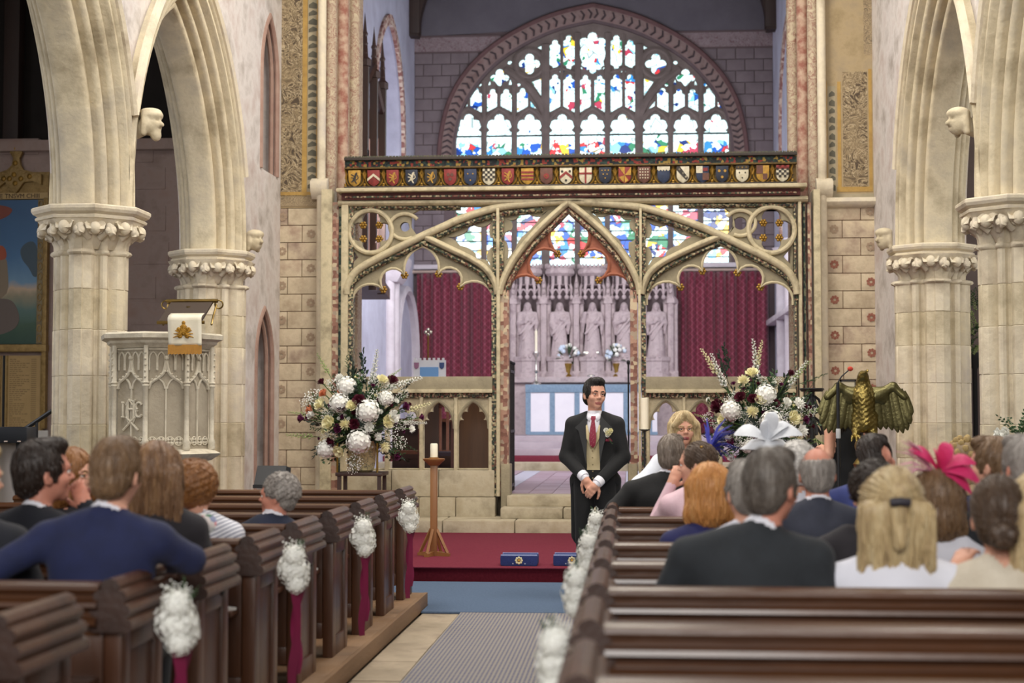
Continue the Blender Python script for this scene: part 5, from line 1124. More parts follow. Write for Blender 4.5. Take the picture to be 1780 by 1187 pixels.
PEWL = 2.72
def make_pew(sg):
    """aisle end at x=0, pew runs towards sg; back at y=0"""
    p = bpy.data.objects.new('church_pew', None); COL.objects.link(p)
    e = thing('bench_end', None, None); e.parent = p
    xf = lambda pts: [(-sg*a, b_) for a, b_ in pts]
    def bx(nm, x0, x1, y0, y1, z0, z1, m, par, bev=.006): x0, x1 = sorted((sg*x0, sg*x1)); return obj(nm, MB().box(x0, x1, y0, y1, z0, z1), m, par, (0, 0, 0), bevel=bev)
    bx('end_panel', .075, .105, .04, .44, PL, .80, PEWW, e); bx('end_stile', .06, .12, .0, .10, PL, .80, PEWW, e); bx('end_stile', .06, .12, .38, .47, PL, .80, PEWW, e); bx('end_rail', .062, .118, .08, .40, PL, .22, PEWW, e); bx('end_rail', .062, .118, .08, .40, .70, .80, PEWW, e)
    mb = MB(); mb.prism([(sg*.09-sg*a, b_) for a, b_ in CAPP], -.035, .50, 'Y'); mb.m[0] = 1; mb.m[1] = 1
    obj('moulded_cap', mb, (PEWW, PEWD), p, (0, 0, 0), smooth=28)
    mb = MB(); mb.prism([(a+.02, b_) for a, b_ in RAILP], sg*.13, sg*PEWL, 'X'); obj('top_rail', mb, PEWR, p, (0, 0, 0), smooth=28)
    b = thing('backrest', None, None); b.parent = p
    n = 9
    for i in range(n): a = .12+(PEWL-.12)*i/n; bx('plank', a+.002, .12+(PEWL-.12)*(i+1)/n-.002, -.005, .022, .30, .775, PEWW, b, .004)
    bx('lower_rail', .12, PEWL, -.015, .03, .22, .31, PEWW, b)
    bx('seat', .12, PEWL, .02, .44, .53, .565, PEWR, p); bx('seat_support', 1.55, 1.6, .05, .40, PL, .53, PEWW, p); bx('book_shelf', .13, PEWL, -.16, -.01, .60, .625, PEWW, p); bx('far_end', PEWL-.06, PEWL, 0, .45, PL, .80, PEWW, p)
    return p
NB = {0: 'front', 1: 'second', 2: 'third', 3: 'fourth', 4: 'fifth', 5: 'sixth', 6: 'seventh', 7: 'eighth', 8: 'ninth', 9: 'tenth'}
LY = [11.75-.94*k for k in range(10)]; RY = [9.68-.905*k for k in range(8)]
pl_, pr_ = make_pew(-1), make_pew(1)
for k, y_ in enumerate(LY):
    o = pl_ if k == 0 else copy_tree(pl_)
    o.location = (-1.655, y_, 0); tag(o, 'dark wooden pew, %s row on the pulpit side%s' % (NB[k], ', posy on its end' if k % 2 else ''), 'pew', 'pews on the pulpit side')
for k, y_ in enumerate(RY):
    o = pr_ if k == 0 else copy_tree(pr_)
    o.location = (-.20, y_, 0); tag(o, 'dark wooden pew, %s row on the eagle lectern side%s' % (NB[k], ', posy on its end' if k % 2 == 0 else ''), 'pew', 'pews on the lectern side')
for nm, x0, x1, y0, y1, lb in (('pew_platform', -4.40, -1.60, 2.9, 12.28, 'low wooden boarded platform under the pulpit side pews'), ('pew_platform', -.195, 2.6, 2.9, 10.22, 'low wooden boarded platform under the lectern side pews')):
    t = thing(nm, lb, 'platform', ((x0+x1)/2, (y0+y1)/2, 0), world=True); obj('deck', MB().box(x0+.028, x1-.028, y0, y1, 0, PL-.014), KERB, t)
    n = 26
    for i in range(n): ya, yb = y0+(y1-y0)*i/n, y0+(y1-y0)*(i+1)/n; obj('floor_board', MB().box(x0+.03, x1-.03, ya+.002, yb-.002, PL-.012, PL), KERB, t, bevel=.003)
    xx = x0 if x0 > -1 else x1; obj('kerb_board', MB().box(min(xx, xx+(.03 if x0 > -1 else -.03)), max(xx, xx+(.03 if x0 > -1 else -.03)), y0, y1, 0, PL+.002), KERB, t, bevel=.004)
# white service sheets on the book shelves by the aisle
for k, dx in ((1, .3), (2, .26), (3, .24), (4, .28), (5, .25), (6, .3)):
    tag(obj('service_sheet', MB().box(-.075, .075, -.10, .10, 0, .012), mat('white_paper', H('#ecebe6'), rough=.8), None, (-1.655-dx, LY[k]-.09, .626), (0, 0, .2*k)), 'white folded service sheet on the shelf behind the %s pulpit side pew' % NB[k], 'booklet', 'service sheets on pew shelves')
# ================================================================ flower meshes
PETC = mat('cream_petals', H('#f3ecca'), H('#e2dca8'), .6, sc=20, spec=.2); PETR = mat('burgundy_petals', H('#5a1228'), H('#3b0c1d'), .5, sc=20); PETP = mat('peach_petals', H('#d58a62'), H('#c47452'), .6, sc=20); PETV = mat('plum_petals', H('#6b1f4e'), H('#4d1639'), .5, sc=20); BUDG = mat('green_buds', H('#b9c68a'), H('#8ea35d'), .6, sc=20); STEMG = mat('stem_green', H('#56703a'), H('#3e5629'), .6, sc=20)
def fib(n): 
    for i in range(n):
        z = 1-2*(i+.5)/n; r_ = sqrt(1-z*z); a = i*2.399963; yield Vector((r_*cos(a), r_*sin(a), z))
def frame_of(d):
    u = d.orthogonal().normalized(); return u, d.cross(u)
def hydrangea(n=64, r_=1., seed=1):
    rnd = random.Random(seed); mb = MB(); mb.ball((0, 0, 0), r_*.86, 10, 8)
    for d in fib(n):
        d = (d+Vector((rnd.uniform(-.1, .1), rnd.uniform(-.1, .1), rnd.uniform(-.1, .1)))).normalized(); u, v = frame_of(d); c = d*r_*rnd.uniform(.88, 1.03); a0 = rnd.uniform(0, pi)
        for k in range(4):
            a = a0+k*pi/2; e = u*cos(a)+v*sin(a); f = d.cross(e); s_ = r_*.21
            mb.add([c+d*.02, c+e*s_*.6+f*s_*.5+d*s_*.25, c+e*s_*1.1+d*s_*.3, c+e*s_*.6-f*s_*.5+d*s_*.25], [(0, 1, 2, 3)])
    return mb
def rose(seed=1):
    rnd = random.Random(seed); mb = MB()
    for ring, (n, rr, h, t) in enumerate(((3, .25, 1.0, .1), (4, .45, .95, .3), (5, .7, .8, .55), (6, .95, .5, .9))):
        for k in range(n):
            a = 2*pi*k/n+ring*.7; 
            P = []
            for i in range(4):
                w = -1+2*i/3; aa = a+w*1.25/n*2.2
                for j in range(3): q = j/2; r2 = rr*(.35+.65*q)+t*.12*q*q; P.append((r2*cos(aa), r2*sin(aa), -.4+q*(h+.3)*(1-.25*w*w)))
            mb.add(P, [(i*3+j, (i+1)*3+j, (i+1)*3+j+1, i*3+j+1) for i in range(3) for j in range(2)])
    mb.ball((0, 0, 0), .3, 8, 6, (1, 1, 1.6)); mb.ball((0, 0, -.3), .4, 8, 5); return mb
def mum(seed=1, n=70):
    rnd = random.Random(seed); mb = MB(); mb.ball((0, 0, 0), .35, 8, 6)
    for d in fib(n):
        if d.z < -.3: continue
        d = (d+Vector((0, 0, .25))).normalized(); u, v = frame_of(d); L = rnd.uniform(.75, 1.0); w = .12
        mb.add([u*w*.5+d*.25, d*L*.7+u*w, d*L+Vector((0, 0, .05)), d*L*.7-u*w, -u*w*.5+d*.25], [(0, 1, 2, 3, 4)])
    return mb
def spray(seed=1, L=1., n=34, fs=.055, taper=True):   # flowering spike: stem along +z with florets
    rnd = random.Random(seed); mb = MB(); bend = rnd.uniform(-.15, .15)
    pt = lambda t: Vector((bend*t*t*L, 0, t*L))
    mb.mi = 1; mb.tube([pt(i/6) for i in range(7)], [.012*(1-.7*i/6) for i in range(7)], 5); mb.mi = 0
    for i in range(n):
        t = .25+.75*i/n; a = i*2.4; s_ = fs*(1.15-.75*t if taper else 1); c = pt(t)+Vector((cos(a), sin(a), .2))*s_*1.0
        mb.ball(c, s_*.6, 5, 4)
        for k in range(4):
            b_ = a+k*pi/2; e = Vector((cos(b_), sin(b_), .5)); mb.add([c, c+e*s_+Vector((-sin(b_), cos(b_), 0))*s_*.4, c+e*s_*1.4, c+e*s_+Vector((sin(b_), -cos(b_), 0))*s_*.4], [(0, 1, 2, 3)])
    return mb
def leafspray(seed=1, L=1., n=16, ls=.16, w=.3):
    rnd = random.Random(seed); mb = MB(); bx_ = rnd.uniform(-.3, .3)
    pt = lambda t: Vector((bx_*t*t*L, .1*t*t*L, t*L)); mb.tube([pt(i/5) for i in range(6)], [.01*(1-.8*i/5) for i in range(6)], 4)
    for i in range(n):
        t = .2+.8*i/n; sd = 1 if i % 2 else -1; a = rnd.uniform(-.8, .8); e = Vector((sd*cos(a)*.8, sin(a)*.8, .55)).normalized(); f = e.cross(Vector((0, -1, .3))).normalized(); c = pt(t); l = ls*(1.1-.5*t)
        mb.add([c, c+e*l*.45+f*l*w, c+e*l, c+e*l*.45-f*l*w, c+e*l*.5+Vector((0, -.02, .01))], [(0, 1, 4), (1, 2, 4), (2, 3, 4), (3, 0, 4)])
    return mb
def gyp(seed=1, n=60):
    rnd = random.Random(seed); mb = MB()
    for i in range(n):
        d = Vector((rnd.gauss(0, 1), rnd.gauss(0, 1), rnd.gauss(0, .8))); d = d.normalized()*rnd.uniform(.55, 1.0); mb.mi = 0; mb.ball(d, .07, 5, 3)
        if i % 3 == 0: mb.mi = 1; mb.tube([(0, 0, -.9), d*.5+Vector((0, 0, -.2)), d], .012, 3)
    return mb
FM = {}
for s_ in range(3):
    FM['hyd%d' % s_] = mesh_of(hydrangea(64, 1, s_), 'hydrangea_head', 60, (PETW,)); FM['mum%d' % s_] = mesh_of(mum(s_), 'chrysanthemum', 0, (PETC,)); FM['mumw%d' % s_] = mesh_of(mum(s_+5), 'chrysanthemum', 0, (PETW,))
    FM['rosec%d' % s_] = mesh_of(rose(s_), 'rose', 60, (PETC,)); FM['rosew%d' % s_] = mesh_of(rose(s_), 'rose', 60, (PETW,)); FM['roser%d' % s_] = mesh_of(rose(s_+3), 'rose', 60, (PETR,)); FM['rosev%d' % s_] = mesh_of(rose(s_+3), 'rose', 60, (PETV,)); FM['rosep%d' % s_] = mesh_of(rose(s_+3), 'rose', 60, (PETP,))
    FM['spray%d' % s_] = mesh_of(spray(s_), 'flower_spike', 60, (PETW, STEMG)); FM['bells%d' % s_] = mesh_of(spray(s_+9, 1, 20, .06), 'bell_spike', 60, (BUDG, STEMG)); FM['creams%d' % s_] = mesh_of(spray(s_+19, 1, 26, .06), 'stock_spike', 60, (PETC, STEMG)); FM['darks%d' % s_] = mesh_of(spray(s_+29, 1, 22, .07), 'dark_spike', 60, (PETR, STEMG))
    FM['leaf%d' % s_] = mesh_of(leafspray(s_), 'leaf_spray', 0, (LEAF,)); FM['leafd%d' % s_] = mesh_of(leafspray(s_+7, 1, 20, .2, .38), 'leaf_spray', 0, (LEAFD,)); FM['fern%d' % s_] = mesh_of(leafspray(s_+3, 1, 30, .14, .12), 'fern_frond', 0, (LEAF,)); FM['gyp%d' % s_] = mesh_of(gyp(s_), 'gypsophila', 60, (PETW, STEMG))
def aim(d): return Vector(d).to_track_quat('Z', 'Y').to_euler()
# ================================================================ pew end posies
RIBB = mat('burgundy_satin', H('#5d1230'), H('#7a1c42'), .4, sc=5, stretch=(3, 3, .4))
random.seed(21)
def posy(X, Y, sg, ribbon, label, s=1.):
    p = thing('pew_posy', label, 'posy', (X, Y, .80), group='white posies on the pew ends')
    rnd = random.Random(int(Y*100))
    for dx, dy, dz, r_ in ((.0, 0, -.01, .072), (.01, -.035, .05, .05), (.012, .03, -.05, .058), (.015, -.02, -.075, .045)):
        link('hydrangea_head', FM['hyd%d' % rnd.randrange(3)], p, (sg*dx*s, dy*s, dz*s), (rnd.random()*6, rnd.random()*6, 0), r_*s)
    link('gypsophila', FM['gyp0'], p, (sg*.0, -.035*s, .085*s), None, .05*s); link('gypsophila', FM['gyp1'], p, (sg*.01, .02*s, .08*s), None, .04*s)
    for k in range(4): d = Vector((sg*.3, rnd.uniform(-1, 1), rnd.uniform(.2, 1))); link('leaf_spray', FM['leaf%d' % (k % 3)], p, (0, 0, .03), aim(d), .11*s)
    if ribbon:
        for dy, L in ((-.012, .50), (.018, .42)):
            mb = MB(); n = 12; w = .022
            for i in range(n+1): t = i/n; x = sg*(.0+.012*sin(t*7+dy*80)); mb.v += [(x-sg*.004, dy-w*.6+.015*sin(t*5), -.08-L*t), (x+sg*(.03+.008*cos(t*9)), dy+w*.6+.015*sin(t*5), -.08-L*t)]
            mb.f = [(2*i, 2*i+1, 2*i+3, 2*i+2) for i in range(n)]; mb.m = [0]*n; link('ribbon', mesh_of(mb, 'ribbon', 80, (RIBB,)), p)
    return p
for k, nm in ((1, 'second'), (3, 'fourth'), (5, 'sixth'), (7, 'eighth')): posy(-1.572, LY[k]+.16, 1, True, 'white hydrangea posy with burgundy ribbon on the %s pulpit side pew' % nm, 1.05)
for k, nm in ((0, 'front'), (2, 'third'), (4, 'fifth'), (6, 'seventh')): posy(-.208, RY[k]+.30, -1, False, 'white hydrangea posy on the end of the %s lectern side pew' % nm, .98)
# ================================================================ flower arrangements by the screen
def arrangement(cx, cy, Y, label, seed, blooms, spikes, stand):
    c = PY(cx, cy, Y); k = Y/F; rnd = random.Random(seed)
    a = thing('flower_arrangement', label, 'flower arrangement', (c.x, Y, .14)); base = Vector((c.x, Y, .14)); cz_ = c.z-.14
    hub = Vector((0, 0, cz_-.15))
    # foliage mass: sprays radiating from the hub
    for i in range(115):
        an = rnd.uniform(0, 2*pi); el = rnd.uniform(-.7, 1.35); d = Vector((cos(an)*cos(el), sin(an)*cos(el)*.75, sin(el))); kind = rnd.choice(('leaf', 'leaf', 'leafd', 'fern'))
        link('foliage_spray', FM['%s%d' % (kind, i % 3)], a, hub+d*.05, aim(d), rnd.uniform(.34, .64))
    core = MB(); core.ball((0, 0, 0), .24, 12, 8, (1, .8, .9)); obj('moss_core', core, LEAFD, a, hub+Vector((0, 0, .05)))
    for kind, px, py, r_, f in blooms:      # pixel placed on the front shell of the bouquet
        x, z = (px-cx)*k, (cy-py)*k; rad = math.hypot(x/.72, z/.62); y = -.42*sqrt(max(.04, 1-min(rad, 1)**2))-.04+f; p = Vector((x, y, cz_+z)); d = (p-hub).normalized()
        nm = {'hyd': 'hydrangea_head', 'mum': 'chrysanthemum', 'mumw': 'chrysanthemum', 'gyp': 'gypsophila'}.get(kind, 'rose')
        link(nm, FM['%s%d' % (kind, rnd.randrange(3))], a, p, aim(d), r_*k)
        if nm != 'gypsophila': mb = MB(); mb.tube([hub, hub.lerp(p, .5)+Vector((0, .03, 0)), p], .006, 4); obj('stem', mb, STEMG, a, (0, 0, 0))
    for kind, px, py, qx, qy, f in spikes:   # from base pixel to tip pixel
        p = Vector(((px-cx)*k, f, cz_+(cy-py)*k)); q = Vector(((qx-cx)*k, f-.05, cz_+(cy-qy)*k)); nm = {'spray': 'flower_spike', 'bells': 'bell_spike', 'creams': 'stock_spike', 'darks': 'dark_spike', 'leaf': 'leaf_spray', 'leafd': 'leaf_spray', 'fern': 'fern_frond'}[kind]
        link(nm, FM['%s%d' % (kind, rnd.randrange(3))], a, p, aim(q-p), (q-p).length)
    for i in range(60):                      # filler blossoms
        an = rnd.uniform(0, 2*pi); rr = sqrt(rnd.random())*.95; x, z = .62*rr*cos(an), .46*rr*sin(an); y = -.40*sqrt(max(.03, 1-rr*rr)); kind = rnd.choice(('gyp', 'gyp', 'roser', 'rosew', 'mumw', 'rosev', 'gyp', 'rosec'))
        link('gypsophila' if kind == 'gyp' else 'small_bloom', FM['%s%d' % (kind, i % 3)], a, Vector((x, y, cz_+z)), aim((x, y-.2, z+.2)), rnd.uniform(.05, .075) if kind == 'gyp' else rnd.uniform(.018, .03))
    stand(a, cz_); return a
URN = swirl_mat('painted_urn_glaze', H('#c9b98c'), H('#b7a679'), H('#5a5a55'), 14, 2.)
def stand_left(a, z):
    mb = MB().lathe([(.10, z-.62), (.13, z-.60), (.15, z-.5), (.155, z-.4), (.145, z-.3), (.16, z-.28)], n=18); obj('urn', mb, URN, a, (0, 0, 0)); obj('shelf', MB().box(-.26, .26, -.22, .22, z-.66, z-.62), OAK, a, (0, 0, 0), bevel=.008)
    for sx in (-.22, .22):
        for sy in (-.18, .18): obj('stand_leg', MB().box(sx-.02, sx+.02, sy-.02, sy+.02, 0, z-.62), OAK, a, (0, 0, 0))
    for sx in (-.24, .20): obj('brass_rail', MB().lathe([(.012, z-.62), (.012, z-.3)], (sx, -.2, 0), 8), BRS, a, (0, 0, 0))
BI = _M['black_iron']
def stand_right(a, z):
    mb = MB().lathe([(.16, z-.5), (.2, z-.42), (.22, z-.3), (.2, z-.28)], n=18); obj('bowl', mb, BI, a, (0, 0, 0))
    mb = MB(); mb.tube([(0, 0, .02), (0, 0, z-.5)], .025, 8); obj('column', mb, BI, a, (0, 0, 0))
    for i in range(3):
        an = 2*pi*i/3+.4; mb = MB(); mb.tube([(0, 0, .35), (.1*cos(an), .1*sin(an), .2), (.25*cos(an), .25*sin(an), .03), (.3*cos(an), .3*sin(an), .015)], .016, 6); obj('foot', mb, BI, a, (0, 0, 0))
BL = [('hyd', 613, 672, 17, 0), ('hyd', 602, 701, 17, 0), ('hyd', 653, 715, 20, -.04), ('hyd', 637, 766, 21, -.06), ('hyd', 575, 780, 16, 0), ('hyd', 682, 693, 13, 0), ('mumw', 601, 660, 12, 0), ('mumw', 683, 692, 13, -.03), ('mum', 677, 775, 13, 0), ('mum', 615, 737, 13, -.05),
      ('rosec', 567, 703, 11, 0), ('rosec', 585, 736, 14, 0), ('rosec', 625, 706, 10, -.03), ('rosec', 600, 783, 11, 0), ('rosec', 673, 661, 10, 0), ('rosec', 685, 733, 11, 0), ('rosew', 694, 724, 11, 0), ('rosew', 550, 720, 9, 0), ('roser', 637, 697, 11, -.03), ('roser', 607, 708, 9, -.04), ('roser', 630, 737, 9, -.05), ('roser', 690, 662, 10, 0), ('roser', 586, 768, 9, 0), ('roser', 566, 664, 7, 0), ('rosev', 527, 727, 8, .05), ('rosev', 543, 724, 7, .05), ('rosev', 712, 707, 8, .05), ('rosev', 736, 725, 6, .1), ('rosev', 696, 792, 8, 0), ('rosev', 600, 744, 8, 0),
      ('rosep', 572, 684, 8, 0), ('rosep', 547, 712, 8, 0), ('rosep', 604, 682, 7, 0), ('gyp', 554, 690, 18, 0), ('gyp', 540, 700, 15, .05), ('gyp', 628, 800, 16, -.1), ('gyp', 624, 812, 13, -.1), ('gyp', 690, 750, 15, 0), ('gyp', 705, 770, 13, 0), ('gyp', 660, 690, 14, 0), ('mumw', 722, 745, 9, 0), ('mumw', 668, 758, 10, 0), ('rosew', 655, 742, 8, -.05)]
SL = [('spray', 640, 690, 662, 606, 0), ('spray', 655, 680, 735, 655, 0), ('bells', 575, 660, 548, 612, .05), ('bells', 560, 760, 497, 756, -.05), ('bells', 545, 722, 498, 716, 0), ('leafd', 620, 680, 606, 610, .1), ('leafd', 635, 680, 622, 605, .12), ('fern', 610, 690, 597, 618, .1), ('leafd', 690, 680, 720, 665, .05), ('creams', 690, 720, 752, 700, 0), ('spray', 690, 735, 745, 735, -.05), ('creams', 640, 740, 665, 735, -.3), ('leafd', 560, 760, 548, 800, 0), ('leaf', 680, 780, 700, 800, 0), ('fern', 690, 760, 728, 788, 0), ('bells', 670, 660, 700, 640, 0), ('fern', 570, 670, 545, 664, 0), ('darks', 560, 730, 520, 728, 0)]
arrangement(630, 722, 17.0, 'large white and burgundy flower arrangement in a painted urn beside the pulpit', 4, BL, SL, stand_left)
BR = [('hyd', 1325, 688, 18, 0), ('hyd', 1267, 714, 17, 0), ('hyd', 1333, 732, 19, -.05), ('hyd', 1372, 775, 15, 0), ('hyd', 1298, 774, 13, 0), ('mum', 1303, 716, 14, -.02), ('mum', 1290, 665, 14, 0), ('mumw', 1380, 703, 14, 0), ('mumw', 1250, 745, 13, 0), ('mumw', 1384, 748, 14, 0), ('rosec', 1252, 730, 8, 0), ('rosec', 1304, 651, 11, 0), ('rosec', 1371, 726, 12, 0), ('rosec', 1241, 780, 9, 0), ('rosec', 1316, 696, 10, -.04), ('roser', 1303, 695, 9, -.04), ('roser', 1340, 702, 8, 0), ('roser', 1283, 692, 10, 0), ('roser', 1245, 706, 12, .05), ('roser', 1370, 651, 7, 0), ('rosev', 1392, 729, 7, 0), ('rosev', 1369, 750, 7, 0), ('rosev', 1267, 763, 8, 0), ('rosev', 1218, 732, 8, .1), ('roser', 1310, 755, 9, -.04), ('rosew', 1268, 790, 9, 0), ('rosew', 1360, 700, 8, 0),
      ('gyp', 1290, 760, 16, -.05), ('gyp', 1305, 770, 15, -.05), ('gyp', 1326, 705, 14, -.05), ('gyp', 1362, 735, 16, 0), ('gyp', 1350, 715, 13, 0), ('gyp', 1276, 720, 12, 0), ('mumw', 1265, 760, 10, 0)]
SR = [('spray', 1270, 690, 1235, 615, 0), ('creams', 1255, 665, 1222, 606, -.02), ('spray', 1315, 680, 1318, 590, 0), ('creams', 1316, 650, 1319, 592, -.03), ('spray', 1355, 690, 1402, 628, 0), ('bells', 1370, 670, 1408, 625, -.03), ('fern', 1380, 670, 1438, 655, .05), ('bells', 1390, 725, 1440, 702, 0), ('bells', 1400, 760, 1442, 775, 0), ('leafd', 1270, 670, 1250, 610, .1), ('leafd', 1275, 650, 1256, 598, .12), ('fern', 1260, 700, 1228, 690, 0), ('creams', 1290, 740, 1296, 728, -.3), ('bells', 1240, 730, 1208, 720, 0), ('darks', 1240, 720, 1222, 728, 0), ('leafd', 1400, 720, 1425, 740, .05), ('fern', 1395, 690, 1420, 660, .05), ('leaf', 1300, 670, 1290, 640, 0), ('leafd', 1345, 700, 1360, 670, 0), ('leafd', 1255, 780, 1225, 775, 0)]
arrangement(1318, 722, 16.8, 'large white and burgundy flower arrangement beside the brass eagle lectern', 9, BR, SR, stand_right)
# black wrought iron stand behind it
w = thing('wrought_iron_stand', 'black scrolled wrought iron stand between flowers and eagle lectern', 'stand', (PY(1412, 780, 17.6).x, 17.6, .14)); zt_ = PY(1412, 676, 17.6).z-.14
obj('top_plate', MB().lathe([(.12, zt_-.03), (.14, zt_), (.13, zt_+.01)], n=16), BI, w, (0, 0, 0)); obj('post', MB().lathe([(.16, 0), (.14, .04), (.03, .1), (.025, zt_*.4), (.05, zt_*.45), (.025, zt_*.5), (.03, zt_-.03)], n=12), BI, w, (0, 0, 0))
for j, z0 in enumerate((zt_-.18, zt_-.42, zt_-.66)):
    for i in range(4):
        a = 2*pi*i/4+.3; mb = MB(); mb.tube([((.03+.10*sin(t*.55))*cos(a), (.03+.10*sin(t*.55))*sin(a), z0+.10*cos(t*.9)) for t in range(7)], .016, 6); obj('scroll', mb, BI, w, (0, 0, 0))
# ================================================================ candle stands and kneelers
OAKL = mat('honey_oak', H('#9a6a3c'), H('#7b4f2a'), .45, sc=5, stretch=(1, 1, .2), bump=.1)
def candle_stand(px, ybase, label):
    p = PZ(px, ybase, .142); zt_ = PY(px, 800, p.y).z-.142; cs = thing('candle_stand', label, 'candle stand', (p.x, p.y, .142))
    obj('post', MB().box(-.033, .033, -.033, .033, .0, zt_), OAKL, cs, (0, 0, 0), bevel=.008); obj('tray', MB().lathe([(.05, zt_-.05), (.08, zt_-.02), (.105, zt_), (.11, zt_+.015), (.1, zt_+.018)], n=20), OAKL, cs, (0, 0, 0)); obj('candle_cup', MB().lathe([(.045, zt_+.015), (.05, zt_+.03)], n=16), BRS, cs, (0, 0, 0))
    obj('candle', MB().lathe([(.037, zt_+.018), (.037, zt_+.155), (.03, zt_+.165), (.0, zt_+.16)], n=18), WAX, cs, (0, 0, 0)); obj('wick', MB().lathe([(.003, zt_+.15), (.002, zt_+.185)], n=5), BI, cs, (0, 0, 0))
    for a in (R(-20), R(160), R(70), R(250)):
        d = Vector((cos(a), sin(a), 0)); n_ = Vector((-sin(a), cos(a), 0)); mb = MB()
        mb.loft([[d*.03+n_*s_*.02+Vector((0, 0, z)) for s_, z in ((-1, .0), (1, .0), (1, .045), (-1, .045))], [d*.17+n_*s_*.02+Vector((0, 0, z)) for s_, z in ((-1, 0), (1, 0), (1, .03), (-1, .03))]]); obj('foot', mb, OAKL, cs, (0, 0, 0))
        mb = MB(); mb.tube([d*.15+Vector((0, 0, .03)), d*.03+Vector((0, 0, .26))], .018, 4); obj('brace', mb, OAKL, cs, (0, 0, 0))
candle_stand(754, 966, 'wooden candle stand with short white candle on the red platform')
p = PZ(1118, 905, .142); pc = thing('paschal_candle', 'tall cream candle on a thin black stand by the screen doorway', 'candle', (p.x, 18.0, .142)); z1, z2 = PY(1118, 746, 18).z-.142, PY(1118, 692, 18).z-.142
obj('stem', MB().lathe([(.14, 0), (.13, .02), (.02, .06), (.012, .1), (.012, z1-.03), (.06, z1-.01), (.06, z1)], n=14), BI, pc, (0, 0, 0)); obj('candle', MB().lathe([(.047, z1), (.047, z2), (.03, z2+.005), (.0, z2)], n=18), WAX, pc, (0, 0, 0))
KNB = mat('kneeler_blue_tapestry', H('#2b3a78'), H('#223062'), .9, sc=60, bump=.6, bsc=220); KNT = mat('kneeler_pale_border', H('#7f8fc0'), H('#a9b4d6'), .9, sc=80)
def kneeler(px, label):
    p = PZ(px, 984, .142); kn = thing('kneeler', label, 'kneeler', (p.x, p.y+.11, .142))
    obj('cushion', MB().prism(round_rect(-.17, .17, 0, .10, .02, 3), -.11, .11, 'Y'), KNB, kn, (0, 0, 0), bevel=.01)
    for y_ in (-.105, .105): obj('border', MB().box(-.165, .165, y_-.006, y_+.006, .094, .104), KNT, kn, (0, 0, 0))
    for i in range(8): a = 2*pi*i/8; mb = MB(); mb.ball((.026*cos(a), -.112, .052+.026*sin(a)), .011, 6, 4, (1, .4, 1)); obj('petal', mb, mat('tapestry_cream', H('#ded6a8'), rough=.9), kn, (0, 0, 0))
    mb = MB(); mb.ball((0, -.113, .052), .013, 8, 5, (1, .5, 1)); obj('flower_centre', mb, mat('tapestry_gold', H('#c49a3a'), rough=.9), kn, (0, 0, 0))
    for sx in (-.055, .055): mb = MB(); mb.ball((sx, -.111, .022), .008, 6, 4, (1, .4, 1)); obj('sprig', mb, mat('tapestry_grey', H('#8f97a8'), rough=.9), kn, (0, 0, 0))
kneeler(902, 'blue tapestry kneeler with yellow flower motif on the open platform'); kneeler(994, 'blue tapestry kneeler with yellow flower motif beside the groom')
# ================================================================ pulpit
PULX, PULY = -3.98, 12.98; RP = .455
PST = mat('pulpit_pale_stone', H('#d3cab6'), H('#b3a892'), .8, sc=5, bump=.25, bsc=40, c3=H('#a79c88'), contrast=.22); PSTD = mat('pulpit_panel_stone', H('#b9ae9a'), H('#9a8f7c'), .85, sc=5, bump=.25, bsc=40)
pul = thing('pulpit', 'carved pale stone octagonal pulpit with ogee arched panels', 'pulpit', (PULX, PULY, 0))
def pz(py): return PY(280, py, PULY-.4).z
zt_, zb_ = pz(583), pz(783)
OA = [-pi/2+pi/4*i for i in range(8)]
def oct_ring(r_, z): return [(r_*cos(a), r_*sin(a), z) for a in OA]
def ploft(nm, prof, m, sm=25): mb = MB(); mb.loft([oct_ring(r_, z) for r_, z in prof]); return obj(nm, mb, m, pul, (0, 0, 0), smooth=sm)
ploft('drum', [(RP-.05, zb_), (RP-.05, zt_-.03)], PSTD, 20)
ploft('cornice', [(RP-.03, zt_-.10), (RP-.01, zt_-.08), (RP+.02, zt_-.06), (RP+.03, zt_-.04), (RP+.075, zt_-.02), (RP+.08, zt_+.015), (RP+.05, zt_+.03), (RP-.06, zt_+.03)], PST)
ploft('base_moulding', [(RP-.2, zb_-.12), (RP-.02, zb_-.09), (RP+.05, zb_-.045), (RP+.065, zb_-.03), (RP+.02, zb_-.01), (RP+.0, zb_), (RP-.05, zb_+.01)], PST)
ploft('pedestal', [(RP+.02, .0), (RP+.02, .16), (RP-.08, .2), (RP-.12, .3), (RP-.16, zb_-.2), (RP-.1, zb_-.1)], PST)
def shaft_mesh():
    mb = MB(); h = zt_-zb_-.08
    mb.lathe([(.03, 0), (.035, .02), (.03, .05), (.035, .07), (.022, .09), (.022, h*.60), (.032, h*.615), (.024, h*.63), (.034, h*.645), (.022, h*.66), (.02, h)], n=8)
    for k in range(5): mb.ball((0, -.02, h*.7+k*.05), .012, 5, 4)
    return mesh_of(mb, 'corner_shaft', 50, (PST,))
SHF = shaft_mesh(); fw = 2*RP*sin(pi/8); h = zt_-zb_-.1
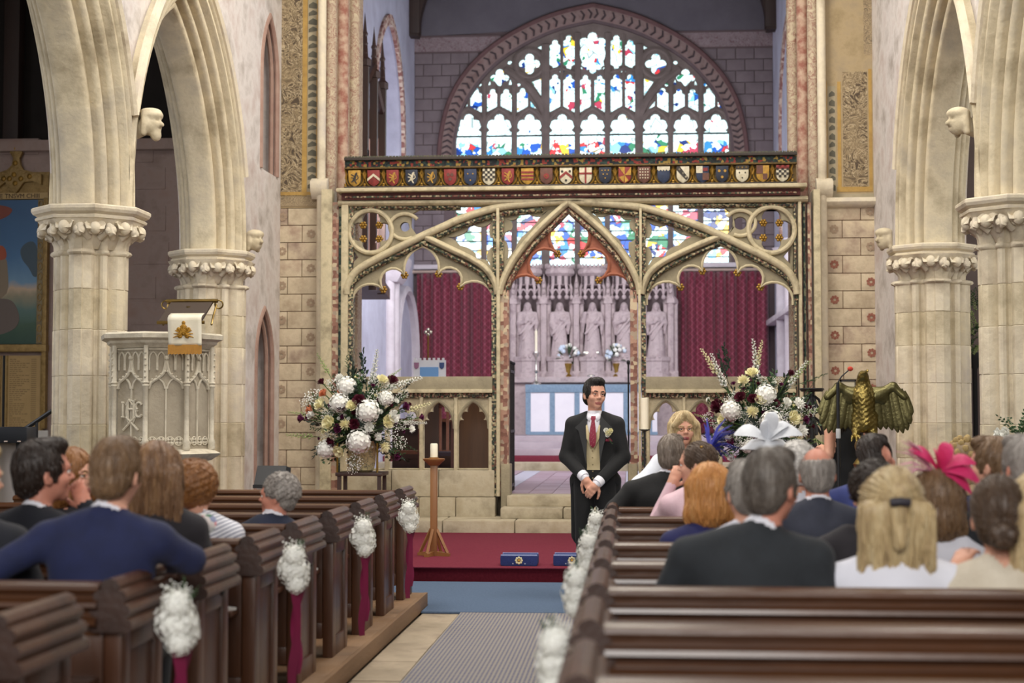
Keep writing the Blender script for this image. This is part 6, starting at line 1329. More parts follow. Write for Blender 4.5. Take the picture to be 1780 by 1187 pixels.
def face_parts():
    """blind tracery of one face in its own plane: x along, z up, front at y=0"""
    out = []
    g = MB(); w2 = fw/2-.03
    og = spl([(-w2, h*.60), (-w2*.85, h*.66), (-w2*.5, h*.70), (-w2*.15, h*.76), (0, h*.88)], 4); g.tube([(x, -.012, z) for x, z in og], .015, 6); g.tube([(-x, -.012, z) for x, z in og], .015, 6); g.ball((0, -.02, h*.9), .022, 6, 5)
    for k in range(4): g.ball((-w2*.8+k*.035, -.02, h*.69+k*.022), .011, 5, 4); g.ball((w2*.8-k*.035, -.02, h*.69+k*.022), .011, 5, 4)
    out.append(('ogee_arch', g))
    t = MB()
    for c0, c1 in ((-w2, 0), (0, w2)):
        p = ptarch(c0+.01, c1-.01, h*.60, .09, 5); t.tube([(x, -.008, z) for x, z in p], .009, 5)
    t.tube([(0, -.006, 0.05), (0, -.006, h*.62)], .009, 5)
    for sx in (-1, 1):
        for q in range(2): c = sx*w2*(.28+.46*q); p = ptarch(c-w2*.2, c+w2*.2, h*.90, .05, 4); t.tube([(x, -.008, z) for x, z in p], .008, 5); t.tube([(c-w2*.2, -.008, h*.78), (c-w2*.2, -.008, h*.9)], .007, 5); t.tube([(c+w2*.2, -.008, h*.78), (c+w2*.2, -.008, h*.9)], .007, 5)
    t.tube([(-w2, -.01, h*.985), (w2, -.01, h*.985)], .01, 5); out.append(('blind_tracery', t))
    q = MB()
    for i in range(4):
        c = (-w2+w2*2*(i+.5)/4, .075)
        for k in range(4): q.ball((c[0]+.02*cos(pi/2*k+pi/4), -.006, c[1]+.02*sin(pi/2*k+pi/4)), .014, 6, 4, (1, .5, 1))
        q.tube([(c[0]+.035*cos(2*pi*j/10), -.006, c[1]+.035*sin(2*pi*j/10)) for j in range(10)], .006, 4, closed=True)
    out.append(('quatrefoil_frieze', q)); return [(n_, mesh_of(m_, n_, 50, (PST,))) for n_, m_ in out]
FP = face_parts()
for i in range(8):
    a = OA[i]; link('corner_shaft', SHF, pul, ((RP-.02)*cos(a), (RP-.02)*sin(a), zb_), (0, 0, a+pi/2))
    am = a+pi/8; rr = (RP-.05)*cos(pi/8)
    if i in (0, 1, 6, 7):
        for n_, me in FP: link(n_, me, pul, (rr*cos(am), rr*sin(am), zb_), (0, 0, am+pi/2))
# carved sacred monogram with crossed staves on the left front panel
mg = MB()
def mt(*pts, r_=.011): mg.tube([(x, -.012, z) for x, z in pts], r_, 6)
mt((-.085, .02), (-.085, .14)); mt((-.10, .02), (-.07, .02)); mt((-.10, .14), (-.07, .14))
mt((-.03, .0), (-.03, .16)); mt((.03, .0), (.03, .16)); mt((-.03, .085), (.03, .085)); mt((-.05, .12), (-.02, .165), (.02, .12), (.045, .165))
mt(*[(.085+.03*cos(t), .11+.03*sin(t)) for t in [R(20+25*i) for i in range(10)]]); mt(*[(.085+.03*cos(t), .05-.03*sin(t)) for t in [R(20+25*i) for i in range(10)]])
mt((-.08, -.09), (0, -.02), (.05, .02)); mt((.08, -.09), (0, -.02), (-.05, .02)); mt(*[(.05*cos(t), .06+.1*sin(t)) for t in [2*pi*i/14 for i in range(15)]], r_=.007)
a = OA[7]+pi/8; rr = (RP-.05)*cos(pi/8); link('sacred_monogram', mesh_of(mg, 'sacred_monogram', 50, (PST,)), pul, (rr*cos(a), rr*sin(a), zb_+h*.30), (0, 0, a+pi/2))
# brass book desk and embroidered fall
GB = mat('aged_brass', H('#8a713c'), H('#5f4c26'), .35, metal=.8, sc=7)
dk = thing('book_desk', 'brass book desk with scroll ends on top of the pulpit', 'desk', (PULX, PULY, zt_+.03)); c = PY(318, 545, PULY-.30)-Vector((PULX, PULY, zt_+.03)); zd = PY(318, 530, PULY-.3).z-zt_-.03
mb = MB(); mb.loft([[(c.x-.19, -.36, zd-.16), (c.x+.17, -.36, zd-.16), (c.x+.17, -.36, zd-.14), (c.x-.19, -.36, zd-.14)], [(c.x-.17, -.06, zd+.03), (c.x+.19, -.06, zd+.03), (c.x+.19, -.06, zd+.05), (c.x-.17, -.06, zd+.05)]]); obj('desk_board', mb, mat('desk_leather', H('#3a2c22'), rough=.6), dk, (0, 0, 0))
mb = MB(); mb.tube([(c.x-.21, -.06, zd+.05), (c.x+.23, -.06, zd+.05)], .018, 8); obj('top_bar', mb, GB, dk, (0, 0, 0)); mb = MB(); mb.tube([(c.x-.2, -.36, zd-.15), (c.x+.2, -.36, zd-.15)], .014, 8); obj('ledge_bar', mb, GB, dk, (0, 0, 0))
for sx in (-.22, .24): mb = MB(); mb.tube([(c.x+sx+.035*cos(t), -.06, zd+.02+.035*sin(t)) for t in [2*pi*i/12 for i in range(13)]], .007, 6); mb.tube([(c.x+sx*.92, -.06, zd+.02), (c.x+sx*.85, -.1, zd-.08), (c.x+sx*.9, -.2, zd-.16)], .009, 6); obj('scroll_end', mb, GB, dk, (0, 0, 0))
mb = MB(); mb.tube([(c.x, -.1, -.0), (c.x, -.14, zd)], .02, 8); obj('desk_support', mb, GB, dk, (0, 0, 0))
yf = PULY-RP-.085
fl = thing('pulpit_fall', 'white silk fall with gold emblem and fringe hanging from the pulpit', 'cloth', (PULX, PULY, zt_+.03)); a_, b_ = PY(291, 543, yf), PY(349, 600, yf); W0 = Vector((PULX, PULY, zt_+.03))
SILK = mat('white_silk', H('#e6dfcc'), H('#d6ccb2'), .5, sc=6, bump=.1, bsc=9); GTH = mat('gold_thread', H('#b98b2d'), H('#8d6417'), .45, metal=.4, sc=30, bump=.3, bsc=90)
mb = MB(); n = 12
for i in range(n+1):
    t = i/n
    for j in range(9): u = j/8; mb.v.append((a_.x+(b_.x-a_.x)*(u+.03*t)-W0.x, yf+.012*sin(u*9+t*2)*t+(.0 if t > .12 else .10*(1-t/.12))-W0.y, a_.z+(b_.z-a_.z)*t-W0.z))
mb.f = [(i*9+j, i*9+j+1, (i+1)*9+j+1, (i+1)*9+j) for i in range(n) for j in range(8)]; mb.m = [0]*len(mb.f); link('cloth', mesh_of(mb, 'cloth', 80, (SILK,)), fl).modifiers.new('t', 'SOLIDIFY').thickness = .006
fr = MB()
for i in range(30): x = a_.x+(b_.x-a_.x)*(i+.5)/30-W0.x+.008; fr.box(x-.0042, x+.0042, yf-.006-W0.y, yf+.004-W0.y, b_.z-.075-W0.z+.003*(i % 3), b_.z+.005-W0.z)
link('fringe', mesh_of(fr, 'fringe', 0, (mat('gold_fringe', H('#c08a35'), H('#a8742a'), .6, sc=20),)), fl)['kind'] = 'stuff'
em = MB(); ec = PY(319, 577, yf-.012)-W0
for i in range(11):
    a = R(0+18*i); em.tube([(ec.x+.02*cos(a), ec.y-.004, ec.z-.02+.015*sin(a)), (ec.x+.085*cos(a), ec.y-.006, ec.z-.045+.10*abs(sin(a))-.0)], [.008, .004], 5)
for dx, dz, r_ in ((0, .04, .026), (-.04, .02, .02), (.04, .02, .02), (0, .0, .03), (-.03, -.03, .022), (.03, -.03, .022), (0, .075, .016)): em.ball((ec.x+dx, ec.y-.002, ec.z+dz), r_, 8, 5, (1, .25, 1))
link('embroidered_emblem', mesh_of(em, 'embroidered_emblem', 60, (GTH,)), fl)
# ================================================================ brass eagle lectern
YG = 13.2
p0 = PY(1506, 850, YG); eg = thing('eagle_lectern', 'brass eagle lectern with spread wings on a globe and stem', 'lectern', (p0.x, YG, .0)); BRE = mat('lectern_brass', H('#b09a58'), H('#6d5f33'), .28, metal=.9, sc=9, bump=.35, bsc=50); BRW = mat('lectern_wing_brass', H('#77704a'), H('#565133'), .38, metal=.8, sc=8, bump=.2, bsc=40)
def G(px, py, y=0.): q = PY(px, py, YG+y); return (q.x-p0.x, y, q.z)
s = SDF(); s.cap(G(1503, 735), G(1500, 690), .085, .10, k=.05).cap(G(1500, 690), G(1500, 665, -.02), .085, .06, k=.04).ell(G(1500, 653, -.05), (.045, .06, .045), k=.03).cap(G(1502, 650, -.09), G(1508, 644, -.16), .025, .008, k=.015).cap(G(1508, 644, -.16), G(1508, 649, -.19), .012, .004, k=.01)
for sx in (-1, 1): s.cap(G(1503+sx*14, 725), G(1503+sx*16, 757, -.04), .045, .03, k=.03)
s.cap(G(1505, 735, .05), G(1520, 765, .16), .06, .03, k=.03)
def feathered(v):
    nn = np.sin(v[:, 0]*170)*np.sin(v[:, 2]*150+np.floor(v[:, 0]*27)*2.)*.004; c = v.mean(0); d = v-c; d[:, 2] = 0; l = np.linalg.norm(d, axis=1)[:, None]+1e-6; return v+d/l*nn[:, None]
link('body', s.mesh(.010, 'body', (BRE,), feathered), eg)
for sx in (-1, 1):     # wing: shoulder plate and long overlapping feathers
    wing = thing('wing', None, None); wing.parent = eg; X = lambda px: 1505+sx*(px-1505)
    c = SDF(); c.ell(G(X(1528), 688), (.10, .035, .07), (0, sx*.5, 0), k=.03).cap(G(X(1518), 690), G(X(1552), 672), .05, .035, k=.03).cap(G(X(1552), 672), G(X(1572), 690, -.02), .036, .03, k=.03); link('shoulder', c.mesh(.010, 'shoulder', (BRW,)), wing)
    tips = [(1522, 742), (1531, 747), (1541, 746), (1551, 748), (1561, 752), (1570, 753), (1578, 748), (1583, 737), (1585, 722)]; roots = [(1518, 690), (1524, 685), (1531, 681), (1538, 678), (1545, 675), (1552, 674), (1559, 674), (1565, 676), (1570, 680)]
    for i, (t_, r_) in enumerate(zip(tips, roots)):
        a, b2 = Vector(G(X(r_[0]), r_[1], -.01-.008*(i % 2))), Vector(G(X(t_[0]), t_[1], .03-.05*i/9-.008*(i % 2))); mb = MB(); d = (b2-a); n_ = d.cross(Vector((0, 1, 0))).normalized()
        ring = []
        for q, w_ in ((0, .02), (.3, .032), (.7, .034), (.9, .026), (1, .006)): c_ = a+d*q; ring.append([c_+n_*w_, c_+Vector((0, -.012, 0)), c_-n_*w_, c_+Vector((0, .01, 0))])
        mb.loft(ring); link('feather', mesh_of(mb, 'feather', 50, (BRW,)), wing)
g = Vector(G(1503, 775)); mb = MB(); mb.ball(g, .085, 16, 12); obj('globe', mb, BRE, eg, (0, 0, 0)); 
for sx in (-1, 1):
    f_ = Vector(G(1503+sx*16, 757, -.04))
    for k in (-1, 0, 1): mb = MB(); mb.tube([f_, f_+Vector((k*.03, -.04, -.01)), f_+Vector((k*.04, -.06, -.05))], [.02, .015, .006], 6); obj('claw', mb, BRE, eg, (0, 0, 0))
mb = MB(); z = g.z-.08; mb.lathe([(.24, 0), (.24, .06), (.19, .1), (.16, .16), (.07, .22), (.045, .35), (.04, z*.55), (.075, z*.6), (.05, z*.65), (.04, z*.8), (.09, z*.9), (.11, z*.94), (.06, z), (.05, z+.02)], n=20); obj('stem', mb, BRE, eg, (0, 0, 0))
rb = thing('red_book', 'red covered book lying behind the eagle wings', 'book', (p0.x+.02, YG+.12, G(1510, 720)[2])); mb = MB(); mb.box(-.26, .30, -.06, .05, -.05, .0); mb.box(-.26, .30, .0, .05, -.05, .20); obj('cover', mb, mat('red_leather', H('#9a2a25'), H('#7d1f1c'), .5, sc=8), rb, (0, 0, 0), rot=(R(-25), 0, 0), bevel=.006); obj('pages', MB().box(-.24, .28, -.05, .0, .0, .02), mat('page_block', H('#e9dfc4')), rb, (0, 0, 0), rot=(R(-25), 0, 0))
ms = thing('microphone_stand', 'black microphone stand with red tipped gooseneck beside the eagle', 'microphone', (PY(1458, 830, 13.0).x, 13.0, 0)); z1 = PY(1458, 665, 13).z; q = PY(1478, 641, 13)
mb = MB(); mb.tube([(0, 0, .02), (0, 0, z1)], .014, 8); obj('pole', mb, BI, ms, (0, 0, 0)); mb = MB(); dx = q.x-ms.location.x; mb.tube([(0, 0, z1), (dx*.3, 0, z1+(q.z-z1)*.45), (dx, 0, q.z)], .006, 6); obj('gooseneck', mb, BI, ms, (0, 0, 0)); mb = MB(); mb.ball((dx, 0, q.z), .02, 8, 6, (1.2, 1, 1)); obj('windshield', mb, mat('red_foam', H('#b8402f'), rough=.9), ms, (0, 0, 0)); obj('base', MB().lathe([(.15, 0), (.15, .015), (.02, .03)], n=18), BI, ms, (0, 0, 0)); obj('grip', MB().lathe([(.018, 1.32), (.02, 1.33), (.02, 1.39), (.018, 1.4)], n=10), mat('grey_grip', H('#b9b9b9')), ms, (0, 0, 0))
# dark framed notice behind the lectern
p, q = PY(1461, 660, 19.2), PY(1490, 690, 19.2); nf = thing('framed_notice', 'small dark framed notice on the wall behind the eagle', 'notice', ((p.x+q.x)/2, 19.27, q.z), world=True); obj('sheet', MB().box(p.x+.02, q.x-.02, 19.265, 19.275, q.z+.02, p.z-.02), mat('notice_paper', H('#bdb59c')), nf)
for a in ((p.x, q.x, p.z-.02, p.z), (p.x, q.x, q.z, q.z+.02), (p.x, p.x+.02, q.z, p.z), (q.x-.02, q.x, q.z, p.z)): obj('frame_bar', MB().box(a[0], a[1], 19.255, 19.28, a[2], a[3]), BI, nf)
# ================================================================ carved stall with poppyhead at the right
cst = thing('carved_stall', 'pale carved oak stall front with round finial in front of the right pier', 'stall', (PY(1700, 850, 11.6).x, 11.6, 0)); CO = mat('weathered_oak', H('#a08a6c'), H('#7d6a51'), .6, sc=5, bump=.3, stretch=(1, 1, .3)); zt_ = PY(1700, 846, 11.6).z
obj('front_panel', MB().box(-.35, 1.1, 0, .05, 0, zt_-.06), mat('weathered_oak_dark', H('#5d4e3d'), H('#45382b'), .6, sc=5), cst, (0, 0, 0)); obj('sloping_top', MB().prism([(-.12, zt_-.06), (.22, zt_+.02), (.22, zt_+.05), (-.12, zt_-.03)], -.4, 1.1, 'X'), CO, cst, (0, 0, 0), bevel=.008)
for i in range(9):
    x = -.3+.16*i; mb = MB(); mb.tube([(x-.06, -.01, zt_-.10), (x, -.015, zt_-.2), (x+.06, -.01, zt_-.10)], .012, 5); mb.tube([(x-.06, -.01, zt_-.3), (x, -.015, zt_-.2), (x+.06, -.01, zt_-.3)], .012, 5); obj('lattice_carving', mb, CO, cst, (0, 0, 0))
px = PY(1682, 790, 11.6).x-cst.location.x; z1 = PY(1682, 767, 11.6).z
mb = MB(); mb.lathe([(.05, zt_-.0), (.05, zt_+.08), (.075, zt_+.12), (.055, zt_+.15), (.06, z1-.16), (.10, z1-.12), (.115, z1-.06), (.09, z1-.01), (.0, z1)], (px, .1, 0), 12); obj('post', mb, CO, cst, (0, 0, 0))
for d in fib(40): mb = MB(); mb.ball(Vector((px, .1, z1-.075))+d*.10, .028, 6, 4); obj('carved_leaf', mb, mat('finial_honey', H('#b39a68'), H('#8d7648'), .6, sc=9), cst, (0, 0, 0))
# flowers at the right edge
sf = thing('pier_flowers', 'white flowers and green leaves against the right hand pier', 'flowers', (PY(1776, 740, 12.4).x, 12.4, 0)); zc_ = PY(1776, 745, 12.4).z
obj('stand', MB().lathe([(.16, 0), (.15, .02), (.02, .06), (.02, zc_-.25), (.09, zc_-.2), (.1, zc_-.1)], n=12), BI, sf, (0, 0, 0))
rnd = random.Random(4)
for i in range(16): a, e = rnd.uniform(0, 6.28), rnd.uniform(-.8, 1.3); d = Vector((cos(a)*cos(e), sin(a)*cos(e), sin(e))); link('leaf_spray', FM['leaf%d' % (i % 3)], sf, (0, 0, zc_-.08), aim(d), .3)
for i in range(9): a, e = rnd.uniform(0, 6.28), rnd.uniform(-.8, 1.3); d = Vector((cos(a)*cos(e), sin(a)*cos(e), sin(e))); link('rose', FM['rosew%d' % (i % 3)], sf, Vector((0, 0, zc_-.05))+d*.18, aim(d), .045)
# ivy and pale figure glimpsed in the south aisle
iv = thing('aisle_ivy', 'pale green trailing leaves seen between the right hand piers', 'plant', (PY(1694, 600, 19.4).x, 19.4, 0)); z1 = PY(1694, 500, 19.4).z
obj('stand', MB().lathe([(.15, 0), (.14, .03), (.03, .08), (.03, z1-1.0), (.1, z1-.9), (.11, z1-.8)], n=10), BI, iv, (0, 0, 0))
for i in range(26): d = Vector((rnd.uniform(-.4, .4), rnd.uniform(-.4, .1), rnd.uniform(-.6, 1))); link('leaf_spray', FM[('bells%d', 'leaf%d')[i % 2] % (i % 3)], iv, (rnd.uniform(-.1, .1), 0, z1-.75+rnd.uniform(0, .5)), aim(d), .28)
# ================================================================ north aisle: painting, roll of honour, rail
YP = YA-.03
def PP(px, py): return PY(px, py, YP)
pt = thing('framed_painting', 'large landscape painting in a gilt frame with crested top', 'painting', (PP(-20, 600).x, YP, PP(0, 600).z), world=True)
x0, x1 = PP(-120, 500).x, PP(84, 500).x; xc1 = PP(66, 500).x; zt_, zb_ = PP(0, 348).z, PP(0, 598).z
def paintmat():
    m = bpy.data.materials.new('landscape_canvas'); m.use_nodes = True; n = m.node_tree.nodes; L = m.node_tree.links.new; b = n['Principled BSDF']; b.inputs['Roughness'].default_value = .5
    tc = n.new('ShaderNodeTexCoord'); sp = n.new('ShaderNodeSeparateXYZ'); L(tc.outputs['Generated'], sp.inputs[0]); ns = n.new('ShaderNodeTexNoise'); ns.inputs['Scale'].default_value = 5; ns.inputs['Detail'].default_value = 8; L(tc.outputs['Generated'], ns.inputs['Vector'])
    ad = n.new('ShaderNodeMath'); ad.operation = 'MULTIPLY_ADD'; ad.inputs[1].default_value = .18; L(ns.outputs[0], ad.inputs[0]); L(sp.outputs[2], ad.inputs[2])
    r = n.new('ShaderNodeValToRGB'); e = r.color_ramp.elements; e[0].position = .1; e[0].color = (*H('#2b4a3c'), 1); e[1].position = 1; e[1].color = (*H('#3d6187'), 1)
    for p_, c_ in ((.22, '#3f5a45'), (.33, '#54706a'), (.42, '#8f8a72'), (.47, '#c1a78a'), (.53, '#6f93b0'), (.7, '#4a749d')): k = e.new(p_); k.color = (*H(c_), 1)
    L(ad.outputs[0], r.inputs[0]); L(r.outputs[0], b.inputs['Base Color']); return m
obj('canvas', MB().box(x0, xc1, YP-.01, YP+.0, zb_, zt_), paintmat(), pt)
def daub(nm, pts, c, dy=.014): mb = MB(); mb.prism([(PP(a, b_).x, PP(a, b_).z) for a, b_ in spl(pts+[pts[0]], 3)[:-1]], YP-dy, YP-.008, 'Y'); obj(nm, mb, mat('daub_'+c[1:], H(c), H(c), .6), pt)
daub('painted_drapery', [(-20, 355), (8, 358), (22, 365), (10, 378), (-20, 385)], '#8a4a3c'); daub('painted_robe', [(-20, 425), (6, 428), (12, 445), (4, 452), (-20, 450)], '#a8553a', .016); daub('painted_figure', [(-20, 440), (8, 446), (14, 470), (12, 510), (-20, 520)], '#8b7b66'); daub('painted_rock', [(-20, 520), (14, 520), (28, 532), (34, 556), (20, 575), (-20, 580)], '#6b5f58', .016)
daub('painted_tree', [(58, 480), (50, 465), (40, 452), (36, 436), (44, 424), (58, 420), (66, 436), (66, 478)], '#4a5a64', .013)
FRM = mat('gilt_frame', H('#a88a52'), H('#7d6335'), .45, metal=.35, sc=14, bump=.5, bsc=40); FRD = mat('frame_scroll_dark', H('#6f614e'), H('#93835f'), .6, sc=16, bump=.4, bsc=40)
obj('frame_stile', MB().box(xc1, PP(77, 500).x, YP-.05, YP+.02, zb_, zt_), FRD, pt, bevel=.01); obj('frame_edge', MB().box(PP(77, 500).x, PP(85, 500).x, YP-.08, YP+.02, PP(0, 745).z, zt_+.02), FRM, pt, bevel=.012)
obj('frame_sill', MB().box(x0, PP(85, 600).x, YP-.10, YP+.02, PP(0, 612).z, PP(0, 599).z), FRM, pt, bevel=.02)
for k in range(14): z_ = zb_+(zt_-zb_)*(k+.5)/14; mb = MB(); mb.tube([(PP(71.5, 500).x+.028*cos(t), YP-.052, z_+.045*sin(t)) for t in [2*pi*i/9 for i in range(9)]], .009, 5, closed=True); obj('frame_scroll', mb, FRM, pt)
za, zb2 = PP(0, 347).z, PP(0, 336).z; obj('inscription_band', MB().box(x0, PP(85, 340).x, YP-.04, YP+.02, za, zb2), mat('inscription_ground', H('#b79a66'), rough=.6), pt, bevel=.005); obj('crest_ground', MB().box(x0, PP(85, 340).x, YP-.01, YP+.02, zb2, PP(0, 300).z), FRM, pt)
def text(body, loc, size, m, parent, rot=(pi/2, 0, 0), name='lettering', align='LEFT', depth=.002):
    cu = bpy.data.curves.new(name, 'FONT'); cu.body = body; cu.size = size; cu.extrude = depth; cu.align_x = align; o = bpy.data.objects.new(name, cu); me = bpy.data.meshes.new_from_object(o); bpy.data.objects.remove(o); bpy.data.curves.remove(cu); me.materials.append(m)
    if parent is not None and parent.get('_world'): loc = Vector(loc)-Vector(parent['_world'])
    return link(name, me, parent, loc, rot)
text('E TNSVM CHIII', (PP(2, 346).x, YP-.043, za+.012), .085, mat('inscription_dark', H('#4d3a26')), pt)
cp = [(-10, 335), (12, 318), (28, 335), (30, 337), (31, 337), (36, 330), (44, 318), (60, 316), (75, 322), (75, 304), (58, 300), (44, 296), (39, 288), (37, 276), (42, 266), (37, 258), (30, 254), (23, 258), (20, 266), (26, 276), (24, 288), (16, 296), (0, 302), (-10, 304)]
mb = MB(); mb.prism([(PP(a, b_).x, PP(a, b_).z) for a, b_ in cp], YP-.07, YP-.01, 'Y'); obj('crest', mb, FRM, pt, bevel=.008)
for a, b_ in ((30, 260), (30, 285), (28, 305), (20, 312), (40, 312), (30, 320), (10, 312), (55, 308)): q = PP(a, b_); mb = MB(); mb.ball((q.x, YP-.075, q.z), .035, 8, 6, (1, .5, 1)); obj('crest_boss', mb, GILT, pt)
# names board
nb = thing('roll_of_honour', 'tan wooden board of painted names below the painting', 'board', (PP(30, 750).x, YP, PP(0, 750).z), world=True); BT = mat('names_board_tan', H('#b89a68'), H('#a58755'), .6, sc=3)
za, zb2 = PP(0, 618).z, PP(0, 748).z
for a, b_ in ((-60, 5), (9, 76)):
    xa, xb = PP(a, 680).x, PP(b_, 680).x; obj('names_panel', MB().box(xa, xb, YP-.01, YP+.02, zb2, za), BT, nb)
    for x_ in (xa+.02, xb-.04): obj('panel_edge', MB().box(x_, x_+.02, YP-.025, YP-.01, zb2, za), FRM, nb)
    rnd = random.Random(a)
    for k in range(34):
        z_ = za-.05-(za-zb2-.08)*k/34; w_ = rnd.uniform(.5, .85) if k % 7 else .3; mb = MB(); xs = xa+.06
        while xs < xa+(xb-xa)*w_*.72: l = rnd.uniform(.02, .06); mb.box(xs, xs+l, YP-.0125, YP-.0095, z_-.006, z_+.006); xs += l+.012
        mb.box(xb-.17, xb-.1, YP-.0125, YP-.0095, z_-.005, z_+.005); obj('painted_name_row', mb, mat('name_paint', H('#8d744c')), nb, smooth=0)['kind'] = 'stuff'
obj('panel_divider', MB().box(PP(5.5, 680).x, PP(8.5, 680).x, YP-.03, YP+.02, zb2, za), BI, nb); obj('board_base', MB().box(PP(-60, 750).x, PP(85, 750).x, YP-.04, YP+.02, zb2-.1, zb2), mat('board_base_white', H('#c9c4bd')), nb)
# black rail and box
hr = thing('handrail', 'black metal handrail sloping up past the painting pier', 'handrail', (PY(66, 790, 15.2).x, 15.2, 0), world=True); a, b_ = PY(-30, 795, 15.2), PY(90, 714, 15.2)
mb = MB(); mb.tube([a, b_], .022, 8); obj('rail', mb, BI, hr)
for px, py in ((64, 732), (-8, 782)): q = PY(px, py, 15.2); mb = MB(); mb.tube([(q.x, 15.2, 0), (q.x, 15.2, q.z)], .016, 8); obj('baluster', mb, BI, hr)
q0, q1 = PY(-40, 742, 14.9), PY(50, 770, 14.9); bc = thing('stage_piano', 'black keyboard case on a pale panel by the handrail', 'piano', ((q0.x+q1.x)/2, 15.0, 0), world=True); obj('case', MB().box(q0.x, q1.x, 14.85, 15.1, q1.z, q0.z), mat('piano_black', H('#1d2026'), rough=.35), bc, bevel=.01); obj('modesty_panel', MB().box(q0.x, q1.x-.06, 15.02, 15.05, .3, q1.z), mat('pale_panel', H('#b3aaa4')), bc)
for px in (10, 33): q = PY(px, 768, 14.84); obj('lamp_dot', MB().lathe([(.018, 0), (.018, .012)], (q.x, 14.84, q.z), 10), mat('pale_dot', H('#c9b9b0')), bc)
for sx in (q0.x+.1, q1.x-.1): obj('leg', MB().box(sx-.03, sx+.03, 14.9, 15.05, 0, q1.z), BI, bc)
# black music stand
q = PY(470, 820, 13.6); mu = thing('music_stand', 'black music stand behind the elderly man in the navy suit', 'music stand', (q.x, 13.6, 0)); z1 = PY(470, 846, 13.6).z; z2 = PY(470, 810, 13.6).z
mb = MB(); mb.loft([[(-.14, -.05, z1), (.15, -.05, z1), (.15, -.04, z1), (-.14, -.04, z1)], [(-.14, .1, z2), (.12, .1, z2), (.12, .11, z2), (-.14, .11, z2)]]); mb.box(-.14, .16, -.07, -.04, z1-.01, z1+.02); mb.prism([(-.15, z1), (.15, z1), (.16, z2-.02), (.11, z2), (-.14, z2)], .1, .11, 'Y'); obj('desk', mb, BI, mu, (0, 0, 0)); mb = MB(); mb.tube([(0, 0, .1), (0, 0, z1)], .014, 8); obj('pole', mb, BI, mu, (0, 0, 0))
for i in range(3): a = 2*pi*i/3; mb = MB(); mb.tube([(0, 0, .2), (.25*cos(a), .25*sin(a), .015)], .012, 6); obj('leg', mb, BI, mu, (0, 0, 0))
# ================================================================ people
SKIN = mat('skin_fair', H('#dba78f'), H('#cf957c'), .5, sc=9, spec=.35); SKIN2 = mat('skin_ruddy', H('#d0907a'), H('#c07e69'), .5, sc=9, spec=.35); LIPS = mat('lips', H('#b06a62'), rough=.45); LIPW = mat('lips_rose', H('#a04a50'), rough=.4)
EYEW = mat('eye_white', H('#e9e4de'), rough=.25); IRIS = mat('eye_iris', H('#3d2c20'), rough=.2); NAIL = mat('nail', H('#e0b5a4'), rough=.35)
def cloth(nm, c, c2, rough=.85, **k): return mat(nm, H(c), H(c2), rough, sc=k.pop('sc', 14), bump=k.pop('bump', .15), bsc=k.pop('bsc', 160), sheen=k.pop('sheen', .04), **k)
NAVY = cloth('navy_suit', '#19214a', '#131a3b'); DNAVY = cloth('dark_navy_suit', '#171924', '#11131b'); CHAR = cloth('charcoal_suit', '#272b30', '#1f2226'); BLKS = cloth('black_suit', '#111113', '#0b0b0c'); GNAVY = cloth('slate_navy_suit', '#383b49', '#2f323e'); ROYAL = cloth('blue_suit', '#3a4480', '#2f386c'); WHITEC = cloth('white_blouse', '#e4e3ea', '#d3d3df', .8, sc=5); CREAMC = cloth('cream_cardigan', '#dbd0bd', '#cabda8', .95, bsc=90, bump=.5); PINKC = cloth('pale_pink_dress', '#e3c3cb', '#d6b2bc', .7); NAVC = cloth('navy_coat', '#23255a', '#1c1e4a'); DARKT = cloth('dark_top', '#2a262b', '#1f1c20'); GREYT = cloth('grey_trousers', '#2c2e33', '#232529'); SHIRT = mat('white_shirt', H('#eceaf0'), H('#dedde6'), .7, sc=8); BUFF = cloth('buff_waistcoat', '#c9b993', '#b8a780'); TIE = mat('maroon_tie', H('#7d1f33'), H('#94324a'), .5, sc=60); 
def stripes():
    m = bpy.data.materials.new('striped_jersey'); m.use_nodes = True; n = m.node_tree.nodes; L = m.node_tree.links.new; b = n['Principled BSDF']; b.inputs['Roughness'].default_value = .85
    tc = n.new('ShaderNodeTexCoord'); w = n.new('ShaderNodeTexWave'); w.bands_direction = 'Z'; w.inputs['Scale'].default_value = 17; w.inputs['Distortion'].default_value = .6; mp = n.new('ShaderNodeMapping'); mp.inputs['Rotation'].default_value = (0, R(28), 0); L(tc.outputs['Object'], mp.inputs[0]); L(mp.outputs[0], w.inputs['Vector'])
    r = n.new('ShaderNodeValToRGB'); r.color_ramp.elements[0].position = .12; r.color_ramp.elements[0].color = (*H('#6a6f88'), 1); r.color_ramp.elements[1].position = .22; r.color_ramp.elements[1].color = (*H('#e2e1e6'), 1); L(w.outputs[0], r.inputs[0]); L(r.outputs[0], b.inputs['Base Color']); return m
STRIPE = stripes()
def hairmat(nm, c, c2, c3=None): return mat('hair_'+nm, H(c), H(c2), .45, sc=26, stretch=(1, 1, .12), bump=.5, bsc=60, c3=H(c3) if c3 else None, contrast=.3)
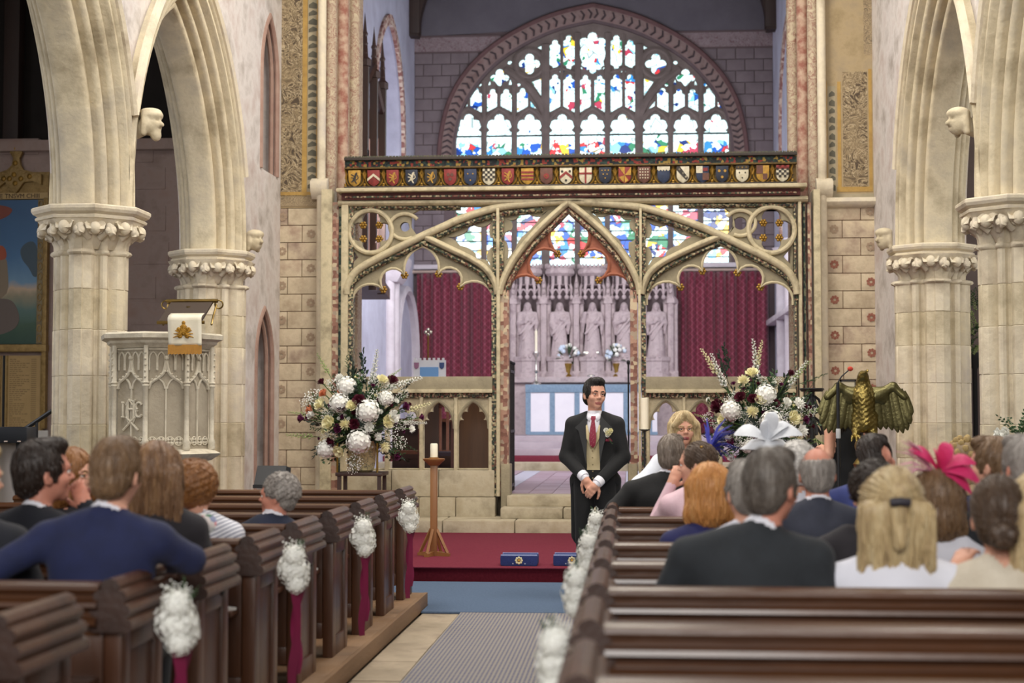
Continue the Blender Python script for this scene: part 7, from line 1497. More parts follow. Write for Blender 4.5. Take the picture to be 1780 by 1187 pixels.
HB = hairmat('brown', '#5c4634', '#3f2f23'); HDB = hairmat('dark_brown', '#33261e', '#241a15'); HG = hairmat('grey', '#8f8780', '#6d655f', '#b8b2aa'); HSP = hairmat('salt_pepper', '#5f564e', '#8b837b', '#433b35'); HW = hairmat('white', '#d9d5cf', '#b9b4ae'); HGI = hairmat('ginger', '#c58a4e', '#a46a34', '#d9a66c'); HAU = hairmat('auburn', '#8a5a2e', '#6b421f', '#a3723d'); HBL = hairmat('blonde', '#bfa77c', '#94795a', '#d6c7a4'); HHL = hairmat('highlighted', '#7d5c40', '#553c2a', '#b08a60'); HBLK = hairmat('near_black', '#231b17', '#18120f'); HLB = hairmat('light_brown', '#74593f', '#574130', '#8a6d4e'); HGB = hairmat('grey_brown', '#7d7064', '#5e5348', '#a0958a')
def head_prims(s, hs=1., female=False, face=True):
    i0 = len(s.p); k = .02
    s.ell((0, -.012, .018), (.074, .094, .100), k=k).ell((0, .03, -.05), (.056, .062, .062), k=.03).ell((0, .066, -.098), (.024, .022, .02), k=.02).ell((0, .055, .035), (.055, .035, .05), k=.03)
    for sx in (-1, 1): s.ell((sx*.076, -.008, -.018), (.010, .024, .033), (0, 0, sx*.35), k=.008).ell((sx*.04, .062, -.035), (.024, .024, .022), k=.02).ell((sx*.083, -.0, -.015), (.006, .012, .02), k=.006, sub=True)
    if face:
        s.cap((-.045, .083, .014), (.045, .083, .014), .012, k=.02)
        for sx in (-1, 1): s.ell((sx*.031, .097, -.006), (.019, .016, .012), k=.012, sub=True)
        s.cap((0, .085, .005), (0, .110, -.032), .009, .012, k=.012)
        for sx in (-1, 1): s.ell((sx*.012, .100, -.036), (.009, .010, .008), k=.008)
        s.ell((0, .085, -.070), (.024, .011, .0055), t=4, k=.006).ell((0, .083, -.078), (.021, .012, .007), t=4, k=.006)
    return i0
def hairs(style, seed=0):
    """hair volume in head space (face towards +y)"""
    s = SDF(); rnd = random.Random(seed); low = -.10
    F_ = lambda c=(0, .115, -.045), r_=(.078, .085, .10), k=.012: s.ell(c, r_, k=k, sub=True)
    if style in ('short', 'slick', 'wavy'):
        s.ell((0, -.016, .028), (.084, .104, .106)).ell((0, -.065, -.035), (.066, .05, .06)).ell((0, .05, .098), (.058, .05, .034))
        for sx in (-1, 1): s.cap((sx*.076, .012, .01), (sx*.074, .018, -.028), .012, .008, k=.01)
        F_(); s.ell((0, .0, -.13), (.12, .12, .05), k=.02, sub=True)
        for sx in (-1, 1): s.ell((sx*.092, .005, -.03), (.016, .028, .036), k=.008, sub=True)
        if style == 'slick':
            for sx in (-1, 1): s.ell((sx*.105, -.02, -.01), (.05, .115, .075), k=.012, sub=True)
    elif style == 'balding':
        s.ell((0, -.016, .02), (.081, .101, .096)).ell((0, -.06, -.035), (.066, .05, .055)); F_(); s.ell((0, .02, .105), (.082, .125, .085), k=.02, sub=True); s.ell((0, .0, -.13), (.12, .12, .05), k=.02, sub=True)
        for sx in (-1, 1): s.ell((sx*.092, .005, -.03), (.016, .028, .036), k=.008, sub=True)
    elif style == 'bob':
        s.ell((0, -.02, .03), (.104, .118, .118)).ell((0, -.06, -.06), (.095, .08, .10))
        for sx in (-1, 1): s.cap((sx*.085, .02, .03), (sx*.088, .02, -.105), .035, .034, k=.03).ell((sx*.09, -.03, -.10), (.035, .05, .05), k=.03)
        F_((0, .125, -.05), (.066, .095, .115))
    elif style == 'fringe':
        s.ell((0, -.02, .028), (.104, .118, .118)).ell((0, -.06, -.05), (.095, .08, .09))
        for sx in (-1, 1): s.cap((sx*.085, .02, .03), (sx*.088, .03, -.09), .034, .034, k=.03).ell((sx*.09, -.02, -.09), (.036, .05, .045), k=.03).cap((sx*.01, .085, .105), (sx*.075, .075, .03), .022, .02, k=.02)
        F_((0, .135, -.035), (.064, .085, .105))
    elif style in ('long', 'halfup'):
        s.ell((0, -.02, .03), (.092, .112, .110)); L = -.27 if style == 'long' else -.21
        for i in range(-4, 5): x = i*.021; s.cap((x, -.075-.02*cos(i*.3), .0), (x*1.35+rnd.uniform(-.015, .015), -.085, L+rnd.uniform(-.045, .03)), .034, .009, k=.016)
        for sx in (-1, 1): s.cap((sx*.075, .0, .02), (sx*.095, -.03, L+.05), .03, .016, k=.03).cap((sx*.06, .05, .075), (sx*.088, .01, -.06), .022, .02, k=.02)
        if style == 'halfup': s.cap((0, -.125, .045), (0, -.135, -.10), .028, .018, k=.015).cap((-.08, .0, .06), (0, -.125, .045), .02, .02, k=.02).cap((.08, .0, .06), (0, -.125, .045), .02, .02, k=.02)
        F_((0, .125, -.045), (.07, .09, .105))
    elif style == 'bun':
        s.ell((0, -.018, .026), (.085, .106, .107)).ell((0, -.06, -.04), (.07, .055, .06)); s.ell((0, -.125, -.055), (.045, .038, .042), k=.012)
        for i in range(5): a = i*1.25; s.cap((.03*cos(a), -.14, -.055+.03*sin(a)), (.03*cos(a+1.6), -.15, -.055+.03*sin(a+1.6)), .012, k=.008)
        F_(); s.ell((0, .0, -.13), (.12, .10, .05), k=.02, sub=True)
    elif style == 'curlyshort':
        s.ell((0, -.02, .03), (.084, .102, .103)).ell((0, -.06, -.03), (.07, .055, .06))
        for d in fib(190):
            d = Vector(d)
            if d.z > -.35: s.ell((d.x*.088, d.y*.104-.025, d.z*.106+.028), (.017, .017, .015), k=.007)
        F_((0, .11, -.05), (.13, .085, .105)); s.ell((0, .02, -.14), (.14, .14, .06), k=.02, sub=True)
        for sx in (-1, 1): s.ell((sx*.10, .015, -.04), (.022, .04, .045), k=.01, sub=True)
    elif style == 'curly':
        s.ell((0, -.018, .028), (.094, .112, .112)).ell((0, -.06, -.05), (.085, .065, .075))
        for d in fib(190):
            d = Vector(d); p = Vector((d.x*.100, d.y*.116-.025, d.z*.118+.018)); s.ell(p, (.02, .02, .018), k=.008)
        F_((0, .13, -.045), (.066, .085, .095)); s.ell((0, .02, -.17), (.14, .14, .06), k=.02, sub=True)
    return s
def strand_disp(style, amp=.0035):
    def f(v):
        a = np.arctan2(v[:, 0], -v[:, 1]); z = v[:, 2]; fr = 46
        if style == 'curly': n_ = .004*np.sin(v[:, 0]*260)*np.sin(v[:, 1]*240)*np.sin(z*250)
        else: n_ = amp*(np.sin(a*fr+6*np.sin(z*18))+.6*np.sin(a*fr*2.3+4*np.sin(z*31+1)))
        r_ = np.sqrt((v[:, 0]**2+v[:, 1]**2+z**2))[:, None]+1e-6; return v+v/r_*n_[:, None]
    return f
def strands(s, style, n=520, seed=1):
    """locks of hair laid over the hair volume: traced along the surface, a little proud of it"""
    rs = np.random.RandomState(seed); lo, hi = s.bounds(); P = []
    while sum(len(p) for p in P) < n:
        q = lo+(hi-lo)*rs.rand(4000, 3); d = s.eval(q); P.append(q[np.abs(d) < .006])
    P = np.concatenate(P)[:n]; e = 1e-3
    def grad(p): return np.stack([(s.eval(p+np.eye(3)[i]*e)-s.eval(p-np.eye(3)[i]*e))/(2*e) for i in range(3)], 1)
    steps = {'long': 12, 'halfup': 11, 'bob': 9, 'curly': 5}.get(style, 7); st = {'long': .017, 'halfup': .016, 'bob': .014, 'curly': .008}.get(style, .010)
    off = rs.uniform(.0005, .0035, n); path = []; rdir = rs.randn(n, 3)
    for k in range(steps):
        g = grad(P); g /= np.linalg.norm(g, axis=1)[:, None]+1e-9
        if k < steps-1 or style in ('short', 'slick', 'balding', 'bun', 'curly'): P = P-g*(s.eval(P)-off)[:, None]
        path.append(P.copy()); down = np.array([0, 0, -1.])
        if style == 'curly': D = rdir+.8*np.roll(rdir, 1, 1)*np.sin(k*1.9)
        elif style == 'bun': D = np.array([0, -.125, -.05])-P
        elif style == 'halfup': D = np.where((P[:, 2] > .03)[:, None], np.array([0, -.13, .045])-P, down)
        elif style in ('long', 'bob'): D = np.tile(down, (n, 1)); D[:, :2] += P[:, :2]*np.where(P[:, 2] > .06, 9, 0)[:, None]
        else: c = P-np.array([0, -.045, .125]); D = c/(np.linalg.norm(c, axis=1)[:, None]+1e-6)+.5*down
        D = D/(np.linalg.norm(D, axis=1)[:, None]+1e-9)+.25*rdir*.4; D = D-g*np.sum(D*g, 1)[:, None]; D /= np.linalg.norm(D, axis=1)[:, None]+1e-9; P = P+D*st
    mb = MB(); R0 = {'short': .0022, 'slick': .0022, 'balding': .0018, 'curly': .0032, 'bun': .0026}.get(style, .0036)
    for i in range(n):
        pts = [path[k][i] for k in range(steps)]; r_ = R0*rs.uniform(.6, 1.3); mb.tube(pts, [r_*(.5 if k == 0 else 1-.75*(k/(steps-1))**2) for k in range(steps)], 4)
    return mb
def full_hair(s, style, hm, h, n=None, seed=1):
    me = s.mesh(h, 'hair', (hm,), strand_disp(style, .002)); mb = MB(); v = np.empty(len(me.vertices)*3); me.vertices.foreach_get('co', v); mb.add([tuple(p) for p in v.reshape(-1, 3)], [tuple(p.vertices) for p in me.polygons]); bpy.data.meshes.remove(me)
    b = strands(s, style, n or {'long': 520, 'halfup': 620, 'curly': 750, 'bob': 520}.get(style, 620), seed); mb.add(b.v, b.f); me = bpy.data.meshes.new('hair'); me.from_pydata(mb.v, [], mb.f); me.materials.append(hm); me.polygons.foreach_set('use_smooth', [True]*len(me.polygons)); me.update(); return me
_HAIR = {}
def hair_mesh(style, hm, h=.009):
    k = (style, hm.name)
    if k not in _HAIR: _HAIR[k] = full_hair(hairs(style, len(_HAIR)), 'curly' if style == 'curlyshort' else style, hm, h, seed=len(_HAIR))
    return _HAIR[k]
def hand(s, wrist, fwd, up, side, curl=.5, t=0, sc=1.):
    """palm and five fingers; fwd = finger direction, up = back of the hand, side = +1 thumb to the +cross side"""
    w = Vector(wrist); f = Vector(fwd).normalized(); u = (Vector(up)-f*Vector(up).dot(f)).normalized(); r_ = f.cross(u)*side
    s.cap(w, w+f*.035*sc, .026*sc, .030*sc, t, .012)
    for i, (o, L) in enumerate(((-.027, .068), (-.009, .078), (.009, .075), (.026, .060))):
        b = w+f*.045*sc+r_*(-o)*sc; s.cap(w+f*.01+r_*(-o)*.5*sc, b+f*.03*sc, .015*sc, .012*sc, t, .01)
        p = b+f*.03*sc; d = f.copy()
        for j, (q, rr) in enumerate(((.42, .0098), (.33, .0090), (.25, .0080))):
            d = (d*cos(curl*(.7+.25*j))-u*sin(curl*(.7+.25*j))).normalized(); p2 = p+d*L*q*sc; s.cap(p, p2, rr*sc, rr*.92*sc, t, .003); p = p2
    b = w+f*.015*sc+r_*.022*sc; p = b; d = (f*.65+r_*.75-u*.2).normalized()
    for q, rr in ((.042, .0135), (.032, .0115), (.026, .0095)): p2 = p+d*q*sc; s.cap(p, p2, rr*sc, rr*.9*sc, t, .006); p = p2; d = (d*.85+f*.5-u*.25).normalized()
def face_parts_add(parent, M4, glasses=False, brow=HB, lash=True):
    for sx in (-1, 1):
        e = MB(); e.ball((sx*.031, .0825, -.005), .0115, 10, 8); o = link('eye', mesh_of(e, 'eye', 60, (EYEW,)), parent); o.matrix_local = M4
        e = MB(); e.ball((sx*.031+.001, .0912, -.0055), .0064, 8, 6, (1, .5, 1)); o = link('iris', mesh_of(e, 'iris', 60, (IRIS,)), parent); o.matrix_local = M4
        e = MB(); e.tube([(sx*.014, .0965, .0145), (sx*.032, .0985, .020), (sx*.05, .088, .0155)], [.0046, .0052, .003], 6, flat=.8); o = link('eyebrow', mesh_of(e, 'eyebrow', 60, (brow,)), parent); o.matrix_local = M4
        e = MB(); e.ball((sx*.031, .0835, -.0015), .0122, 10, 8, (1.1, 1, .62)); o = link('eyelid', mesh_of(e, 'eyelid', 60, (parent.get('_skin') and SKIN2 or SKIN,)), parent); o.matrix_local = M4 @ Matrix.Translation((0, .0002, .0062)); e = MB(); e.ball((sx*.031, .0825, -.0135), .0118, 10, 8, (1.1, 1, .5)); o = link('lower_lid', mesh_of(e, 'lower_lid', 60, (SKIN,)), parent); o.matrix_local = M4
        e = MB(); e.tube([(sx*.019, .0925, -.0025), (sx*.031, .0962, -.0005), (sx*.044, .0895, -.0035)], .0014, 5); o = link('upper_lid', mesh_of(e, 'upper_lid', 60, (mat('lid_line', H('#5a3a30')),)), parent); o.matrix_local = M4
        if glasses:
            e = MB(); e.tube([(sx*.032+.021*cos(2*pi*i/14), .108, -.006+.015*sin(2*pi*i/14)) for i in range(14)], .0014, 5, closed=True); e.tube([(sx*.053, .106, -.002), (sx*.078, .06, .0), (sx*.082, .0, -.002)], .0013, 4)
            if sx > 0: e.tube([(-.011, .109, -.004), (0, .111, -.001), (.011, .109, -.004)], .0013, 4)
            o = link('spectacles', mesh_of(e, 'spectacles', 60, (mat('spectacle_gold', H('#8d7a52'), rough=.3, metal=.8),)), parent); o.matrix_local = M4
def fold_disp(seed, amp=.0045):
    rnd = random.Random(seed); p = [rnd.uniform(0, 6) for _ in range(4)]
    def f(v):
        x, y, z = v[:, 0], v[:, 1], v[:, 2]; m = np.clip((1.02-z)*6, .15, 1)*np.clip((z-.2)*5, 0, 1)
        n_ = amp*m*(np.sin(11*x+13*z+p[0]+2*np.sin(5*z+p[1]))+.6*np.sin(23*x-17*z+p[2])); w = v.copy(); w[:, 1] += n_*np.sign(y-.02); return w
    return f
def seated(label, head, Y, top, hair=None, hm=None, turn=0., nod=0., tilt=0., sw=.205, yaw=0., arms=('lap', 'lap'), collar=None, skin=SKIN, trousers=GREYT, hs=1., female=False, face=False, glasses=False, dx=0., h=.012, seed=1, neckline=None, belly=.0, name='person'):
    hc = PY(head[0], head[1], Y); px = hc.x+dx; root = thing(name, label, 'person', (px, Y, PL), yaw)
    zs = .565-PL; hz = hc.z-PL; S = hz-.185*hs; s = SDF(); w = sw
    # legs and pelvis
    s.ell((0, .0, zs+.10), (.155, .125, .11), t=2, k=.04)
    for sx in (-1, 1): s.cap((sx*.072, .02, zs+.082), (sx*.082, .40, zs+.06), .080, .060, 2, .03).cap((sx*.082, .40, zs+.06), (sx*.085, .36, .08), .058, .042, 2, .02).cap((sx*.085, .34, .047), (sx*.095, .47, .038), .04, .032, 5, .02)
    # torso
    fem = .88 if female else 1
    s.ell((0, .0, zs+.24), (.165*fem+belly, .125+belly, .16), t=1, k=.06).ell((0, -.005, S-.17), (w*.90, .118, .19), t=1, k=.06).ell((0, -.03, S-.09), (w*.85, .085, .11), t=1, k=.05)
    for sx in (-1, 1): s.cap((sx*.05, -.012, S+.012), (sx*w*.92, -.005, S-.045), .055, .060, 1, .04)
    hp = Vector((hc.x-px, .025, hz)); hp.rotate(Euler((0, 0, -yaw)))
    s.cap((hp.x*.3, -.01, S-.02), (hp.x, hp.y-.01, hz-.06), .056*fem, .052*fem, 0, .025)
    if collar is not None: s.cap((hp.x*.3, -.012, S+.012), (hp.x*.45, -.006, S+.042), .066, .061, 3, .008)
    if collar is not None: s.cap((0, -.022, S-.01), (hp.x*.3, -.022, S+.016), .072, .068, 1, .02)
    if female and not collar: s.ell((0, -.02, S-.01), (.09, .07, .03), t=1, k=.03)
    pose = {'lap': lambda sx: ((sx*(w+.06), .06, S-.30), (sx*.09, .27, S-.36)), 'down': lambda sx: ((sx*(w+.03), -.02, S-.31), (sx*(w+.0), .12, S-.50)), 'rest': lambda sx: ((sx*(w+.20), .02, S-.20), (sx*(w+.40), .16, S-.28)), 'out': lambda sx: ((sx*(w+.16), .0, S-.24), (sx*(w+.10), .26, S-.34)), 'chin': lambda sx: ((sx*(w+.05), .22, S-.22), (hp.x+sx*.11, .20, S+.05)), 'stretch': lambda sx: ((sx*(w+.22), -.05, S-.10), (sx*(w+.46), -.02, S-.17))}
    for sx, a in ((-1, arms[0]), (1, arms[1])):
        if callable(a): el, wr = a(S)
        else: el, wr = pose[a](sx)
        sh = Vector((sx*w*.95, -.005, S-.055)); el = Vector(el); wr = Vector(wr); s.cap(sh, el, .062*fem, .053*fem, 1, .035).cap(el, wr, .052*fem, .036*fem, 1, .02)
        hand(s, wr, (wr-el).normalized(), (0, -1, .3) if a == 'chin' else (0, -.2, 1), -sx, .6)
    i0 = head_prims(s, hs, female, face); M4 = Matrix.Translation(hp) @ Euler((nod, tilt, turn)).to_matrix().to_4x4() @ Matrix.Scale(hs, 4)
    s.xform(i0, Euler((nod, tilt, turn)).to_matrix().to_4x4()); 
    for i in range(i0, len(s.p)):
        q = list(s.p[i]); 
        if q[0] == 'c': q[1] = q[1]*hs+np.array(hp); q[2] = q[2]*hs+np.array(hp); q[3] *= hs; q[4] *= hs
        else: q[1] = q[1]*hs+np.array(hp); q[2] = q[2]*hs
        s.p[i] = tuple(q)
    body = link('body', s.mesh(h, 'body', (skin, top, trousers, collar or SHIRT, LIPS, mat('shoe_black', H('#1a1716'), rough=.3)), fold_disp(seed)), root)
    if hair: o = link('hair', hair_mesh(hair, hm), root); o.matrix_local = M4
    if face: face_parts_add(root, M4, glasses, hm if hm else HB)
    root['_m'] = [list(r_) for r_ in M4]; return root, M4, S
def on_head(root, M4, nm, mb, m, sm=60, mod=None):
    o = link(nm, mesh_of(mb, nm, sm, m if isinstance(m, tuple) else (m,)), root); o.matrix_local = M4; return o
# ---------------------------------------------------------------- pulpit side
seated('man in bright navy suit with short brown hair and arms spread along the pew', (199, 823), 5.52, NAVY, 'short', HLB, turn=-.12, sw=.215, arms=(lambda S: ((-.36, -.10, S-.15), (-.56, -.20, S-.165)), lambda S: ((.29, .12, S-.13), (.14, .34, S-.17))), collar=SHIRT, hs=1.02, seed=2, dx=-.04, h=.011)
seated('dark haired man in black navy suit resting his face on his hand', (72, 822), 6.42, DNAVY, 'short', HDB, turn=-.75, nod=.12, sw=.22, yaw=-.15, arms=('lap', 'chin'), collar=SHIRT, skin=SKIN2, face=True, seed=3, dx=-.03, h=.010, hs=1.1)
seated('fair haired woman with spectacles facing the man who rests on his hand', (124, 828), 7.45, DARKT, 'bob', HAU, turn=-1.9, nod=.1, sw=.18, female=True, face=True, glasses=True, seed=4, h=.010)
seated('woman with long straight highlighted brown hair in a dark top', (271, 822), 6.42, DARKT, 'long', HHL, turn=.05, sw=.175, female=True, seed=5)
r_, M4, S_ = seated('woman with curly auburn hair in white striped jersey and floral scarf', (339, 849), 7.35, STRIPE, 'curly', HAU, turn=-.5, nod=-.25, sw=.175, yaw=-.2, female=True, seed=6, dx=.03, hs=.92, arms=(lambda S: ((-.20, .1, S-.3), (-.08, .28, S-.36)), lambda S: ((.16, .14, S-.28), (.05, .30, S-.34))))
sc_ = SDF(); sc_.cap((-.10, -.03, S_-.0), (.06, -.06, S_-.0), .05, .055).cap((-.10, -.05, S_-.02), (-.12, -.08, S_-.22), .055, .04).cap((.0, -.07, S_-.0), (-.07, -.10, S_-.18), .05, .045); link('floral_scarf', sc_.mesh(.010, 'floral_scarf', (poly_mat('floral_scarf_print', [H('#e6dcd8'), H('#c96a78'), H('#dfe3e0'), H('#5a8068'), H('#d99aa0'), H('#ece8e4'), H('#8b93b0')], 26),)), r_)
seated('elderly man with curly grey hair in navy suit looking sideways', (481, 862), 8.32, cloth('midnight_suit', '#232a40', '#1b2134'), 'curlyshort', HG, turn=1.35, nod=.05, sw=.16, yaw=.1, collar=SHIRT, skin=SKIN2, face=True, seed=7, dx=-.03, hs=.9, h=.010, arms=(lambda S: ((-.19, .08, S-.3), (-.08, .27, S-.36)), lambda S: ((.15, .14, S-.3), (.06, .30, S-.36))))
seated('man in dark suit half out of view beside the man resting on his hand', (-52, 832), 5.60, DNAVY, 'short', HBL, turn=-.7, sw=.21, collar=SHIRT, face=True, seed=8, dx=-.03)
# ---------------------------------------------------------------- lectern side
seated('grey haired man in black suit with arm along the front pew', (1168, 790), 10.05, BLKS, 'short', HGB, turn=-.35, nod=.0, sw=.21, arms=(lambda S: ((-.31, -.06, S-.16), (-.40, .14, S-.25)), 'lap'), collar=SHIRT, seed=9, skin=SKIN2, dx=-.06)
r_, M4, S_ = seated('woman in pale pink dress and blue feather fascinator with hand at her face', (1212, 807), 9.12, PINKC, 'bun', HB, turn=.95, sw=.175, female=True, face=True, arms=('chin', 'lap'), seed=10, yaw=.25, h=.010)
FBLU = mat('royal_blue_feather', H('#3a3fb0'), H('#2a2d86'), .6, sc=20); rnd = random.Random(3)
for i in range(48):
    a = rnd.uniform(-.6, 1.4); b_ = rnd.uniform(-1.2, .4); d = Vector((cos(a)*cos(b_), sin(b_), sin(a)*.8)).normalized(); mb = MB(); L = rnd.uniform(.1, .2); mb.tube([Vector((.05, -.06, .09)), Vector((.05, -.06, .09))+d*L*.5+Vector((0, 0, .03)), Vector((.05, -.06, .09))+d*L], [.005, .009, .002], 5, flat=.3); on_head(r_, M4, 'feather', mb, FBLU)
mb = MB(); mb.tube([(-.06, -.04, .10), (.0, -.085, .11), (.06, -.07, .08)], .008, 6); on_head(r_, M4, 'hair_clip', mb, GILT)
seated('woman with wavy ginger bob in navy coat', (1236, 858), 7.32, NAVC, 'bob', HGI, turn=-.1, sw=.19, female=True, seed=11, trousers=NAVC)
seated('man with salt and pepper hair in charcoal suit seated behind the ginger woman', (1342, 846), 5.52, CHAR, 'short', HSP, turn=-.45, sw=.235, arms=(lambda S: ((-.33, .02, S-.27), (-.28, .22, S-.42)), 'down'), collar=SHIRT, skin=SKIN2, hs=1.05, seed=12, yaw=-.12, dx=-.075, h=.011, belly=.02)
seated('light grey haired person just beyond the charcoal suited man', (1298, 855), 6.45, WHITEC, 'short', HG, turn=.2, sw=.17, female=True, seed=13)
r_, M4, S_ = seated('woman in a pale grey gauze bow hat in front of the big flowers', (1334, 812), 9.12, PINKC, 'bob', HG, turn=0., sw=.175, female=True, seed=14)
GAUZE = mat('pale_gauze', H('#dcdee2'), H('#c5c8ce'), .7, sc=9, bump=.2)
def petal(mb, c, d, up, L, W, n=6):
    d = Vector(d).normalized(); sd = d.cross(Vector(up)).normalized(); rings = []
    for i in range(n+1):
        t = i/n; w_ = W*sin(pi*min(.05+t*.95, .98))**.7; p = Vector(c)+d*L*t+Vector(up)*(.25*L*sin(pi*t)); rings += [p-sd*w_, p+Vector(up)*w_*.35, p+sd*w_]
    o = len(mb.v); mb.v += [tuple(q) for q in rings]; f = []
    for i in range(n): a = o+i*3; f += [(a, a+1, a+4, a+3), (a+1, a+2, a+5, a+4)]
    mb.f += f; mb.m += [mb.mi]*len(f)
mb = MB(); mb.lathe([(.15, .10), (.16, .105), (.12, .13), (.09, .16), (.0, .175)], (0, 0, 0), 20, sy=.9); on_head(r_, M4, 'hat_crown', mb, GAUZE)
for d, L, W in (((-1, -.2, .15), .2, .07), ((1, -.2, .15), .2, .07), ((.25, -.3, 1), .17, .05), ((-.2, -.3, .9), .12, .05), ((.7, -.3, .5), .16, .05)): mb = MB(); petal(mb, (0, -.05, .16), d, (0, -.5, .8), L, W); on_head(r_, M4, 'gauze_bow', mb, GAUZE, 80)
r_, M4, S_ = seated('white haired woman in white between the hat and the bald man', (1386, 814), 8.2, WHITEC, 'curlyshort', HW, turn=.1, sw=.16, female=True, seed=15, dx=-.03)
seated('bald man in slate navy suit', (1421, 823), 7.32, GNAVY, 'balding', HG, turn=.0, sw=.215, collar=SHIRT, skin=SKIN2, seed=16, dx=.0, arms=('down', 'down'))
seated('man with slicked black hair in blue suit leaning his head', (1526, 797), 8.2, ROYAL, 'slick', HDB, turn=-.6, tilt=-.35, nod=-.1, sw=.215, collar=SHIRT, skin=SKIN2, seed=17, dx=-.06)
seated('person with short dark brown curls behind the blonde ponytail', (1520, 860), 6.45, DARKT, 'curlyshort', HDB, turn=.0, sw=.15, female=True, seed=18, dx=-.06)
r_, M4, S_ = seated('woman with blonde half up ponytail in white blouse', (1553, 886), 5.52, WHITEC, 'halfup', HBL, turn=.0, sw=.205, female=True, hs=1.08, seed=19, arms=('down', 'down'), trousers=WHITEC, h=.011, belly=.02)
mb = MB(); mb.tube([(-.028, -.15, .03), (0, -.162, .034), (.028, -.15, .03)], .014, 8); on_head(r_, M4, 'hair_tie', mb, mat('hair_tie_black', H('#2c2730'), rough=.6))
r_, M4, S_ = seated('brown haired woman in white with bright pink fascinator', (1630, 874), 6.45, WHITEC, 'bob', HLB, turn=.0, sw=.165, female=True, seed=20, dx=.04)
HOT = mat('hot_pink_sinamay', H('#d8346e'), H('#b8235a'), .6, sc=12, bump=.2); PKL = mat('pale_pink_feather', H('#e2a9bd'), H('#d68fa9'), .7, sc=14)
for d, L, W in (((-.8, -.2, .5), .15, .045), ((.9, -.3, -.3), .17, .05), ((.3, -.3, .7), .12, .05), ((.8, -.3, .15), .15, .045), ((-.2, -.4, .6), .1, .04), ((.9, -.2, -.7), .16, .04)): mb = MB(); petal(mb, (.0, -.05, .135), d, (0, -.5, .8), L, W); on_head(r_, M4, 'pink_bow_loop', mb, HOT, 80)
for i in range(16): a = rnd.uniform(2.2, 3.9); d = Vector((cos(a), rnd.uniform(-.6, .2), sin(a)*.8+.3)).normalized(); mb = MB(); L = rnd.uniform(.1, .2); c0 = Vector((-.02, -.05, .13)); mb.tube([c0, c0+d*L*.6+Vector((0, 0, .02)), c0+d*L], [.005, .014, .002], 5, flat=.2); on_head(r_, M4, 'pink_feather', mb, PKL)
seated('young man with short brown hair in navy suit beside the carved stall', (1728, 808), 7.32, NAVY, 'short', HLB, turn=.75, sw=.205, collar=SHIRT, face=True, seed=21, yaw=.1, h=.010)
seated('woman with brown hair in a low bun and cream cardigan', (1737, 897), 5.52, CREAMC, 'bun', HB, turn=-.1, sw=.20, female=True, hs=1.08, seed=22, arms=(lambda S: ((-.24, .16, S-.24), (-.10, .26, S-.02)), 'down'), h=.011)
seated('grey haired person at the end of the row past the young man', (1782, 812), 6.45, GREYT, 'short', HG, turn=.3, sw=.2, collar=SHIRT, skin=SKIN2, seed=23)
seated('blonde woman half out of view next to the cream cardigan', (1808, 888), 5.52, CREAMC, 'long', HBL, turn=0, sw=.16, female=True, seed=24, dx=.13)
# ---------------------------------------------------------------- standing figures
def standing_legs(s, hipz, sx_w, t=2, foot=5, fem=False):
    for sx in (-1, 1): s.cap((sx*.085, 0, hipz), (sx*.095, .01, hipz*.53), .092, .065, t, .04).cap((sx*.095, .01, hipz*.53), (sx*.10, -.01, .09), .062, .044, t, .02).cap((sx*.10, -.03, .045), (sx*.115, .13, .035), .042, .034, foot, .02)
def place_head(s, hp, rot, hs, face=True, female=False):
    i0 = head_prims(s, hs, female, face); s.xform(i0, Euler(rot).to_matrix().to_4x4())
    for i in range(i0, len(s.p)):
        q = list(s.p[i])
        if q[0] == 'c': q[1] = q[1]*hs+np.array(hp); q[2] = q[2]*hs+np.array(hp); q[3] *= hs; q[4] *= hs
        else: q[1] = q[1]*hs+np.array(hp); q[2] = q[2]*hs
        s.p[i] = tuple(q)
    return Matrix.Translation(hp) @ Euler(rot).to_matrix().to_4x4() @ Matrix.Scale(hs, 4)
# groom: stands on the blue carpet, facing the camera, hands clasped
YGm = 12.62; gp = PY(1034, 685, YGm); GZ = .014
gr = thing('person', 'groom in black tailcoat, buff waistcoat and maroon tie with clasped hands', 'person', (gp.x, YGm, GZ), pi-.10)
HZ = gp.z-GZ; S = HZ-.195; s = SDF(); hipz = S-.50
s.ell((0, 0, hipz+.02), (.165, .115, .11), t=2, k=.05); standing_legs(s, hipz, .09)
s.ell((0, 0, hipz+.16), (.150, .112, .14), t=1, k=.05).ell((0, .0, S-.17), (.175, .118, .19), t=1, k=.06).ell((0, -.02, S-.08), (.17, .085, .1), t=1, k=.05)
s.cap((0, -.005, S-.02), (0, .012, HZ-.07), .058, .054, 0, .025).cap((0, .0, S-.005), (0, .005, S+.035), .066, .061, 3, .006).ell((0, .085, S-.07), (.055, .035, .10), t=3, k=.02)
for sx in (-1, 1): s.cap((sx*.04, -.012, S-.01), (sx*.16, -.005, S-.06), .040, .045, 3, .03)
wr = {-1: Vector((-.045, .225, hipz-.015)), 1: Vector((.06, .205, hipz+.03))}
elb = {-1: Vector((-.232, .02, S-.31)), 1: Vector((.232, .02, S-.31))}
for sx in (-1, 1):
    s.cap((sx*.17, 0, S-.06), elb[sx], .05, .045, 3, .03).cap(elb[sx], wr[sx], .042, .032, 3, .02)
    hand(s, wr[sx], (Vector((-.03*sx, .25, hipz-.11))-wr[sx]), (sx*.25, 1, .25), sx, .42 if sx > 0 else .55, 0, 1.02)
GROT = (.02, -.06, .52); M4 = place_head(s, (0, .02, HZ), GROT, 1.02)
body = link('body', s.mesh(.0068, 'body', (SKIN, BUFF, BLKS, SHIRT, LIPS, mat('shoe_black', H('#1a1716')))), gr)
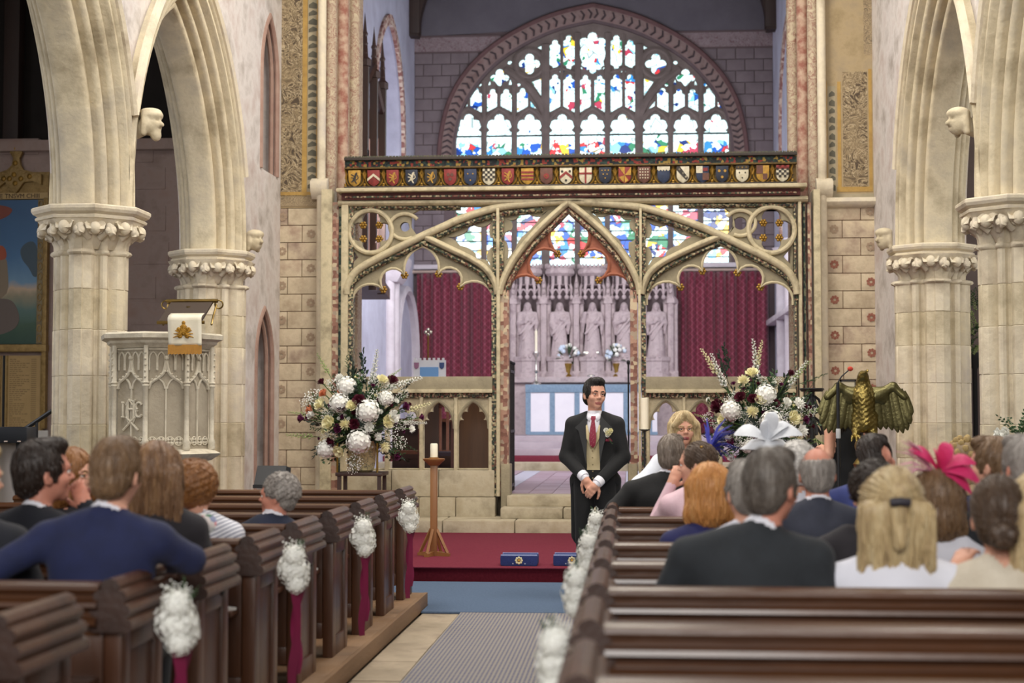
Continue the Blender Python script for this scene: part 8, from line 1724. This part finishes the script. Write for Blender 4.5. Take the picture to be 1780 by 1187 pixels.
hs_ = hairs('short', 77); o = link('hair', full_hair(hs_, 'short', HBLK, .006, 900), gr); o.matrix_local = M4; face_parts_add(gr, M4, False, HBLK)
# tailcoat: opened in front, cut away to the tails
c = SDF(); c.ell((0, -.01, S-.17), (.192, .135, .20), k=.06).ell((0, -.01, hipz+.15), (.180, .130, .16), k=.06).ell((0, -.03, S-.08), (.19, .10, .11), k=.05).ell((0, -.02, hipz), (.195, .135, .13), k=.05)
for sx in (-1, 1):
    c.cap((sx*.06, -.012, S+.008), (sx*.178, -.008, S-.045), .052, .058, k=.03).cap((sx*.178, 0, S-.055), elb[sx], .062, .056, k=.03); d = (wr[sx]-elb[sx]); c.cap(elb[sx], elb[sx]+d*.80, .058, .047, k=.02)
    c.cap((sx*.10, -.09, hipz), (sx*.12, -.10, hipz*.52), .085, .075, k=.04).cap((sx*.165, -.02, hipz), (sx*.17, -.06, hipz*.54), .04, .03, k=.04)
def coat_trim(g, d):
    x, y, z = g[..., 0], g[..., 1], g[..., 2]; top = np.clip((z-(hipz+.13))/(S-.02-hipz-.13), 0, 1)
    half = .052+.012*top; half = np.where(z < hipz+.06, .052+(hipz+.06-z)*1.3, half); half = np.where(z > S-.06, .05, half)
    arm = np.minimum.reduce([np.linalg.norm(g-np.array(elb[sx]+(wr[sx]-elb[sx])*t_), axis=-1) for sx in (-1, 1) for t_ in (.2, .4, .6, .8)])
    cut = np.maximum(np.abs(x)-half, .0-y+.02); cut = np.where(arm < .08, 1, cut); return np.maximum(d, -cut)
o = link('tailcoat', c.mesh(.0085, 'tailcoat', (BLKS,), None, 1, coat_trim), gr)
LAPM = cloth('lapel_black', '#0f0f11', '#0a0a0b', .6)
for sx in (-1, 1):
    mb = MB(); L = [(sx*.058, .088, S+.02), (sx*.105, .098, S-.035), (sx*.150, .106, S-.075), (sx*.118, .124, S-.10), (sx*.085, .142, S-.22), (sx*.056, .142, S-.36), (sx*.050, .140, S-.20), (sx*.050, .118, S-.06)]
    mb.add(L+[(a, b_-.012, z) for a, b_, z in L], [tuple(range(8)), tuple(range(15, 7, -1))]+[(i, (i+1) % 8, (i+1) % 8+8, i+8) for i in range(8)]); link('lapel', mesh_of(mb, 'lapel', 30, (LAPM,)), gr)
    mb = MB(); mb.add([(sx*.004, .085, S+.028), (sx*.05, .06, S+.045), (sx*.058, .085, S+.0), (sx*.03, .115, S-.03), (sx*.004, .088, S+.024)], [(0, 1, 2, 3, 4)]); link('shirt_collar', mesh_of(mb, 'shirt_collar', 30, (SHIRT,)), gr).modifiers.new('t', 'SOLIDIFY').thickness = .006
    mb = MB(); e, w_ = elb[sx], wr[sx]; d = (w_-e).normalized(); mb.tube([w_-d*.045, w_-d*.012, w_+d*.004], [.044, .044, .042], 14); link('cuff', mesh_of(mb, 'cuff', 60, (SHIRT,)), gr)
    mb = MB(); V_ = [(sx*.005, .142, S-.215), (sx*.048, .118, S-.05), (sx*.056, .134, S-.06), (sx*.05, .146, S-.16), (sx*.012, .150, S-.245)]; mb.add(V_, [(0, 1, 2, 3, 4)]); link('waistcoat_lapel', mesh_of(mb, 'waistcoat_lapel', 30, (BUFF,)), gr).modifiers.new('t', 'SOLIDIFY').thickness = .006
for i in range(5): mb = MB(); mb.ball((.004, .128+.004*(i < 2)-.003*i, S-.26-.055*i), .0062, 8, 5, (1, .5, 1)); link('button', mesh_of(mb, 'button', 60, (mat('waistcoat_button', H('#8d7f5e')),)), gr)
mb = MB(); mb.loft([[(a*w_, y, z), (0, y+.012, z), (-a*w_, y, z), (0, y-.008, z)] for a, w_, y, z in ((1, .017, .098, S+.018), (1, .021, .112, S-.005), (1, .013, .118, S-.02), (1, .022, .136, S-.08), (1, .028, .146, S-.16), (1, .022, .150, S-.215), (1, .003, .150, S-.235))]); link('tie', mesh_of(mb, 'tie', 40, (TIE,)), gr)
for i in range(18):
    mb = MB(); z = S-.03-.011*i; mb.ball(((-.010, .0, .010)[i % 3], .127+.0105*min(i, 12)*.18+.008, z), .0022, 5, 4); link('tie_dot', mesh_of(mb, 'tie_dot', 0, (mat('tie_dot_pink', H('#d3a0a6')),)), gr)
bp = Vector((-.125, .125, S-.115))
for i, (dx, dz, r_) in enumerate(((0, 0, .026), (.018, .018, .02), (-.018, .014, .02), (.006, -.02, .018))): link('boutonniere_bloom', FM[('rosec%d', 'rosew%d')[i % 2] % (i % 3)], gr, bp+Vector((dx, .012, dz)), aim((0, 1, .2)), r_)
link('boutonniere_leaf', FM['leaf0'], gr, bp+Vector((0, .0, -.03)), aim((-.3, .3, -1)), .07)
mb = MB(); mb.add([(-.155, .112, S-.185), (-.10, .128, S-.185), (-.105, .130, S-.165), (-.118, .132, S-.172), (-.13, .13, S-.158), (-.145, .124, S-.17)], [(0, 1, 2, 3, 4, 5)]); link('pocket_square', mesh_of(mb, 'pocket_square', 0, (TIE,)), gr).modifiers.new('t', 'SOLIDIFY').thickness = .008
# vicar: stands before the front pew, facing the camera
YV = 11.35; vp_ = PY(1187, 747, YV); vc = thing('person', 'woman priest with blonde bob and glasses in white surplice and black scarf', 'person', (vp_.x, YV, GZ), pi+.10)
HZ = vp_.z-GZ; S = HZ-.185; hipz = S-.47; s = SDF(); SURP = cloth('white_surplice', '#e9ecf4', '#d5dae8', .8, sc=4)
s.cap((0, 0, hipz+.05), (0, .0, .04), .17, .21, 2, .05).ell((0, 0, hipz+.18), (.17, .13, .18), t=1, k=.06).ell((0, 0, S-.16), (.175, .115, .18), t=1, k=.06).cap((0, 0, hipz+.2), (0, 0, .35), .16, .22, 1, .05)
for sx in (-1, 1):
    s.cap((sx*.05, -.005, S+.008), (sx*.165, 0, S-.05), .05, .058, 1, .04); el = Vector((sx*.30, .02, S-.24)); w_ = Vector((sx*.22, .22, S-.30)); s.cap((sx*.17, 0, S-.06), el, .065, .08, 1, .03).cap(el, w_, .075, .06, 1, .03).cap(el, el+Vector((0, .05, -.28)), .09, .03, 1, .05); hand(s, w_, (-sx*.6, .7, .1), (0, .2, 1), -sx, .4)
s.cap((0, 0, S-.02), (0, .012, HZ-.07), .050, .047, 0, .02).cap((0, 0, S+.0), (0, .004, S+.03), .056, .053, 3, .006)
VROT = (.12, .0, .05); M4 = place_head(s, (0, .03, HZ), VROT, .97); link('body', s.mesh(.0075, 'body', (SKIN, SURP, BLKS, BLKS, LIPW, mat('shoe_black', H('#1a1716')))), vc)
o = link('hair', full_hair(hairs('fringe', 5), 'bob', HBL, .007, 700), vc); o.matrix_local = M4; face_parts_add(vc, M4, True, HBL)
mb = MB(); mb.ball((0, .090, -.078), .012, 8, 6, (1.3, .5, .55)); on_head(vc, M4, 'open_mouth', mb, mat('mouth_dark', H('#5a2a2a'), rough=.6))
for sx in (-1, 1):
    mb = MB(); P = [(sx*.055, -.05, S+.03), (sx*.085, .04, S+.015), (sx*.085, .115, S-.07), (sx*.08, .135, S-.2), (sx*.075, .14, S-.4), (sx*.075, .20, hipz-.3)]; mb.loft([[(x-sx*.045, y+.006, z), (x+sx*.04, y-.006, z), (x+sx*.04, y+.006, z), (x-sx*.045, y+.018, z)] for x, y, z in P]); link('black_scarf', mesh_of(mb, 'black_scarf', 50, (BLKS,)), vc)
# woman in black by the lectern
YB = 13.72; bp_ = PY(1466, 702, YB); wb = thing('person', 'person in sleeveless black dress standing behind the eagle lectern', 'person', (bp_.x+.02, YB, GZ), pi*.15)
HZ = bp_.z-GZ; S = HZ-.185; hipz = S-.47; s = SDF(); s.cap((0, 0, hipz+.05), (0, 0, .55), .17, .20, 1, .05).ell((0, 0, hipz+.18), (.16, .12, .18), t=1, k=.06).ell((0, 0, S-.16), (.165, .11, .18), t=1, k=.06)
for sx in (-1, 1):
    s.cap((sx*.085, 0, .6), (sx*.09, 0, .09), .06, .04, 0, .02).cap((sx*.09, -.02, .04), (sx*.1, .12, .035), .035, .03, 5, .02).cap((sx*.05, -.005, S+.008), (sx*.14, 0, S-.04), .045, .05, 1, .04)
    el = Vector((sx*.22, -.06, S-.26)); w_ = Vector((sx*.13, .16, S-.2)); s.cap((sx*.165, 0, S-.06), el, .05, .04, 0, .02).cap(el, w_, .038, .028, 0, .02); hand(s, w_, (-sx*.3, 1, .1), (0, 0, 1), -sx, .4)
s.cap((0, 0, S-.02), (0, .012, HZ-.07), .05, .047, 0, .02); M4 = place_head(s, (0, .02, HZ), (0, 0, 0), .97); link('body', s.mesh(.011, 'body', (SKIN, BLKS, BLKS, BLKS, LIPW, mat('shoe_black', H('#1a1716')))), wb); o = link('hair', hair_mesh('long', HDB), wb); o.matrix_local = M4; face_parts_add(wb, M4, False, HDB)
